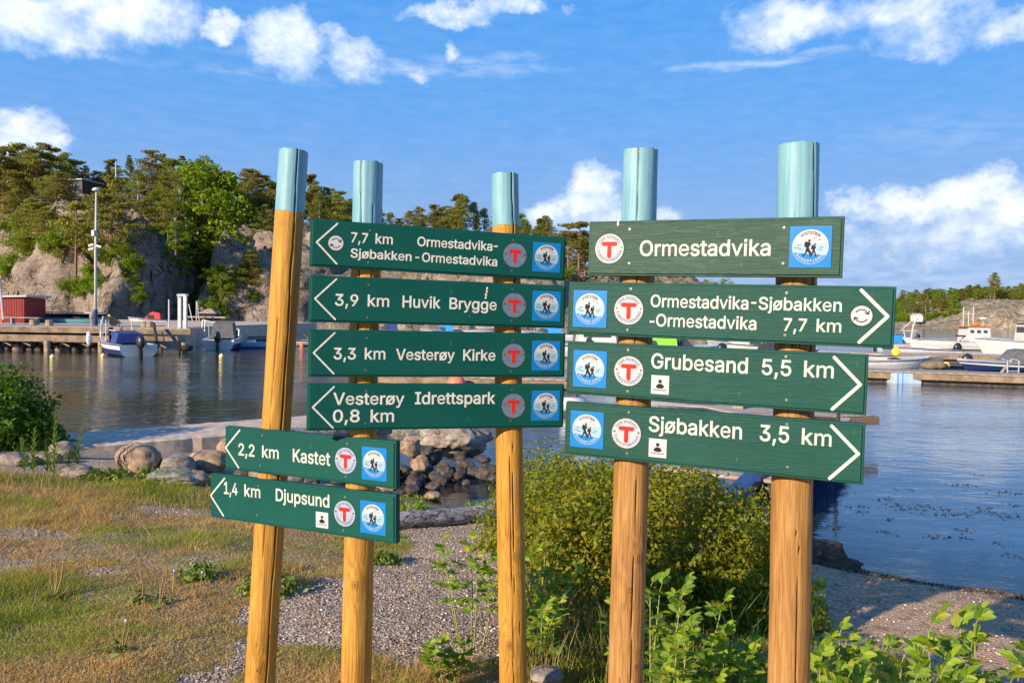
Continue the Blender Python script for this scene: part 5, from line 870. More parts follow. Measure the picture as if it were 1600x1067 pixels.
# finger pier
fp = empty('finger_pier', (0, 0, 0), label='narrower timber pier end on piles, right of the moored motorboats', cat='pier')
planks(fp, xr+.02, xe, D1+.3, D1+2.6, zd-.01, .42, M_DECKW, name='deck_plank', seed=2)
MB().box(((xr+xe)/2, D1+.22, zd-.17), (xe-xr, .12, .28)).build('fascia_board', M_DECKB, fp); MB().box(((xr+xr+3.6)/2, D1+.28, zd-.55), (3.6, .12, .25)).build('fascia_board', M_DECKB, fp)
for px, D_ in ((288, D1+.4), (284, D1+2.4), (250, D1+1.0), (200, D1+1.5)): link('pile', pm, fp, loc=(at(px, 540, D_).x, D_, 0))
MB().lathe([(.26, .1), (.33, .18), (.33, .32), (.26, .4)], (at(289, 540, D1+.2).x, D1+.4, 0), 14).build('tyre_fender', M_TYRE, fp)
a, b = at(240, 505, D1-.3), at(249, 553, D1-1.2); b.z = -.2
tag(MB().tube([a, b], .09, 8).build('leaning_pole', M_DKWOOD), 'dark pole leaning from the pier deck down into the water', 'pole')
# gangway frames
gw = empty('gangway_frame', (0, 0, 0), label='tall galvanised steel frame of two columns at the pier end', cat='frame')
c1, c2 = at(281, 510, D1+1.6), at(289.5, 511, D1+.6); H1 = at(281, 462, D1+1.6).z
for c_ in (c1, c2): MB().box((c_.x, c_.y, (zd+H1)/2), (.17, .17, H1-zd)).build('column', M_SILV, gw)
MB().beam((c1.x-.08, c1.y, H1+.02), (c2.x+.08, c2.y, H1+.02), .18, .14).build('top_beam', M_SILV, gw)
p = at(264, 508, D1+1.5); tag(MB().tube([(p.x, p.y, zd), (p.x, p.y, at(264, 468, D1+1.5).z)], .045, 8).build('thin_pole', M_POLE), 'thin grey pole standing left of the steel frame on the pier', 'pole')
# land behind
shp = at(60, 500, 58)
quay = tag(MB().box((at(40, 500, 62).x, 68, .35), (34, 34, 1.75)).build('quay_ground', M_CONC), 'gravel quay behind the timber pier', None, None, 'structure')
# lamp post with floodlights and cameras
lp = at(149.5, 507, D1+3.2); lt = at(152.5, 300, D1+3.2); Hl = lt.z-zd
lamp = empty('lamp_post', (lp.x, lp.y, zd+.03), label='tall pale lamp post with a white domed head on the pier', cat='lamp post')
MB().tube([(0, 0, 0), (0, 0, Hl*.55), (.04, 0, Hl)], [.085, .07, .045], 12).build('pole', M_POLE, lamp, smooth=True); MB().lathe([(.05, 0), (.22, .03), (.21, .12), (.12, .20), (.02, .22)], (.04, 0, Hl), 14).build('lamp_head', M_GEL, lamp, smooth=True)
MB().lathe([(.12, .02), (.11, .9), (.10, .95)], n=12).build('dark_sleeve', M_NAVYH, lamp)
MB().box((-.10, -.05, Hl*.69), (.16, .16, .34)).build('control_box', M_GEL, lamp)
for s_, dz_ in ((-1, .0), (1, -.06), (-1, -.22)): MB().box((s_*.22, -.04, Hl*.60+dz_), (.30, .16, .12), M=Matrix.Rotation(s_*.3, 3, 'Y')).build('camera_box', M_GEL, lamp)
p = at(143, 508, D1+2.6); wp = empty('service_post', (p.x, p.y, zd+.03), label='small service post wrapped in pale grey beside the lamp post', cat='post')
MB().box((0, 0, .18), (.10, .08, .42)).build('stand', M_PILE, wp); MB().ball((0, 0, .52), (.12, .10, .17), 10).build('wrapped_top', M_DECKW, wp)
p = at(179, 507, D1+2.2); tr_ = empty('boat_trolley', (p.x, p.y, zd+.03), label='dark hand trolley with one wheel and a yellow float on the pier', cat='trolley')
MB().lathe([(.05, -.05), (.24, -.05), (.24, .05), (.05, .05)], n=16).build('wheel', M_TYRE, tr_, rot=(pi/2, 0, .3), loc=(-.05, 0, .26)); MB().beam((-.3, 0, .62), (.35, 0, .2), .08, .06).beam((.3, -.1, 0), (.3, -.1, .35), .05, .05).build('handle_frame', M_DKWOOD, tr_); MB().ball((-.28, 0, .60), .08, 8).build('yellow_float', M_YEL, tr_)
# red shed
p0 = at(18, 495, 56); H2 = at(18, 465, 56).z
shed = empty('red_shed', (at(6, 495, 56).x, 57.5, 1.2), label='red wooden shed with a pale sloping roof at the left edge', cat='shed')
xw_ = at(35, 495, 56).x-at(6, 495, 56).x; hh_ = H2-1.2
MB().box((-.8, 0, hh_/2), (2*xw_+1.6, 2.6, hh_)).build('wall', M_SHED, shed)
bme = MB().box((0, 0, 0), (.15, .03, hh_-.1)).mesh('board', M_SHED)
for i in range(int((2*xw_+1.4)/.18)): link('board', bme, shed, loc=(-.8-(2*xw_+1.4)/2+.1+i*.18, -1.32, hh_/2))
MB().box((-.75, 0, hh_+.06), (2*xw_+2.1, 3.1, .13), M=Matrix.Rotation(-.03, 3, 'Y')).build('roof', M_SHEDR, shed)
dr = MB().box((-.5, -1.36, .62), (.62, .04, 1.2)).build('door', plain('shed_door', (.45, .06, .04), .7), shed); MB().box((-.28, -1.39, .62), (.05, .03, .05)).build('handle', M_SILV, dr)
MB().box((-1.25, -1.36, 1.0), (.25, .03, .22)).build('notice', M_GEL, shed)
# low shelter with boats
p = at(40, 489, 60); p2 = at(147, 489, 60)
sh = empty('low_shelter', (p.x, 60, 1.2), label='long low dark boat shelter behind the pier, between shed and lamp post', cat='shelter'); LW = p2.x-p.x; hz = at(90, 488, 60).z-1.2
MB().box((LW/2, .8, hz), (LW, 2.2, .10)).build('roof', M_SHEDR, sh); MB().box((LW/2, 1.7, hz/2-.05), (LW, .1, hz-.1)).build('back_wall', M_DKWOOD, sh)
for i in range(5): MB().box((LW*(i+.1)/4.3, -.15, hz/2-.05), (.12, .12, hz-.1)).build('post', M_DKWOOD, sh)
for i, (px, lab) in enumerate(((82, 'blue-green dinghy lying under the left half of the low shelter'), (136, 'blue-green dinghy lying at the right end of the low shelter'))):
    p = at(px, 499, 58.8); b_ = boat('dinghy', 3.4, 1.2, .42, lab, M_TEAL, M_TEAL, M_DKWOOD, windshield=False, outboard=False, fore=.15, loc=(p.x, p.y), head=.1 if i else 3.2); b_.location.z = 1.2
bn = empty('pier_bench', (at(20, 500, D1+5).x, D1+5, zd+.03), .0, label='low grey plank bench on the pier below the red shed', cat='bench')
MB().box((0, 0, .38), (3.4, .4, .06)).build('seat', M_DECKW, bn)
for x in (-1.5, 0, 1.5): MB().box((x, 0, .18), (.1, .35, .36)).build('leg', M_DECKW, bn)
# mast at the far left
a, b = at(4, 462, 50), at(-8, 370, 50); tag(MB().tube([(a.x+.05, 50, a.z-1.5), b], [.07, .04], 8).build('leaning_mast', M_POLE), 'pale mast leaning left behind the red shed at the photo edge', 'mast')
# flagpole and cabin on the cliff
def hz_at(px, D_): x = (px-800)/FOC*D_; return hillL(x, D_)
p = at(181, 305, 118); z0 = hz_at(181, 118)
tag(MB().tube([(p.x, 118, z0-1), (p.x, 118, at(181, 252, 118).z)], [.12, .07], 8).build('flagpole', M_GEL), 'white flagpole standing on top of the cliff', 'flagpole')
pc = at(104, 305, 116); zt_ = at(104, 284, 116).z; zb_ = at(104, 303, 116).z
hs = empty('cliff_cabin', (pc.x, 117, zb_-.6), R(-12), label='dark flat-roofed cabin with pale left wall among the cliff-top pines', cat='cabin'); hc = zt_-zb_+.6
MB().box((1.6, 0, hc/2), (4.2, 4, hc)).build('dark_wing', plain('dark_cladding', (.018, .02, .028), .6), hs); MB().box((-2.0, .2, hc/2-.1), (3.0, 3.6, hc-.2)).build('pale_wing', M_DECKW, hs)
MB().box((.0, 0, hc+.08), (7.8, 4.6, .16)).build('roof', M_SHEDR, hs)
w_ = MB().box((1.7, -2.03, hc*.42+.3), (1.7, .08, hc*.5)).build('window', plain('cabin_glass', (.10, .17, .18), .08), hs); MB().box((1.7, -2.08, hc*.42+.3), (.06, .04, hc*.5)).build('mullion', M_DKWOOD, w_)
for x in (-2.9, -1.3): MB().box((x, -1.63, hc*.45), (.7, .06, .9)).build('window', M_GLASS, hs)
# the two moored motor boats
def ex1(r):
    mb = MB()
    for x, y in ((.9, .75), (.9, -.75), (-.2, .85)): mb.tube([(x, y, .7), (x, y, 1.75)], .025, 6)
    mb.tube([(1.9, .5, .8), (2.7, .1, 1.9)], .05, 6); mb.build('stanchion', M_SILV, r)
    MB().ball((2.2, .95, .75), (.14, .14, .4), 10).build('fender', M_GEL, r)
p = P0(200, 557); boat('motor_boat', 4.7, 1.95, .62, 'white and navy motorboat with a folded blue canopy moored at the pier', M_GEL, M_NAVYH, None, .55, M_NAVY, True, M_BLK, True, loc=(p[0]-1.2, p[1]+1.9), head=R(134), extras=ex1, fore=.42)
def ex2(r):
    mb = MB()
    for x in (-.3,): mb.tube([(x, .95, .7), (x, .98, 1.35)], .03, 6)
    mb.build('rod_holder', M_SILV, r)
p = P0(346, 547); boat('motor_boat', 4.8, 1.95, .66, 'cream motorboat with a dark grey canopy, stern towards the camera', M_GEL, M_NAVYH, M_GEL, .95, M_GREYC, True, M_BLK, False, loc=(p[0]-.65, p[1]+2.6), head=R(99), extras=ex2, fore=.42)
# steel mooring frame behind the second boat
a, b, c_ = at(317, 500, 53), at(345, 507, 52), at(374, 515, 51)
mf = empty('mooring_boom', (0, 0, 0), label='galvanised mooring boom running behind the cream motorboat', cat='boom')
MB().tube([a, b, c_], .05, 6).build('rail', M_SILV, mf)
for q_ in (a, a+Vector((.25, -.2, -.05)), c_, c_-Vector((.35, -.1, -.05))): MB().tube([q_, (q_.x-.1, q_.y, -.3)], .06, 6).build('upright', M_SILV, mf)
p = P0(404, 544); boat('rowing_boat', 3.7, 1.4, .36, 'small blue rowing boat afloat beside the first timber post', M_PALEBL, M_BLUEC, M_GEL, windshield=False, outboard=False, loc=(p[0], p[1]+.5), head=R(8), fore=.2, trim=M_BLUEC)
p = P0(388, 533); boat('rowing_boat', 4.2, 1.3, .32, 'grey rowing boat lying behind the cream motorboat', M_CREAM, M_DECKW, M_DECKW, windshield=False, outboard=False, loc=(p[0]-.3, p[1]+2), head=R(-15), fore=.2)
p = at(231, 507, 74); b_ = boat('motor_boat', 3.4, 1.5, .5, 'small white boat with a red canopy stored ashore behind the pier', M_GEL, M_GEL, None, .65, M_REDC, True, False, loc=(p.x, p.y), head=R(195)); b_.location.z = p.z
for px, py, rr_, mt_, lab in [(82, 559, .115, M_BUOYY, 'pale yellow buoy in front of the stone wall under the pier'), (161, 557, .11, M_BUOYY, 'pale yellow buoy floating below the bow of the blue-canopy boat'), (246, 554, .215, M_BUOYO, 'orange mooring buoy right of the blue-canopy boat'), (346, 558, .125, M_BUOYY, 'yellow buoy floating below the cream motorboat'), (256, 535, .17, M_BUOYR, 'red-orange buoy floating behind the leaning dark pole'), (305, 511, .2, M_BUOYR, 'red buoy near the far bank behind the pier end'), (267, 537, .07, M_BUOYY, 'slim pale float between red buoy and pier end'), (472, 541, .16, M_BUOYR, 'red buoy right of the leftmost timber post')]:
    p = P0(px, py); tag(MB().lathe([(rr_*.1, -rr_), (rr_*.75, -rr_*.65), (rr_, 0), (rr_*.8, rr_*.62), (rr_*.3, rr_*.97), (rr_*.16, rr_*1.18), (rr_*.05, rr_*1.2)], n=14).build('mooring_buoy', mt_, loc=(p[0], p[1], rr_*.35), smooth=True), lab, 'buoy', 'mooring buoys')
# small hut and jetty at the foot of the cliff
p = at(325, 493, 85); p1_ = at(293, 495, 84); p3_ = at(356, 495, 84)
ju = empty('far_jetty', (0, 0, 0), label='small grey jetty on posts at the foot of the cliff', cat='jetty'); MB().box(((p1_.x+p3_.x)/2, 84, p1_.z), (p3_.x-p1_.x, 1.6, .14)).build('deck', M_DECKW, ju)
for i in range(5): MB().box((p1_.x+.3+i*1.05, 83.6, p1_.z/2-.3), (.12, .12, p1_.z+.5)).build('post', M_DKWOOD, ju)
hu = empty('thatched_hut', (p.x, 85.5, p1_.z), label='low dark hut with a brown thatched-looking roof on the far jetty', cat='hut')
MB().box((0, 0, .2), (1.5, 1.3, .4)).build('wall', M_DKWOOD, hu); MB().box((0, 0, .62), (2.1, 1.9, .5), taper=.25).build('roof', M_PILE, hu)
for (a_, b_, lab) in (((295, 475), (304, 492), 'thin mast leaning right behind the steel frame'), ((307, 470), (307, 492), 'upright thin mast behind the far jetty'), ((308, 472), (313, 494), 'thin spar leaning against the upright mast')):
    A = at(*a_, 82); B_ = at(*b_, 82); B_.z = .3; tag(MB().tube([B_, A], .05, 6).build('thin_mast', M_POLE), lab, 'mast')

# ------------------------------------------------------------------ marina behind the signs and at the right
def dock(name, a, b, w, z, label, seed, pw=.35):
    """floating plank dock between two points on the water"""
    a = Vector((a[0], a[1], 0)); b = Vector((b[0], b[1], 0)); L = (b-a).length
    d = empty(name, a, math.atan2(b.y-a.y, b.x-a.x), label=label, cat='dock')
    planks(d, 0, L, -w/2, w/2, z, pw, M_DECKW, .05, name='deck_plank', seed=seed, jit=.006)
    for s_ in (-1, 1): MB().box((L/2, s_*(w/2-.04), z-.15), (L, .09, .22)).build('side_beam', M_DECKB, d)
    MB().box((L/2, 0, z-.30), (L*.98, w*.7, .3)).build('float', M_BOULD3, d)
    return d
dock('floating_dock', P0(1240, 590), P0(1700, 607), 1.7, .42, 'long floating dock crossing the water behind the right signs', 3)
dock('floating_dock', P0(1120, 556), P0(1560, 566), 1.6, .40, 'second floating dock farther out, behind the moored white boats', 4)
dock('floating_dock', P0(600, 596), P0(905, 606), 1.8, .30, 'grey floating dock glimpsed between the lower left signs', 5)
GRP = 'boats moored at the marina docks'
BL = [ # px, py waterline, L, B, h, heading, kw
    (1392, 580, 5.4, 2.0, .62, 4, dict(label='white open boat with its bow right, just right of the Grubesand sign', canopy=None, windshield=False, outboard=False, deck=M_GEL, fore=.35, trim=M_DECKB, rail=False)),
    (1590, 582, 5.6, 2.1, .50, 183, dict(label='white boat with navy hull side and dark hump canopy at the right edge', band=M_NAVYH, canopy=.62, can_m=M_GREYC, outboard=False, windshield=False)),
    (1452, 556, 5.2, 2.0, .55, 186, dict(label='white motorboat with black outboard, left of the orange-striped fishing boat', outboard=M_BLK, windshield=False)),
    (1420, 545, 5.6, 2.1, .6, 8, dict(label='white motorboat under a bright blue cover beyond the dock', canopy=.6, can_m=M_BLUEC, outboard=M_BLK)),
    (1405, 536, 5.6, 2.2, .7, 190, dict(label='white motorboat with windscreen, farthest row by the open water', canopy=None, outboard=M_BLK, rail=True)),
    (1450, 574, 4.6, 1.6, .34, 176, dict(label='dark low workboat between the two docks', hull=M_GREYBOAT, band=M_BLK, deck=M_GREYC, outboard=M_BLK, windshield=False)),
    (1330, 566, 5.4, 2.0, .55, 182, dict(label='white boat with red waterline partly hidden by the long sign', band=M_REDC, outboard=False, windshield=False)),
    (1215, 568, 5.8, 2.1, .7, 5, dict(label='white motorboat seen through the gap beside the rightmost post', outboard=M_BLK)),
    (1175, 556, 6.0, 2.3, .8, 180, dict(label='white cabin boat glimpsed behind the long right sign', cabin=(1.8, .7, .2), outboard=False)),
    (1075, 562, 5.6, 2.1, .8, 6, dict(label='white boat with a blue line behind the long right sign', trim=M_BLUEC, outboard=False)),
    (1010, 562, 5.8, 2.1, .8, 184, dict(label='white boat with lime green covers in the gap under the long sign', outboard=False, canopy=.7, can_m=M_GRN)),
    (930, 560, 6.2, 2.3, .9, 3, dict(label='white cabin boat between the two stacks of signs', cabin=(2.2, .8, .1), outboard=False)),
    (845, 533, 6.6, 2.3, .9, 182, dict(label='white boat with blue cover beside the Huvik Brygge sign', canopy=.5, can_m=M_BLUEC, outboard=False)),
    (740, 524, 6.4, 2.3, .8, 2, dict(label='white boat glimpsed in the gap right of the second post', outboard=False)),
    (686, 524, 5.0, 2.1, .6, 186, dict(label='boat under a bright blue cover in the gap of the left signs', canopy=.7, can_m=M_BLUEC, outboard=False)),
    (597, 524, 5.0, 2.1, .7, 186, dict(label='small boat with navy cover glimpsed beside the second post', canopy=.8, can_m=M_NAVY, outboard=False)),
    (470, 541, 5.2, 2.0, .5, 10, dict(label='white boat bow showing just right of the leftmost post', outboard=False)),
    (1090, 640, 4.6, 1.6, .3, 170, dict(label='low open boat glimpsed below the Grubesand sign', outboard=False, windshield=False)),
]
for px, py, L_, B_, h_, hd, kw in BL:
    p = P0(px, py); lab = kw.pop('label'); boat('motor_boat', L_*.88, B_*.88, h_*.82, lab, loc=(p[0], p[1]+B_*.4), head=R(hd), group=GRP, **kw)
p = P0(800, 604); inf = boat('inflatable_boat', 4.2, 1.8, .34, 'grey inflatable boat with an orange buoy below the Vesterøy Kirke sign', M_GREYBOAT, M_GREYBOAT, M_GREYC, windshield=False, outboard=False, loc=(p[0]-1, p[1]+1.2), head=R(178))
p = P0(713, 606); tag(MB().ball((0, 0, .12), .30, 14).build('mooring_buoy', M_BUOYR, loc=(p[0], p[1], 0), smooth=True), 'large orange buoy in the gap above the Idrettspark sign', 'buoy', 'mooring buoys')
p = P0(895, 648); tag(MB().lathe([(.02, -.3), (.16, -.28), (.16, .28), (.02, .3)], n=12).build('fender', M_GEL, loc=(p[0], p[1], .25), rot=(0, pi/2, .2), smooth=True), 'white fender lying in the gap between the two sign stacks', 'fender')
# fishing boat
def exf(r):
    mb = MB(); mb.box((2.3, 0, 2.1), (2.5, 2.0, 2.2), taper=.9); mb.build('wheelhouse', M_GEL, r)
    for x in (1.5, 2.2, 2.9): MB().box((x, -1.0, 2.55), (.34, .1, .36)).build('window', M_GLASS, r)
    MB().box((3.48, 0, 2.6), (.08, 1.2, .4)).build('window', M_GLASS, r); MB().box((2.2, 0, 3.22), (3.0, 2.2, .10)).build('roof_edge', M_ORANGE, r)
    MB().ball((2.3, -.3, 3.5), (.45, .3, .25), 10).build('life_raft', M_ORANGE, r, smooth=True); MB().lathe([(.05, 0), (.4, .12), (.4, .3), (.1, .38)], (3.2, 0, 4.1), 14).build('radar_dome', M_GEL, r, smooth=True)
    for x, h_ in ((1.1, 5.9), (1.65, 5.2), (2.15, 5.9)): MB().tube([(x, 0, 3.2), (x, 0, h_)], .05, 6).build('mast', M_POLE, r)
    MB().beam((1.1, 0, 4.9), (2.15, 0, 4.9), .05, .07).build('mast_crossbar', M_POLE, r); MB().tube([(3.2, 0, 3.3), (3.2, 0, 4.2)], .04, 6).build('radar_post', M_POLE, r)
    MB().lathe([(.05, -.2), (.42, -.2), (.42, -.14), (.2, -.14), (.2, .14), (.42, .14), (.42, .2), (.05, .2)], n=16).build('net_winch', M_GEL, r, loc=(1.0, -.8, 1.4), rot=(pi/2, 0, 0)); MB().box((.4, -.8, 1.9), (.8, .5, .2)).build('hauler_arm', M_BLK, r)
    cr = MB().tube([(-4.4, 0, 1.0), (-4.2, 0, 3.2), (-3.6, 0, 4.8)], .08, 6).tube([(-5.4, 0, 2.6), (-3.8, 0, 4.6)], .05, 6).tube([(-4.9, 0, .9), (-5.2, 0, 2.5)], .06, 6).beam((-5.6, 0, 2.5), (-3.8, 0, 2.5), .12, .1).build('bow_gantry', M_POLE, r)
    MB().tube([(-4.4, -1.0, 1.5), (-1, -1.3, 1.45), (1.0, -1.3, 1.4)], .035, 6).build('side_rail', M_SILV, r)
p = P0(1550, 549); f = boat('fishing_boat', 10.5, 3.2, 1.1, 'white fishing boat with an orange band, wheelhouse and masts', M_GEL, M_ORANGE, M_GEL, windshield=False, outboard=False, fore=.1, loc=(p[0]-1.6, p[1]+3), head=R(180), trim=M_SILV)
f.scale = (.80, .80, .62)
def mirror_ex():
    before = set(bpy.data.objects); exf(f)
    for o in set(bpy.data.objects)-before:
        o.location = Vector((-o.location.x, -o.location.y, o.location.z)); o.rotation_euler.z += pi
mirror_ex()
p = P0(1612, 560); boat('fishing_boat', 7.5, 2.6, 1.0, 'white boat with blue and wood wheelhouse at the right photo edge', M_GEL, M_GEL, M_GEL, windshield=False, outboard=False, fore=.3, loc=(p[0]+.8, p[1]+1.5), head=R(180), cabin=(2.4, 1.3, -.6), trim=M_DECKB)
p = P0(1411, 598); fb = empty('float_tank', (p[0], p[1], 0), R(3), label='pale blue rectangular float tank in the water in front of the dock', cat='float')
MB().box((0, 0, .17), (1.05, .7, .42)).build('tank', M_PALEBL, fb, bevel=.03)
for x in (-.4, -.22): MB().box((x, 0, .17), (.03, .73, .45)).build('strap', M_BLUEC, fb)
p = P0(1407, 578); tag(MB().ball((0, 0, 0), (.22, .12, .22), 12).build('yellow_coil', M_YEL, loc=(p[0], p[1]+.5, .85)), 'yellow rope coil on the white open boat beside the sign', 'rope')
p = P0(1484, 594); tag(MB().ball((0, 0, 0), .14, 12).build('yellow_float', M_YEL, loc=(p[0], p[1]+.3, .58)), 'yellow ball float lying on the floating dock', 'float')
for i, (px, lab) in enumerate(((1457, 'heap of brown rope and net on the dock, left one'), (1470, 'heap of brown rope and net on the dock, right one'))):
    p = P0(px, 594); tag(link('net_heap', rock_mesh('net_heap', 300+i, M_DECKB, (.38, .28, .2), .2, 2, .4), loc=(p[0], p[1]+.2, .55)), lab, 'net')
p = P0(1578, 600); ld = empty('dock_ladder', (p[0], p[1]-.1, 0), R(3), label='grey metal bathing ladder on the floating dock edge at right', cat='ladder')
for x in (-.22, .22): MB().tube([(x, -.05, -.4), (x, -.05, .9), (x, .3, .95)], .025, 6).build('stile', M_SILV, ld)
for z_ in (.0, .25, .5): MB().tube([(-.22, -.05, z_), (.22, -.05, z_)], .02, 6).build('rung', M_SILV, ld)
p = P0(1560, 600); tag(MB().beam((p[0]-.3, p[1]-.1, 0), (p[0]+.55, p[1]+.1, .95), .08, .06).build('leaning_plank', M_DECKW), 'plank leaning against the floating dock left of the ladder', 'plank')

# ------------------------------------------------------------------ jetty at the shore behind the right signs
jt = empty('shore_jetty', (0, 0, 0), label='grey plank jetty reaching out behind the bush and the lowest right sign', cat='jetty')
ja = at(1120, 752, 8.9); jb = at(1262, 668, 14.6); zj = .55; ang = math.atan2(jb.y-ja.y, jb.x-ja.x)
Lj = math.hypot(jb.x-ja.x, jb.y-ja.y)
me = MB().box((0, 0, 0), (.115, 1.5, .035)).mesh('deck_plank', M_DECKW)
rg = random.Random(3)
jt.location = (ja.x, ja.y, 0); jt.rotation_euler.z = ang
for i in range(int(Lj/.125)): link('deck_plank', me, jt, loc=(i*.125, rg.uniform(-.01, .01), zj+rg.uniform(-.003, .003)))
for s_ in (-1, 1): MB().box((Lj/2, s_*.6, zj-.10), (Lj, .09, .15)).build('side_beam', M_DKWOOD, jt)
for x in (.3, 2.2, 4.2, Lj-.2):
    for s_ in (-1, 1): MB().lathe([(.07, -1.0), (.065, zj-.03)], (x, s_*.62, 0), 8).build('pile', M_DKWOOD, jt)
tj = empty('end_platform', (jb.x, jb.y, 0), ang+R(-68), label='grey plank platform across the jetty end, ending right of the lowest sign', cat='platform'); 
me = MB().box((0, 0, 0), (.115, 1.9, .035)).mesh('deck_plank', M_DECKW); p_ = at(1352, 652, 15); Lt = 1.3+math.hypot(p_.x-jb.x, p_.y-jb.y)
tj.rotation_euler.z = math.atan2(p_.y-jb.y, p_.x-jb.x)
for i in range(int(Lt/.125)): link('deck_plank', me, tj, loc=(i*.125-1.2, .7+rg.uniform(-.01, .01), zj+.01+rg.uniform(-.003, .003)))
MB().box((Lt/2-1.2, -.2, zj-.1), (Lt, .1, .16)).build('side_beam', M_DECKB, tj); MB().box((Lt/2-1.2, .7, .15), (Lt*.9, 1.4, .3)).build('float', M_BOULD3, tj)
p = at(1152, 640, 15.3); tag(MB().box((p.x, p.y, .78), (.18, .14, .4)).build('mooring_post', M_DECKW), 'short mooring post on the platform in the gap above the lowest sign', 'post')
# dark ramp, timber trestle and ladder between bush and rightmost post
rp = empty('dark_ramp', (0, 0, 0), label='dark blue metal ramp edge sloping down between bush and right post', cat='ramp')
MB().beam(at(1196, 738, 8.8), at(1145, 788, 8.0), .07, .10).build('side_rail', M_NAVYH, rp); MB().beam(at(1180, 740, 8.8), at(1138, 778, 8.0), .22, .02).build('tread_sheet', M_NAVYH, rp)
ts = empty('timber_trestle', (0, 0, 0), label='yellowish timber trestle under the ramp behind the rightmost post', cat='trestle')
mb = MB(); A = at(1178, 752, 9.2); mb.box((A.x+.12, A.y, A.z-.08), (.42, .3, .16)); mb.build('beam', M_PILE, ts); B_ = at(1168, 775, 8.9); MB().box((B_.x+.12, B_.y, B_.z), (.55, .25, .12)).build('beam', M_DKWOOD, ts)
for px in (1165, 1200): C_ = at(px, 790, 8.9); MB().box((C_.x, C_.y, .15), (.11, .11, .75)).build('post', M_DECKW, ts)
ld = empty('jetty_ladder', (at(1285, 690, 12.2).x, 12.2, 0), R(-30), label='black ladder on the jetty side, seen mostly as its dark reflection', cat='ladder')
for x in (-.22, .22): MB().tube([(x, 0, -.5), (x, 0, .95)], .03, 6).build('stile', M_DKWOOD, ld)
for z_ in (.05, .3, .55, .8): MB().tube([(-.22, 0, z_), (.22, 0, z_)], .025, 6).build('rung', M_DKWOOD, ld)
# ------------------------------------------------------------------ foliage
def leaf_quads(P, size, rg, aspect=.5, up=0.0, nrm=None, spread=1.0):
    """one folded rhombic leaf (4 corners) per point"""
    n = len(P); d = rg.normal(size=(n, 3)); d[:, 2] += up
    if nrm is not None: d = d*spread+nrm
    d /= np.linalg.norm(d, axis=1)[:, None]
    a = np.cross(d, rg.normal(size=(n, 3))); a /= np.linalg.norm(a, axis=1)[:, None]; b = np.cross(d, a)
    s = (size*rg.uniform(.6, 1.25, n))[:, None]
    V = np.stack([P-a*s*.5, P+b*s*aspect*.5+d*s*.12, P+a*s*.5, P-b*s*aspect*.5+d*s*.12], 1).reshape(-1, 3)
    return V, np.arange(4*n).reshape(-1, 4)
def clumps(C, Rr, n, rg, shell=.55):
    """points near the surfaces of ellipsoids C with radii Rr"""
    P = []
    for c, r in zip(C, Rr):
        d = rg.normal(size=(n, 3)); d /= np.linalg.norm(d, axis=1)[:, None]
        P.append(np.array(c)+d*np.array(r)*(rg.uniform(shell, 1, n)**.6)[:, None])
    return np.concatenate(P)
L_PINE = leafmat('pine_needles', (.11, .13, .025), (.26, .28, .05), (.44, .36, .09), .5, patch=.5)
L_SPR = leafmat('spruce_needles', (.09, .11, .02), (.20, .21, .035), (.32, .27, .06), .45, patch=.5)
L_DEC = leafmat('spring_leaves', (.09, .15, .010), (.22, .32, .018), (.34, .42, .035), .5, patch=.5)
L_BIR = leafmat('birch_leaves', (.09, .12, .016), (.19, .22, .03), (.28, .28, .06), .45, patch=.5)
L_BUSH = leafmat('hedge_leaves', (.11, .16, .008), (.28, .34, .014), (.42, .33, .04), .5, patch=6)
L_ROSE = leafmat('rose_leaves', (.12, .22, .008), (.27, .40, .012), (.36, .42, .03), .45, .4, .4, patch=9)
L_WEED = leafmat('weed_leaves', (.08, .14, .02), (.18, .26, .04), (.30, .32, .08), .35, patch=5)
L_GRASS = leafmat('grass_blades', (.10, .14, .02), (.21, .21, .05), (.42, .31, .12), .35, patch=1.4)
L_DRY = leafmat('dry_stalks', (.22, .12, .05), (.40, .27, .12), (.55, .42, .22), .2)
M_BARK = plain('bark', (.16, .10, .065), .9, var=.3, scale=6, bump=.6); M_BARKP = plain('pine_bark', (.24, .115, .055), .9, var=.3, scale=4, bump=.5); M_BARKB = plain('birch_bark', (.50, .46, .40), .8, var=.2, scale=5)
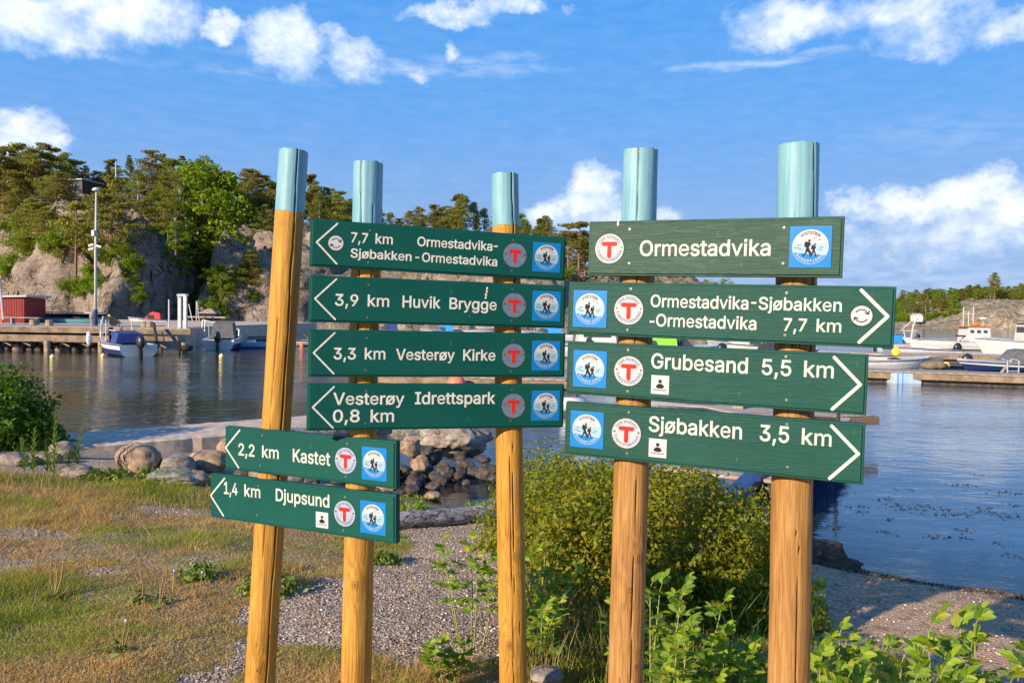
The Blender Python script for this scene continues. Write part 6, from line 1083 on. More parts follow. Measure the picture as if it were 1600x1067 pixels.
def tree_meshes(kind, seed, lod=1.0):
    """unit height tree: returns trunk and crown mesh data"""
    rg = np.random.default_rng(seed); C = []; Rr = []; mb = MB()
    if kind in ('pine', 'pine2'):
        lean = rg.normal(size=2)*.03; mb.tube([(0, 0, -.05), (lean[0]*.5, lean[1]*.5, .4), (lean[0], lean[1], .95)], [.022, .016, .004], 6)
        z = .18 if kind == 'pine' else .36; nb = 0
        while z < 1.0:
            f = (z-.3)/.7; w = (.30*(1-f)**.55+.05)*(1.0 if kind == 'pine' else 1.2)
            for j in range(4+int(rg.integers(0, 3))):
                t = rg.uniform(0, 6.28); r = w*rg.uniform(.45, 1.05); e = (lean[0]*z+r*cos(t), lean[1]*z+r*sin(t), z+rg.uniform(-.02, .04)+r*.12)
                if rg.random() < .85:
                    mb.tube([(lean[0]*z, lean[1]*z, z-.03), e], [.006, .002], 3, False); C.append(e); s = rg.uniform(.07, .12)*(1.1-f*.4); Rr.append((s*1.15, s*1.15, s*.42))
                    C.append((e[0]*.6, e[1]*.6, e[2]-.01)); Rr.append((s, s, s*.5))
            z += rg.uniform(.045, .075)
        C.append((lean[0], lean[1], .97)); Rr.append((.035, .035, .05)); P = clumps(C, Rr, int(56*lod), rg, .1); V, F = leaf_quads(P, .036, rg, .42)
    elif kind == 'spruce':
        mb.tube([(0, 0, -.05), (0, 0, .98)], [.02, .003], 6); z = .12
        while z < .99:
            w = .24*(1-z)**.8+.02
            for j in range(6):
                t = rg.uniform(0, 6.28); r = w*rg.uniform(.6, 1.1); C.append((r*cos(t)*.7, r*sin(t)*.7, z-r*.25)); s = .035+.10*(1-z)*.5; Rr.append((s, s, s*.4))
            z += .042
        P = clumps(C, Rr, int(40*lod), rg, .1); V, F = leaf_quads(P, .034, rg, .4)
    elif kind == 'bush':
        for i in range(46):
            d = rg.normal(size=3); d /= np.linalg.norm(d); q = rg.uniform(.3, 1); C.append((d[0]*.55*q, d[1]*.55*q, .42+d[2]*.42*q)); s = rg.uniform(.10, .2); Rr.append((s, s, s*.8))
        mb.tube([(0, 0, -.1), (.05, 0, .5)], [.03, .01], 5); P = clumps(C, Rr, int(80*lod), rg, .4); V, F = leaf_quads(P, .055, rg, .6)
    else:
        n = 66; lo = .16 if kind == 'broadleaf' else .25; wd = .30 if kind == 'broadleaf' else .22
        mb.tube([(0, 0, -.05), (.01, 0, .35), (.0, .01, .8)], [.024, .017, .005], 6)
        for i in range(n):
            z = lo+(1-lo)*rg.uniform(0, 1)**.85; f = (z-lo)/(1-lo); w = wd*math.sin(pi*min(1, (f*.86+.12)))**.6; t = rg.uniform(0, 6.28); r = w*rg.uniform(.25, 1)
            e = (r*cos(t), r*sin(t), z-.05); C.append(e); s = rg.uniform(.05, .095); Rr.append((s, s, s*.75))
            if i % 4 == 0: mb.tube([(0, 0, z*.6), e], [.007, .002], 3, False)
        P = clumps(C, Rr, int((125 if kind == 'broadleaf' else 90)*lod), rg, .35); V, F = leaf_quads(P, .023 if kind == 'broadleaf' else .021, rg, .65)
    lm = {'pine': L_PINE, 'pine2': L_PINE, 'spruce': L_SPR, 'broadleaf': L_DEC, 'birch': L_BIR, 'bush': L_DEC}[kind]
    return mb.mesh('trunk', {'pine': M_BARKP, 'pine2': M_BARKP, 'birch': M_BARKB}.get(kind, M_BARK)), mesh_np('crown', V, F, [lm])
TP = {k_: [tree_meshes(k_, 10*i+j) for j in range(n)] for i, (k_, n) in enumerate((('pine', 4), ('pine2', 3), ('spruce', 2), ('broadleaf', 3), ('birch', 2), ('bush', 3)))}
L_OLBUSH = leafmat('olive_bush', (.04, .055, .012), (.085, .10, .02), (.14, .14, .04), .3, patch=.5)
NM = {'pine': 'pine_tree', 'pine2': 'pine_tree', 'spruce': 'spruce_tree', 'broadleaf': 'broadleaf_tree', 'birch': 'birch_tree', 'bush': 'cliff_bush'}
rgt = random.Random(17)
def tree(kind, x, y, z, h, label, group, w=1.0, dark=False):
    tm, cm = TP[kind][rgt.randrange(len(TP[kind]))]
    r = empty(NM[kind], (x, y, z), rgt.uniform(0, 6.28), label=label, cat='bush' if kind == 'bush' else 'tree', group=group); r.scale = (h*w, h*w, h)
    link('trunk', tm, r); c = link('crown', cm, r)
    return r
def skyline(px, ty, kind, D_, label, group, w=1.0):
    x = (px-800)/FOC*D_; z = hillL(x, D_); h = at(px, ty, D_).z-z+.1
    tree(kind, x, D_, z-.2, max(2.2, h), label, group, w)
SKY = [(-20, 232, 'pine', 118), (5, 236, 'pine', 112), (22, 226, 'pine2', 118), (45, 240, 'pine', 122), (58, 232, 'pine2', 114), (80, 226, 'pine2', 117), (100, 240, 'pine', 123), (116, 250, 'pine2', 120), (134, 256, 'spruce', 124),
       (150, 268, 'pine', 121), (168, 254, 'spruce', 122), (176, 250, 'pine', 126), (202, 240, 'spruce', 120), (215, 262, 'birch', 116), (236, 236, 'pine', 119), (254, 237, 'spruce', 122), (268, 250, 'pine', 116), (284, 240, 'spruce', 121), (296, 258, 'pine', 124),
       (345, 292, 'pine', 124), (358, 264, 'spruce', 121), (372, 292, 'birch', 117), (388, 266, 'pine', 119), (404, 270, 'pine2', 117), (416, 282, 'pine', 121), (430, 285, 'birch', 120), (445, 285, 'broadleaf', 118), (470, 282, 'pine', 121), (484, 274, 'pine', 118), (497, 300, 'birch', 115), (512, 296, 'pine2', 119), (528, 300, 'pine', 117), (546, 312, 'pine', 121),
       (562, 318, 'pine2', 118), (590, 336, 'broadleaf', 117), (607, 330, 'birch', 118), (622, 342, 'pine', 120), (640, 331, 'pine2', 117), (656, 336, 'pine', 121), (676, 320, 'pine2', 118), (690, 324, 'pine', 122), (706, 305, 'pine', 118), (722, 302, 'birch', 117), (738, 312, 'birch', 119), (754, 322, 'birch', 121), (775, 330, 'pine', 118),
       (800, 338, 'pine', 120), (820, 346, 'spruce', 118), (836, 343, 'pine', 120), (852, 352, 'pine2', 118), (868, 372, 'pine', 121), (886, 348, 'pine2', 113), (902, 345, 'pine2', 112), (912, 365, 'pine', 114), (1119, 424, 'bush', 114), (1150, 436, 'bush', 114)]
def skylab(px, kind):
    k_ = {'pine': 'brown-green pine', 'pine2': 'flat-topped pine', 'spruce': 'pointed spruce', 'birch': 'light birch-like tree', 'broadleaf': 'leafy green tree', 'bush': 'low bush'}[kind]
    if px < 330: return k_+' on the skyline left of the cliff gully', 'trees on the left cliff top'
    if px < 440: return k_+' on the skyline between gully and leftmost post', 'trees above the gully'
    if px < 780: return k_+' on the skyline above the top left sign', 'trees behind the left signs'
    return k_+' on the skyline between the two groups of signs', 'trees behind the middle posts'
for px, ty, kd, D_ in SKY:
    l_, g_ = skylab(px, kd); skyline(px, ty, kd, D_, l_, g_, 1.15 if kd in ('pine', 'pine2') else 1.0)
skyline(300, 278, 'broadleaf', 112, 'bright green tree growing left side of the leafy clump above the gully', None, 1.15)
skyline(318, 250, 'broadleaf', 109, 'tallest bright spring-green broadleaf tree above the cliff gully', None, 1.25)
skyline(336, 288, 'broadleaf', 111, 'dark green leafy tree standing right in the gully head', None, 1.2)
def cliff(px, by, ty, kind, D_, label, w=1.0, g=None):
    x = (px-800)/FOC*D_; lo = at(px, by, D_); h = at(px, ty, D_).z-lo.z
    # step back until the cliff surface is at the foot height
    y = D_-16
    while y < D_+25 and hillL(x, y) < lo.z: y += .6
    y -= 1.0; x = (px-800)/FOC*y; z = max(hillL(x, y), lo.z-1.2); tree(kind, x, y, z-.1, h*y/D_*1.15, label, g, w*1.1)
for a in [(20, 345, 285, 'pine', 108, 'pine on the left cliff shoulder'), (50, 345, 300, 'broadleaf', 104, 'light green sapling below the cabin, left'), (70, 330, 290, 'pine', 108, 'pine growing below the cliff cabin'), (90, 360, 305, 'pine2', 105, 'pine leaning over the pale rock below the cabin'),
          (118, 425, 318, 'pine2', 101, 'slender pine rooted halfway up the cliff'), (105, 340, 300, 'pine', 108, 'bushy pine just right of the cabin foot'), (135, 345, 318, 'pine', 106, 'small pine behind the lamp post head'), (172, 450, 345, 'pine', 100, 'tall thin pine standing in front of the cliff right of the lamp post'), (172, 330, 300, 'pine', 112, 'pine below the flagpole'),
          (200, 335, 300, 'pine2', 112, 'dark spreading pine at the cliff edge'), (225, 345, 300, 'pine', 110, 'dark pine clinging to the upper cliff edge'), (245, 340, 295, 'broadleaf', 110, 'leafy tree behind the cliff edge pines'), (262, 370, 310, 'pine', 107, 'pine above the diagonal rock slab'), (280, 375, 300, 'birch', 106, 'pale trunked tree left of the green clump'),
          (320, 410, 335, 'broadleaf', 108, 'dark leafy tree filling the top of the gully'), (335, 440, 370, 'broadleaf', 110, 'leafy tree halfway down the gully'), (345, 470, 405, 'broadleaf', 104, 'leafy tree low in the gully'), (355, 350, 300, 'pine', 110, 'pine at the top of the right cliff'), (375, 352, 305, 'broadleaf', 108, 'spring-green tree on top of the right cliff'),
          (390, 440, 385, 'pine', 100, 'bushy pine on the right cliff face'), (372, 420, 395, 'bush', 100, 'bush on the right cliff face'), (410, 360, 320, 'pine', 108, 'pine at the right cliff edge'), (425, 362, 330, 'birch', 107, 'light tree beside the leftmost post')]:
    cliff(*a)
for i, (px, by, ty, kd) in enumerate([(12, 420, 375, 'bush'), (35, 425, 378, 'bush'), (52, 415, 372, 'bush'), (85, 420, 375, 'bush'), (100, 415, 360, 'bush'), (78, 440, 400, 'bush'), (108, 445, 412, 'bush'), (130, 448, 405, 'bush'), (150, 452, 410, 'bush'), (165, 462, 425, 'bush'), (188, 465, 428, 'bush'), (200, 458, 425, 'bush'), (140, 425, 392, 'bush'), (40, 355, 310, 'bush'), (30, 325, 300, 'bush'),
                                      (215, 460, 432, 'bush'), (240, 355, 335, 'bush'), (282, 380, 362, 'bush'), (310, 400, 372, 'bush'), (330, 425, 395, 'bush'), (338, 450, 415, 'bush'), (330, 470, 440, 'bush'), (345, 485, 450, 'bush'), (352, 440, 405, 'bush'), (362, 452, 425, 'bush'), (395, 455, 430, 'bush'), (60, 345, 318, 'bush'), (10, 345, 315, 'bush'), (180, 330, 312, 'bush'), (150, 340, 315, 'bush')]):
    x = 'in the gully' if 300 < px < 370 else ('right of the gully' if px >= 370 else ('low on the left cliff' if by > 390 else 'high on the left cliff'))
    cliff(px, by, by-(by-ty)*.78, kd, 102, 'green bush growing %s' % x, 1.1, 'bushes %s' % x)
for i in range(14):
    px = rgt.uniform(-10, 235); f = rgt.random(); by = 345+110*f+rgt.uniform(-8, 8)*0; kd = rgt.choice(['pine', 'pine', 'bush', 'pine2', 'bush', 'birch'])
    if px > 170 and f > .2 and f < .75: continue
    cliff(px, by, by-rgt.uniform(26, 60 if kd != 'bush' else 34), kd, 102, {'pine': 'pine', 'pine2': 'flat-topped pine', 'bush': 'green bush', 'birch': 'light green tree'}[kd]+' rooted in cracks of the left cliff face', 1.15, 'growth on the left cliff face')
for i in range(9):
    px = rgt.uniform(262, 345); by = rgt.uniform(345, 400); cliff(px, by, by-rgt.uniform(35, 70), rgt.choice(['broadleaf', 'bush', 'birch']), 108, 'leafy green growth filling the head of the cliff gully', 1.2, 'leafy growth in the gully')
for i in range(46):   # lower wood behind the first row, seen between the stems
    px = rgt.uniform(-10, 880); D_ = rgt.uniform(124, 150); kd = rgt.choice(['pine', 'spruce', 'birch', 'broadleaf', 'pine2']); x = (px-800)/FOC*D_
    tree(kd, x, D_, hillL(x, D_)-.3, rgt.uniform(4.0, 6.0), skylab(px, kd)[0].replace('on the skyline', 'in the second row'), 'second row of trees on the cliff top')
for i in range(26):   # behind the signs along the shore at low level
    px = rgt.uniform(440, 1160); D_ = rgt.uniform(103, 112); x = (px-800)/FOC*D_; kd = rgt.choice(['bush', 'bush', 'pine', 'birch']); tree(kd, x, D_, hillL(x, D_)-.2, rgt.uniform(1.4, 3), {'bush': 'small bush on the slope behind the signs', 'pine': 'small pine on the slope behind the signs', 'birch': 'small light tree on the slope behind the signs'}[kd], 'growth on the slope behind the signs')
# headland at the right
for i in range(170):
    px = rgt.uniform(1380, 1640); f = rgt.random(); D_ = 322+f*55
    if px > 1500 and f < .35: continue
    x = (px-800)/FOC*D_; z = hillR(x, D_); kd = rgt.choice(['broadleaf', 'broadleaf', 'birch', 'pine', 'broadleaf', 'pine2']); h = rgt.uniform(4.0, 6.0)*(1 if px < 1500 else 1.15)
    tree(kd, x, D_, z-.4, h, {'broadleaf': 'green tree', 'birch': 'pale green tree', 'pine': 'brownish pine', 'pine2': 'flat-topped pine'}[kd]+' in the wood on the headland across the bay', 'wood on the right headland', 1.25)
for i in range(24):
    px = rgt.uniform(1385, 1500); D_ = rgt.uniform(308, 322); x = (px-800)/FOC*D_; tree('bush', x, D_, hillR(x, D_)-.3, rgt.uniform(2, 3.5), 'green bush at the foot of the headland wood', 'bushes on the headland shore', 1.2)
x = (1552-800)/FOC*330; z = hillR(x, 330); tree('pine2', x, 330, z, at(1552, 428, 330).z-z, 'single tall pine rising above the headland wood', None, .8)
x = (1431-800)/FOC*306; z = hillR(x, 306); MBh = empty('shore_house', (x, 306, z), label='tiny white house at the water on the far headland', cat='house')
MB().box((0, 0, 1.2), (3.2, 3, 2.4)).build('wall', M_HOUSE, MBh); MB().box((0, 0, 2.7), (3.5, 3.4, .7), taper=.6).build('roof', M_SHEDR, MBh); MB().box((-.6, -1.53, 1.3), (.7, .06, .9)).build('window', M_GLASS, MBh)
# ------------------------------------------------------------------ boulders and stones near the shore
def boulder(px, by, wpx, hpx, seed, mt, label, ang=.35, D_=None, dep=.8, rough=.12, group=None, rz=None, sink=.12):
    p = ongnd(px, by) if D_ is None else Vector((at(px, by, D_).x, D_, at(px, by, D_).z))
    sc_ = (p.y)/FOC; w = wpx*sc_; h = hpx*sc_
    me = rock_mesh('boulder', seed, mt, (w/2/.88, w/2*dep/.88, h/2*1.15/.88), ang, 4, rough)
    o = link('boulder', me, loc=(p.x, p.y+w*dep*.35, p.z+h*(.5-sink)), rot=(0, 0, random.Random(seed).uniform(-.4, .4) if rz is None else rz))
    return tag(o, label, 'boulder', group)
boulder(208, 740, 66, 46, 1, M_BOULD2, 'large rounded warm boulder in front of the concrete slab at the left')
boulder(271, 742, 50, 30, 2, M_BOULD, 'grey rounded boulder below the log beam, left of the two')
boulder(318, 737, 62, 32, 3, M_BOULD2, 'long reddish boulder beside the lower left signs')
boulder(265, 757, 82, 22, 4, M_LICH, 'flat lichen-covered boulder at the grass edge', rough=.2)
boulder(303, 758, 34, 22, 5, M_BOULD, 'small bluish boulder right of the lichen-covered one')
boulder(240, 738, 24, 14, 6, M_BOULD, 'small grey stone between two rounded boulders')
boulder(112, 748, 52, 20, 7, M_BOULD, 'low whitish boulder among the weeds')
boulder(14, 728, 44, 20, 8, M_BOULD, 'low grey boulder below the green bush at the left edge')
boulder(140, 700, 44, 26, 9, M_BOULD2, 'rounded boulder behind the slab at its left end', D_=13.2)
boulder(195, 692, 42, 12, 10, M_BOULD2, 'flat boulder at the water edge behind the slab', D_=13.9)
boulder(68, 725, 44, 16, 11, M_BOULD2, 'low warm boulder half hidden by the tall weeds')
boulder(92, 715, 40, 24, 12, M_BOULD, 'boulder behind the left tall weed')
boulder(356, 712, 40, 26, 13, M_BOULD2, 'boulder peeking out left of the Kastet sign'); boulder(352, 765, 48, 16, 14, M_BOULD, 'pale flat stone between the Kastet and Djupsund signs')
boulder(640, 712, 40, 34, 20, M_BOULD2, 'orange-brown angular boulder in the dark stone pile', .9, D_=11.2)
boulder(655, 735, 32, 26, 21, M_BOULD2, 'square warm brown boulder in the middle of the stone pile', .9, D_=10.8)
boulder(713, 708, 96, 52, 22, M_BOULD, 'big rough concrete-like rock at the end of the slab', .6, D_=12.0, rough=.3)
boulder(648, 700, 70, 40, 23, M_LICH, 'crumbly pale rock at the left part of the slab end', .5, D_=12.2, rough=.35)
boulder(676, 779, 24, 10, 24, M_BOULD2, 'small reddish stone lying in the shallow water', .3, D_=9.8)
boulder(646, 762, 34, 20, 25, M_BOULD3, 'dark stone at the foot of the pile', .9, D_=10.4)
boulder(1290, 888, 160, 66, 26, rockmat('shore_rock', (.035, .022, .015), (.085, .055, .035), (.15, .105, .07), 1.6, None, .03), 'flat dark brown rock slab at the beach waterline right of the post', .9, D_=7.15, dep=.8, rz=-.25, sink=.62, rough=.3)
boulder(1238, 878, 90, 40, 27, M_BOULD3, 'dark rock behind the rightmost post', .8, D_=7.6)
boulder(855, 1066, 54, 16, 28, M_BOULD, 'pale stone at the bottom edge between the posts', D_=3.55)
boulder(846, 872, 26, 30, 29, M_BOULD, 'grey stone at the foot of the bush beside the middle post')
boulder(1170, 960, 60, 50, 30, M_BOULD, 'shaded grey rock under the right side of the bush', .8)
rg = random.Random(12)
for i in range(46):
    px = rg.uniform(590, 775); t = (px-590)/185; py = rg.uniform(700+8*t, 778-38*t); D_ = 9.9+ (775-py)/90*2.4
    w = rg.uniform(16, 38); boulder(px, py+12, w, w*rg.uniform(.5, .75), 400+i, M_BOULD3, 'dark angular stone in the shaded pile between the second and middle posts', .9, D_=D_, group='stones of the dark pile by the water')
for i in range(22):
    px = rg.uniform(345, 620); py = rg.uniform(735, 790); w = rg.uniform(24, 46); boulder(px, py, w, w*.6, 500+i, rg.choice([M_BOULD, M_BOULD3, M_BOULD2]), 'stone of the bank seen in the gap between the lower left signs', .5, group='stones behind the lower left signs')
# concrete slab with log beam
sA, sB = at(135, 717, 11.3), at(475, 672, 13.4); zt = .36
sl_ = empty('concrete_slipway', (0, 0, 0), label='long concrete slab with a log edge reaching into the water', cat='slipway')
d = Vector((sB.x-sA.x, sB.y-sA.y, 0)); d = d.normalized(); nn = Vector((-d.y, d.x, 0)); a = Vector((sA.x, sA.y, 0))-d*.6; b = Vector((sB.x, sB.y, 0))+d*1.6
me = bpy.data.meshes.new('slab'); V = []; F = []; n = 40
for i in range(n+1):
    q = a+(b-a)*(i/n); e = (vnoise(i*.8, 0, 3)-.5)*.10; e2 = (vnoise(i*.9, 9, 3)-.5)*.10
    for off, z in ((-.02+e*.4, -.3), (-.02+e*.4, zt-.03), (.03+e*.4, zt), (1.25+e2, zt+.02), (1.3+e2, -.4)): V.append(q+nn*off+Vector((0, 0, z)))
for i in range(n):
    for j in range(4): p = i*5+j; F.append((p, p+5, p+6, p+1))
me.from_pydata(V, [], F); me.materials.append(M_CONC); link('slab', me, sl_)
M_LOG, kk = mat('weathered_log'); P = kk.obj(); q_ = kk.v('MULTIPLY', P, (.10, .6, 1)); n_ = kk.noise(q_, 26, 5, .65, .4); c_ = kk.ss(kk.noise(q_, 11, 4, .6), .47, .53); e_n = kk.m('MULTIPLY', c_, kk.m('SUBTRACT', 1.0, c_))
out(kk, bsdf(kk, Base_Color=kk.mix(kk.m('MULTIPLY', e_n, 3.2), kk.ramp(n_, [(.3, (.15, .12, .115)), (.5, (.30, .26, .25)), (.7, (.44, .39, .37))]), (.03, .025, .02)), Roughness=.9, Normal=kk.bump(kk.m('SUBTRACT', n_, kk.m('MULTIPLY', e_n, 3.0)), .9, .02)))
def log(name, pts, rad, label=None, parent=None, seed=1):
    pts = [Vector(p) for p in pts]; P = []; Rr = []
    for i in range(31):
        t = i/30*(len(pts)-1); j = min(int(t), len(pts)-2); P.append(pts[j].lerp(pts[j+1], t-j)+Vector((0, 0, (vnoise(i*.5, seed, 2)-.5)*rad*.2))); Rr.append(rad*(.92+.16*vnoise(i*.7, seed+4, 2)))
    mb = MB().tube(P, Rr, 28); me = mb.mesh(name, M_LOG, True)
    for v in me.vertices:
        nz_ = MN.noise(Vector((v.co.x*2.2, v.co.y*2.2, v.co.z*30))); v.co.z += nz_*rad*.05
    o = link(name, me, parent); me.set_sharp_from_angle(angle=R(50))
    return tag(o, label, 'log') if label else o
log('log_beam', [a-nn*.15+Vector((0, 0, .27))+d*2.6, b-nn*.15+Vector((0, 0, .27))], .13, parent=sl_)
la, lb = ongnd(560, 835), ongnd(775, 812); log('driftwood_log', [la+Vector((-.1, .1, .05)), lb+Vector((.15, .1, .08))], .085, 'grey weathered log lying at the gravel edge between two posts', seed=5)
lc = ongnd(980, 742)

# ------------------------------------------------------------------ gravel stones, shells, seaweed
rgn = np.random.default_rng(5)
def scatter_stones(name, n, box, smin, smax, mt, keep, label, flat=.6):
    x = rgn.uniform(box[0], box[1], n*3); y = box[2]+(box[3]-box[2])*rgn.uniform(0, 1, n*3)**1.3; kq = keep(x, y); x, y = x[kq][:n], y[kq][:n]; m_ = len(x)
    base = np.array([(1, 0, 0), (0, 1, 0), (-1, 0, 0), (0, -1, 0), (0, 0, 1), (0, 0, -.6)], float); F0 = np.array([(0, 1, 4), (1, 2, 4), (2, 3, 4), (3, 0, 4), (1, 0, 5), (2, 1, 5), (3, 2, 5), (0, 3, 5)])
    s = smin+(smax-smin)*rgn.uniform(0, 1, m_)**3; V = base[None]*rgn.uniform(.65, 1.3, (m_, 6, 1)); t = rgn.uniform(0, 6.28, m_); c_, s_ = np.cos(t), np.sin(t)
    X = V[:, :, 0]*c_[:, None]-V[:, :, 1]*s_[:, None]; Y = V[:, :, 0]*s_[:, None]+V[:, :, 1]*c_[:, None]; Zz = V[:, :, 2]*flat
    P = np.stack([X, Y, Zz], -1)*s[:, None, None]; P[:, :, 0] += x[:, None]; P[:, :, 1] += y[:, None]; P[:, :, 2] += (gz(x, y)+s*.15)[:, None]
    me = mesh_np(name, P.reshape(-1, 3), (F0[None]+np.arange(m_)[:, None, None]*6).reshape(-1, 3), [mt]); return tag(link(name, me), label, None, None, 'stuff')
m, kk = mat('pebbles'); col = kk.ramp(kk.geo('Random Per Island'), [(0, (.08, .062, .052)), (.35, (.23, .17, .13)), (.7, (.40, .295, .22)), (.92, (.52, .42, .33)), (1, (.82, .74, .64))])
out(kk, bsdf(kk, Base_Color=col, Roughness=.85, Specular_IOR_Level=.25)); M_PEB = m
m, kk = mat('shell_grit'); col = kk.ramp(kk.geo('Random Per Island'), [(0, (.10, .06, .04)), (.4, (.28, .2, .14)), (.75, (.5, .42, .34)), (1, (.85, .82, .76))]); out(kk, bsdf(kk, Base_Color=col, Roughness=.8)); M_SHL = m
scatter_stones('gravel', 52000, (-2.4, 1.6, 3.1, 8.8), .003, .012, M_PEB, lambda x, y: (grassmask(x, y) < .5) & (shore_d(x, y) > .05), 'loose grey gravel of the path between the posts')
scatter_stones('gravel', 7000, (-5.5, -1.5, 3.1, 8.8), .004, .014, M_PEB, lambda x, y: (grassmask(x, y) < .45), 'grey gravel showing through bare patches in the grass')
scatter_stones('beach_pebbles', 12000, (1.2, 6.0, 3.4, 9), .003, .012, M_SHL, lambda x, y: shore_d(x, y) > .02, 'pebbles and shell bits scattered on the beach')
def flakes(name, x, y, z, size, mt, label, asp=.5, h=.6):
    P = np.stack([x, y, z], -1); V, F = leaf_quads(P, size, rgn, asp, up=h); return tag(link(name, mesh_np(name, V, F, [mt])), label, None, None, 'stuff')
L_KELP = leafmat('seaweed', (.03, .02, .01), (.07, .045, .02), (.16, .10, .04), .1)
x = rgn.uniform(1.0, 6.5, 26000); y = rgn.uniform(4.5, 9.5, 26000); s_ = shore_d(x, y); kq = (np.abs(s_-.30-(fbm(x*1.5, y*1.5, 3, 4)-.5)*.5) < .14*fbm(x*5, y*5, 2, 3)+.03)
flakes('stranded_seaweed', x[kq], y[kq], gz(x[kq], y[kq])+.008, .035, L_KELP, 'line of dark seaweed stranded along the beach waterline')
xs, ys, zs = [], [], []
for px, py, r in [(1500, 758, 14), (1465, 795, 16), (1478, 804, 26), (1570, 770, 22), (1572, 808, 20), (1545, 800, 18), (1400, 788, 12), (1380, 780, 14), (1410, 795, 22), (1340, 792, 14), (1320, 770, 10), (1505, 829, 10), (1495, 840, 12), (1465, 840, 12), (1580, 868, 8), (1385, 833, 8), (1420, 766, 8), (1300, 824, 16), (1348, 800, 8), (1530, 742, 9), (1440, 790, 14), (1390, 812, 8), (1315, 760, 8), (1560, 850, 7), (1590, 790, 14), (1535, 795, 12), (700, 745, 14), (735, 735, 10), (690, 760, 12), (720, 728, 9)]:
    p = onz(px, py, 0); n = int(r*1.6); xs += list(p.x+rgn.normal(size=n)*r*.0055*p.y/8); ys += list(p.y+rgn.normal(size=n)*.05*p.y/8); zs += [.003]*n
flakes('floating_seaweed', np.array(xs), np.array(ys), np.array(zs), .045, L_KELP, 'brown seaweed clumps floating on the calm water near the beach', .3, 6.0)

# ------------------------------------------------------------------ grass
def blades(name, x, y, hmin, hmax, wd, mt, label, lean=.5, kind='stuff', hf=None):
    n = len(x); h = rgn.uniform(hmin, hmax, n)*(1 if hf is None else hf); t = rgn.uniform(0, 6.28, n); t2 = rgn.uniform(0, 6.28, n); z = gz(x, y)-.004; l = lean*h*rgn.uniform(.2, 1.5, n)
    dx_, dy_ = np.cos(t)*wd/2, np.sin(t)*wd/2; lx, ly = np.cos(t2)*l, np.sin(t2)*l; w = rgn.uniform(.7, 1.3, n)
    V = np.stack([np.stack([x-dx_*w, y-dy_*w, z], -1), np.stack([x+dx_*w, y+dy_*w, z], -1), np.stack([x+dx_*.7*w+lx*.35, y+dy_*.7*w+ly*.35, z+h*.6], -1), np.stack([x-dx_*.7*w+lx*.35, y-dy_*.7*w+ly*.35, z+h*.6], -1),
                  np.stack([x+lx+dx_*.15, y+ly+dy_*.15, z+h*.95], -1), np.stack([x+lx-dx_*.15, y+ly-dy_*.15, z+h*.95], -1)], 1).reshape(-1, 3)
    b = np.arange(n)[:, None]*6; F = np.concatenate([b+np.array([0, 1, 2, 3]), b+np.array([3, 2, 4, 5])], 0)
    o = link(name, mesh_np(name, V, F, [mt])); return tag(o, label, None, None, kind)
N = 480000; y = 2.9+6.6*rgn.uniform(0, 1, N)**1.25; x = -.85*y-.3+rgn.uniform(0, 1, N)*(.85*y+2.0); gm_ = grassmask(x, y)
pn = fbm(x*2.2, y*2.2, 4, 60); kq = (rgn.uniform(0, 1, N) < gm_*np.clip(.45+(pn-.35)*3.0, .25, 1)) & (shore_d(x, y) > .6); xg, yg = x[kq], y[kq]
hf = .55+1.3*np.clip((fbm(xg*1.6, yg*1.6, 3, 70)-.4)*3, 0, 1); green = fbm(xg*1.1, yg*1.4, 3, 80)+(6.4-yg)*.035+rgn.normal(size=len(xg))*.07
L_GR2 = leafmat('green_grass', (.15, .21, .015), (.32, .37, .035), (.48, .44, .09), .4, patch=2)
L_STR = leafmat('straw_grass', (.36, .23, .07), (.60, .40, .14), (.76, .55, .25), .35, patch=2)
g1 = green > .555
blades('green_grass', xg[g1], yg[g1], .020, .055, .0036, L_GR2, 'short green grass of the lawn at the left', .9, hf=hf[g1])
blades('dry_grass', xg[~g1], yg[~g1], .016, .045, .0036, L_STR, 'dry straw-coloured grass mixed into the lawn', 1.2, hf=hf[~g1])
# taller grass along the bank and under the posts
p1_, p2_ = ongnd(-30, 745), ongnd(640, 812); n = 5200; t = rgn.uniform(0, 1, n); x = p1_.x+(p2_.x-p1_.x)*t+rgn.normal(size=n)*.15; y = p1_.y+(p2_.y-p1_.y)*t+rgn.normal(size=n)*.28; kq = fbm(x*2, y*2, 3, 90) > .5
blades('bank_grass', x[kq], y[kq], .03, .15, .005, L_GRASS, 'tall yellow-green grass fringe along the stones at the left', .35)
n = 6500; x = rgn.uniform(-.6, 2.2, n); y = rgn.uniform(2.9, 4.3, n); kq = (fbm(x*2.3, y*2.3, 3, 95) > .48) & (x > -.2+(y-3.5)*.3)
blades('post_grass', x[kq], y[kq], .05, .20, .006, L_GR2, 'long green grass growing around the foot of the right posts', .5)
n = 2600; x = rgn.uniform(.05, .75, n); y = rgn.uniform(3.6, 5.2, n)
blades('weedy_grass', x, y, .08, .34, .006, L_GRASS, 'mixed dry and green weeds between the middle and fourth posts', .4)
n = 260; x = rgn.uniform(.45, 1.5, n); y = rgn.uniform(3.4, 4.2, n)
blades('post_grass', x, y, .2, .5, .008, L_WEED, 'taller dark grass blades in front of the bush', .35)

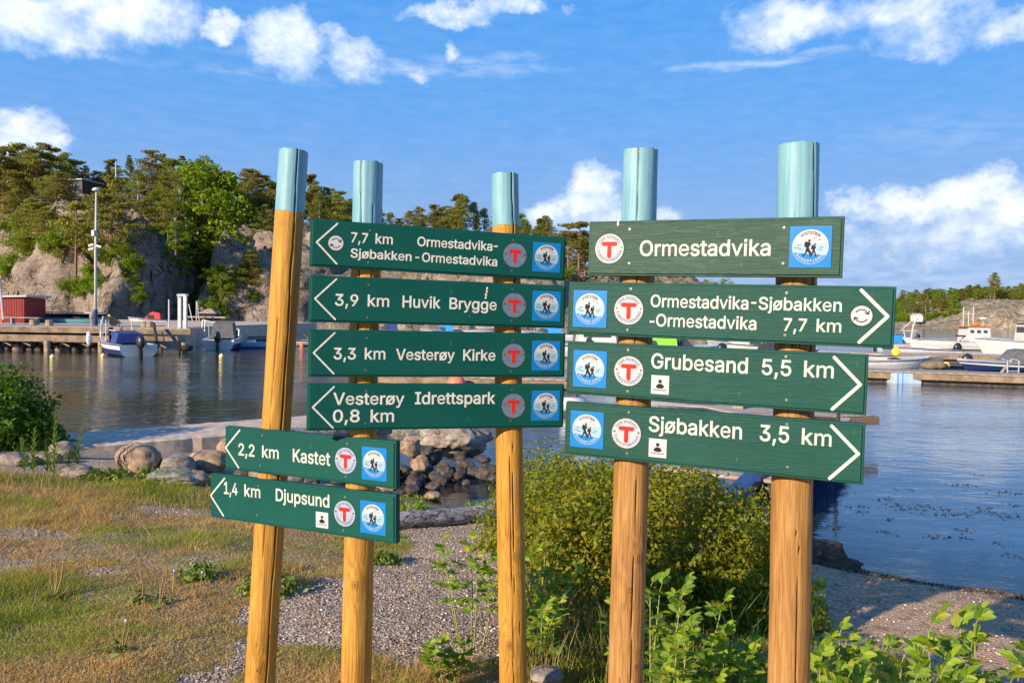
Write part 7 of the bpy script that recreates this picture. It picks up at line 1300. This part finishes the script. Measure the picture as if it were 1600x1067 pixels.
# ------------------------------------------------------------------ bushes near the camera
def bush(name, c, rad, n, size, mt, label, seed, stems=30, shell=.70, lump=.48, asp=.55, holes=.47):
    rg_ = np.random.default_rng(seed); r = empty(name, (c[0], c[1], gz1(c[0], c[1])), label=label, cat='bush')
    d = rg_.normal(size=(n*2, 3)); d[:, 2] = np.abs(d[:, 2])*.9-.12; d /= np.linalg.norm(d, axis=1)[:, None]
    th = np.arctan2(d[:, 1], d[:, 0]); L_ = 1+lump*(fbm(th*1.6+20, d[:, 2]*3+9, 4, seed)-.5)*2
    q = shell+(1-shell)*rg_.uniform(0, 1, n*2)**.5; keep = fbm(th*5+40, d[:, 2]*7+9, 3, seed+3)+rg_.normal(size=n*2)*.12 > holes-.12
    P = d*np.array(rad)*(q*L_)[:, None]; P += rg_.normal(size=P.shape)*.02; P[:, 2] = np.maximum(P[:, 2], .01); P = P[keep][:n]
    V, F = leaf_quads(P, size, rg_, asp, up=.2, nrm=(d[keep][:n])*.9, spread=.8); link('foliage', mesh_np('foliage', V, F, [mt]), r)
    # young shoots standing out of the outline
    mb = MB(); sp_ = []
    for i in range(stems):
        dd = rg_.normal(size=3); dd[2] = abs(dd[2])+.35; dd /= np.linalg.norm(dd); e = dd*np.array(rad)*rg_.uniform(.95, 1.17); mb.tube([(0+e[0]*.2, e[1]*.2, 0), tuple(e*.7), tuple(e)], [.008, .005, .0015], 4, False)
        for j in range(26): sp_.append(e*(.78+.22*j/26)+rg_.normal(size=3)*.014)
    mb.build('stem', M_BARK, r); V, F = leaf_quads(np.array(sp_), size*.9, rg_, asp, up=.6); link('shoot_leaves', mesh_np('shoot_leaves', V, F, [mt]), r)
    return r
bush('hedge_bush', (.95, 5.50), (.90, .95, .90), 46000, .036, L_BUSH, 'broad dense small-leaved yellow-green bush between the middle and right posts', 3, 60, .55)
bush('hedge_bush', (.42, 6.6), (.62, .6, .80), 18000, .036, L_BUSH, 'rear part of small-leaved bush right of the middle post', 4, 40, .55)
bush('hedge_bush', (1.55, 5.2), (.48, .55, .45), 12000, .034, L_BUSH, 'lower right shoulder of small-leaved bush beside the rightmost post', 5, 30, .55)
p = ongnd(30, 728); bush('rose_bush', (p.x-1.45, p.y+1.7), (.85, .7, 1.0), 9000, .075, leafmat('bush_green', (.05, .13, .008), (.10, .23, .012), (.19, .33, .03), .4, patch=3), 'dense bright green bush at the left photo edge by the water', 6, 20, .6, asp=.7)
for i, (px, py, s_) in enumerate([(640, 800, .24), (745, 806, .20), (600, 880, .09), (180, 750, .16), (225, 752, .18), (255, 755, .14), (150, 748, .14), (310, 905, .10), (420, 925, .16)]):
    p = ongnd(px, py); bush('low_plant', (p.x, p.y), (s_*1.3, s_, s_*.8), 420, .04, L_ROSE if i in (0, 1, 5) else L_WEED, ['bright green low plant behind the driftwood log, left', 'yellow-green low plant at the right end of the driftwood log', 'tiny plant at the gravel edge by the second post', 'leafy weed before the big boulder', 'bright leafy weed in front of the rounded boulder', 'leafy weed at the lichen boulder', 'leafy weed beside the tall weeds', 'dark rosette plant in the lawn', 'reddish weed at the foot of the leftmost post'][i], 70+i, 5, .3, asp=.55)
# tall weeds with narrow leaves
def tall_weed(px, by, ty, seed, label, lean=0.0):
    p = ongnd(px, by); h = (by-ty)/FOC*p.y; rg_ = np.random.default_rng(seed); r = empty('tall_weed', p, label=label, cat='plant', group='tall narrow-leaved weeds')
    mb = MB().tube([(0, 0, -.03), (lean*.4, 0, h*.5), (lean, 0, h)], [.007, .005, .002], 5); mb.build('stem', L_WEED, r)
    me = bpy.data.meshes.new('leaf'); L_ = .13
    me.from_pydata([(0, 0, 0), (L_*.45, .012, .03), (L_, 0, .015), (L_*.45, -.012, .03), (L_*.45, 0, .022)], [], [(0, 4, 1), (1, 4, 2), (2, 4, 3), (3, 4, 0)]); me.materials.append(L_WEED)
    n = int(h/.011)
    for i in range(n):
        t = (i+4)/(n+4); o = link('leaf', me, r, loc=(lean*t*t, 0, h*t), rot=(0, -.35-.7*t, i*2.4+rg_.uniform(-.3, .3)), scale=(1.15-.55*t)*rg_.uniform(.8, 1.1))
for a in [(52, 745, 672, 1, 'leftmost tall weed before the green bush', .02), (84, 748, 642, 2, 'tallest narrow-leaved weed right of the green bush', .03), (75, 746, 690, 3, 'short weed between the two tallest ones', -.03), (119, 742, 668, 4, 'tall weed standing before the left end of the concrete slab', .08), (40, 744, 690, 5, 'short narrow-leaved weed in front of the green bush', -.05), (105, 745, 700, 6, 'low weed right of the tallest weed', .05)]: tall_weed(*a)
# dry stalks and dandelions on the lawn
def stalks(name, px, py, lst, label, heads=0, green=True):
    p = ongnd(px, py); r = empty(name, p, label=label, cat='plant'); sc_ = p.y/FOC
    for dx_, dy_, cx in lst:
        MB().tube([(0, 0, -.01), (dx_*sc_*.45+cx*sc_, .01, dy_*sc_*.5), (dx_*sc_, .02, dy_*sc_)], [.0045, .004, .003], 6).build('stalk', L_DRY, r)
    for i in range(heads):
        dx_, dy_, cx = lst[i]; MB().ball((dx_*sc_, .02, dy_*sc_+.006), .009, 8).build('seed_head', M_PW, r)
    if green:
        V, F = leaf_quads(np.random.default_rng(px).normal(size=(26, 3))*np.array((.035, .035, .012))+np.array((0, 0, .015)), .07, np.random.default_rng(px), .25, up=.4); link('leaves', mesh_np('leaves', V, F, [L_WEED]), r)
stalks('dandelion_stalks', 85, 935, [(-8, 62, -4), (12, 60, 4), (0, 55, 0), (22, 22, 6), (38, 3, 4), (2, 48, 1)], 'clump of pale bare dandelion stalks at the left in the lawn')
stalks('dandelion_stalks', 250, 945, [(10, 66, 3), (-2, 30, 0), (4, 45, -2)], 'two tall pale stalks in the middle of the lawn')
stalks('dandelion_stalks', 222, 940, [(-5, 46, 3)], 'single curved pale stalk left of the two tall ones')
stalks('dandelion', 192, 1020, [(2, 48, -2), (8, 40, 0), (-10, 12, 0)], 'dandelion with a white seed head low in the lawn', 1)
stalks('dandelion', 270, 925, [(0, 32, 0)], 'small white-headed flower near the pale stalks', 1, False); stalks('dandelion', 312, 930, [(2, 34, 0)], 'small white-headed flower left of the leftmost post', 1, False)
stalks('dandelion', 292, 812, [(2, 14, 0)], 'tiny white flower in the dry upper lawn', 1, False); stalks('dry_stalk', 8, 755, [(18, 22, 0), (30, 3, 0)], 'bent dry reed stalks at the left edge of the bank', 0, False)
stalks('dry_stalk', 195, 748, [(2, 52, 0), (6, 50, 1)], 'dry reddish stalks standing before the big rounded boulder', 0, False); stalks('dry_stalk', 355, 1050, [(-3, 30, 1)], 'short stalk in the gravel at the bottom of the photo', 0, False)
stalks('dry_stalk', 225, 850, [(-30, -10, 0), (-5, 30, 12)], 'arched dry stalk in the upper lawn', 0, False)
# cut stump among the weeds
p = ongnd(840, 1035); tag(MB().tube([(p.x, p.y, p.z-.05), (p.x+.01, p.y, p.z+.14)], [.035, .028], 12).build('shrub_stump', M_BARK), 'short cut brown stump beside the middle post', 'stump')
p = ongnd(875, 1010); tag(link('dead_wood', rock_mesh('dead_wood', 77, M_BARK, (.14, .10, .08), .9, 3, .3), loc=(p.x, p.y, p.z+.06)), 'dark broken piece of wood among the weeds', 'wood')

# rose plants: compound leaves of single leaflets
def leaflet_mesh(seed, L_=.042, w=.024):
    n = 6; V = []; F = []; rg_ = random.Random(seed); cup = rg_.uniform(.15, .4)
    for i in range(n+1):
        t = i/n; ww = w/2*math.sin(pi*min(1, t*.97+.03))**.7*(1.0 if i % 2 else .93); zz = -.25*L_*t*t*rg_.uniform(.6, 1.2)
        V += [(L_*t, -ww, zz+cup*ww), (L_*t, 0, zz-.0), (L_*t, ww, zz+cup*ww)]
    for i in range(n): a = i*3; F += [(a, a+1, a+4, a+3), (a+1, a+2, a+5, a+4)]
    me = bpy.data.meshes.new('leaf'); me.from_pydata(V, [], F); me.polygons.foreach_set('use_smooth', [True]*len(F)); return me
LM = []
for i in range(5):
    me = leaflet_mesh(i); me.materials.append(L_ROSE); LM.append(me)
m, kk = mat('young_leaf'); oi = kk.node('ShaderNodeObjectInfo').outputs['Random']; P = kk.obj(); vy = kk.m('ABSOLUTE', kk.sep(P)[1]); vein = kk.m('SINE', kk.m('MULTIPLY', kk.m('SUBTRACT', kk.sep(P)[0], vy), 900.0))
col = kk.ramp(oi, [(0, (.08, .17, .006)), (.5, (.20, .32, .010)), (.85, (.34, .43, .02)), (1, (.46, .40, .05))]); col = kk.mix(kk.ss(vy, 0, .0016, .55, 0), col, (.30, .42, .10)); nb = kk.bump(kk.m('ADD', vein, kk.m('MULTIPLY', kk.ss(vy, 0, .003), 2.0)), .5, .0012)
a_n = bsdf(kk, Base_Color=col, Roughness=.42, Normal=nb, Specular_IOR_Level=.4); b_n = kk.node('ShaderNodeBsdfTranslucent', {0: kk.mix(1.0, col, (1.5, 1.4, .5), 'MULTIPLY'), 1: nb}).outputs[0]
out(kk, kk.node('ShaderNodeMixShader', {0: .38, 1: a_n, 2: b_n}).outputs[0])
for me in LM: me.materials[0] = m
M_STEMG = plain('green_stem', (.24, .26, .05), .6, var=.3, scale=60)
def rose(c, h, nst, label, seed, spread=.16, nleaf=9, sc_=1.0, mx=290):
    sc_ *= 1.3; nst += (1 if c[0] < 1.4 else 0)
    rg_ = random.Random(seed); r = empty('rose_plant', (c[0], c[1], gz1(c[0], c[1])), label=label, cat='plant', group='rose seedlings at the foot of the posts'); cnt = 0; mb = MB()
    for s_ in range(nst):
        t = rg_.uniform(0, 6.28); q = rg_.uniform(.1, 1)*spread; hh_ = h*rg_.uniform(.6, 1.0); tip = Vector((cos(t)*q*1.5, sin(t)*q*1.5, hh_)); base = Vector((cos(t)*q*.5, sin(t)*q*.5, -.03)); mid = (tip+base)/2+Vector((rg_.uniform(-.02, .02), rg_.uniform(-.02, .02), .03))
        mb.tube([base, mid, tip], [.0042, .0036, .0022], 6)
        for k_ in range(nleaf):
            f = .35+.65*(k_+1)/nleaf; p = base.lerp(mid, f*2) if f < .5 else mid.lerp(tip, f*2-1); a = k_*2.4+rg_.uniform(-.4, .4); rise = .15+.9*f*f; rl = .075*sc_*rg_.uniform(.75, 1.15)*(1.15-.5*f)
            dirn = Vector((cos(a)*cos(rise), sin(a)*cos(rise), sin(rise))); side = Vector((-sin(a), cos(a), 0)); up = dirn.cross(side)*-1
            if up.z < 0: up = -up
            prev = p
            ends = [(p+dirn*rl*.45, side), (p+dirn*rl*.45, -side), (p+dirn*rl*.75-Vector((0, 0, .004)), side), (p+dirn*rl*.75-Vector((0, 0, .004)), -side), (p+dirn*rl-Vector((0, 0, .008)), None)]
            mb.tube([p, p+dirn*rl*.5, p+dirn*rl-Vector((0, 0, .008))], [.0018, .0014, .001], 4)
            for e, sd in ends:
                if cnt >= mx: break
                X = (dirn*.75+(sd*.8 if sd is not None else Vector())+Vector((0, 0, rg_.uniform(-.35, .1)))).normalized(); Y = up.cross(X).normalized(); Zv = X.cross(Y)
                o = link('leaf', LM[rg_.randrange(5)], r); s1 = sc_*rg_.uniform(.75, 1.2)*(1.1-.35*f)
                o.matrix_local = Matrix(((X.x*s1, Y.x*s1, Zv.x*s1, e.x), (X.y*s1, Y.y*s1, Zv.y*s1, e.y), (X.z*s1, Y.z*s1, Zv.z*s1, e.z), (0, 0, 0, 1))); cnt += 1
    mb.build('stem', M_STEMG, r); return r
def rose_at(px, ty, D_, nst, label, seed, **kw):
    x = (px-800)/FOC*D_; top = at(px, ty, D_).z; rose((x, D_), top-gz1(x, D_), nst, label, seed, **kw)
rose_at(1035, 915, 3.3, 4, 'leafy rose shoot just right of the fourth post, tallest of its patch', 1)
rose_at(1092, 930, 3.4, 5, 'bright rose plant midway between the fourth and fifth posts', 2)
rose_at(1140, 965, 3.2, 5, 'rose plant with curled leaves left of the rightmost post', 3)
rose_at(1075, 985, 3.0, 5, 'low rose plant at the bottom between the right posts', 4); rose_at(1170, 1000, 3.5, 4, 'low rose plant against the left side of the rightmost post', 5)
rose_at(1290, 930, 3.3, 5, 'thin rose plant immediately right of the rightmost post', 6, sc_=.8); rose_at(1345, 960, 3.0, 5, 'rose plant with dark leaves second right of the rightmost post', 7, sc_=.9); rose_at(1390, 965, 2.7, 4, 'rose plant on long stems near the bottom right', 8)
rose_at(1478, 955, 2.3, 5, 'large-leaved rose plant at the bottom right', 9, spread=.10, sc_=1.0); rose_at(1545, 985, 2.3, 6, 'sprawling rose plant in the bottom right corner', 10, spread=.14, sc_=.9); rose_at(1600, 975, 2.4, 5, 'rose plant cut by the right photo edge', 11); rose_at(1440, 1040, 2.4, 2, 'low rose plant at the bottom edge, left of the large-leaved one', 12)
rose_at(1330, 1020, 2.9, 5, 'low rose plant at the bottom edge right of the post', 13)
rose_at(745, 850, 4.2, 4, 'leafy shoot leaning left of the middle post over the gravel', 14, spread=.16); rose_at(830, 850, 4.4, 6, 'leafy shrub shoots right behind the middle post', 15, spread=.22); rose_at(840, 920, 3.9, 5, 'low leafy shoots at the right side of the middle post', 16)
rose_at(715, 1010, 3.7, 4, 'small leafy weed at the bottom left of the middle post', 17, spread=.10, sc_=.8); rose_at(1600, 925, 2.2, 1, 'dark leaf tip at the right photo edge above the beach', 18, spread=.02, nleaf=3)
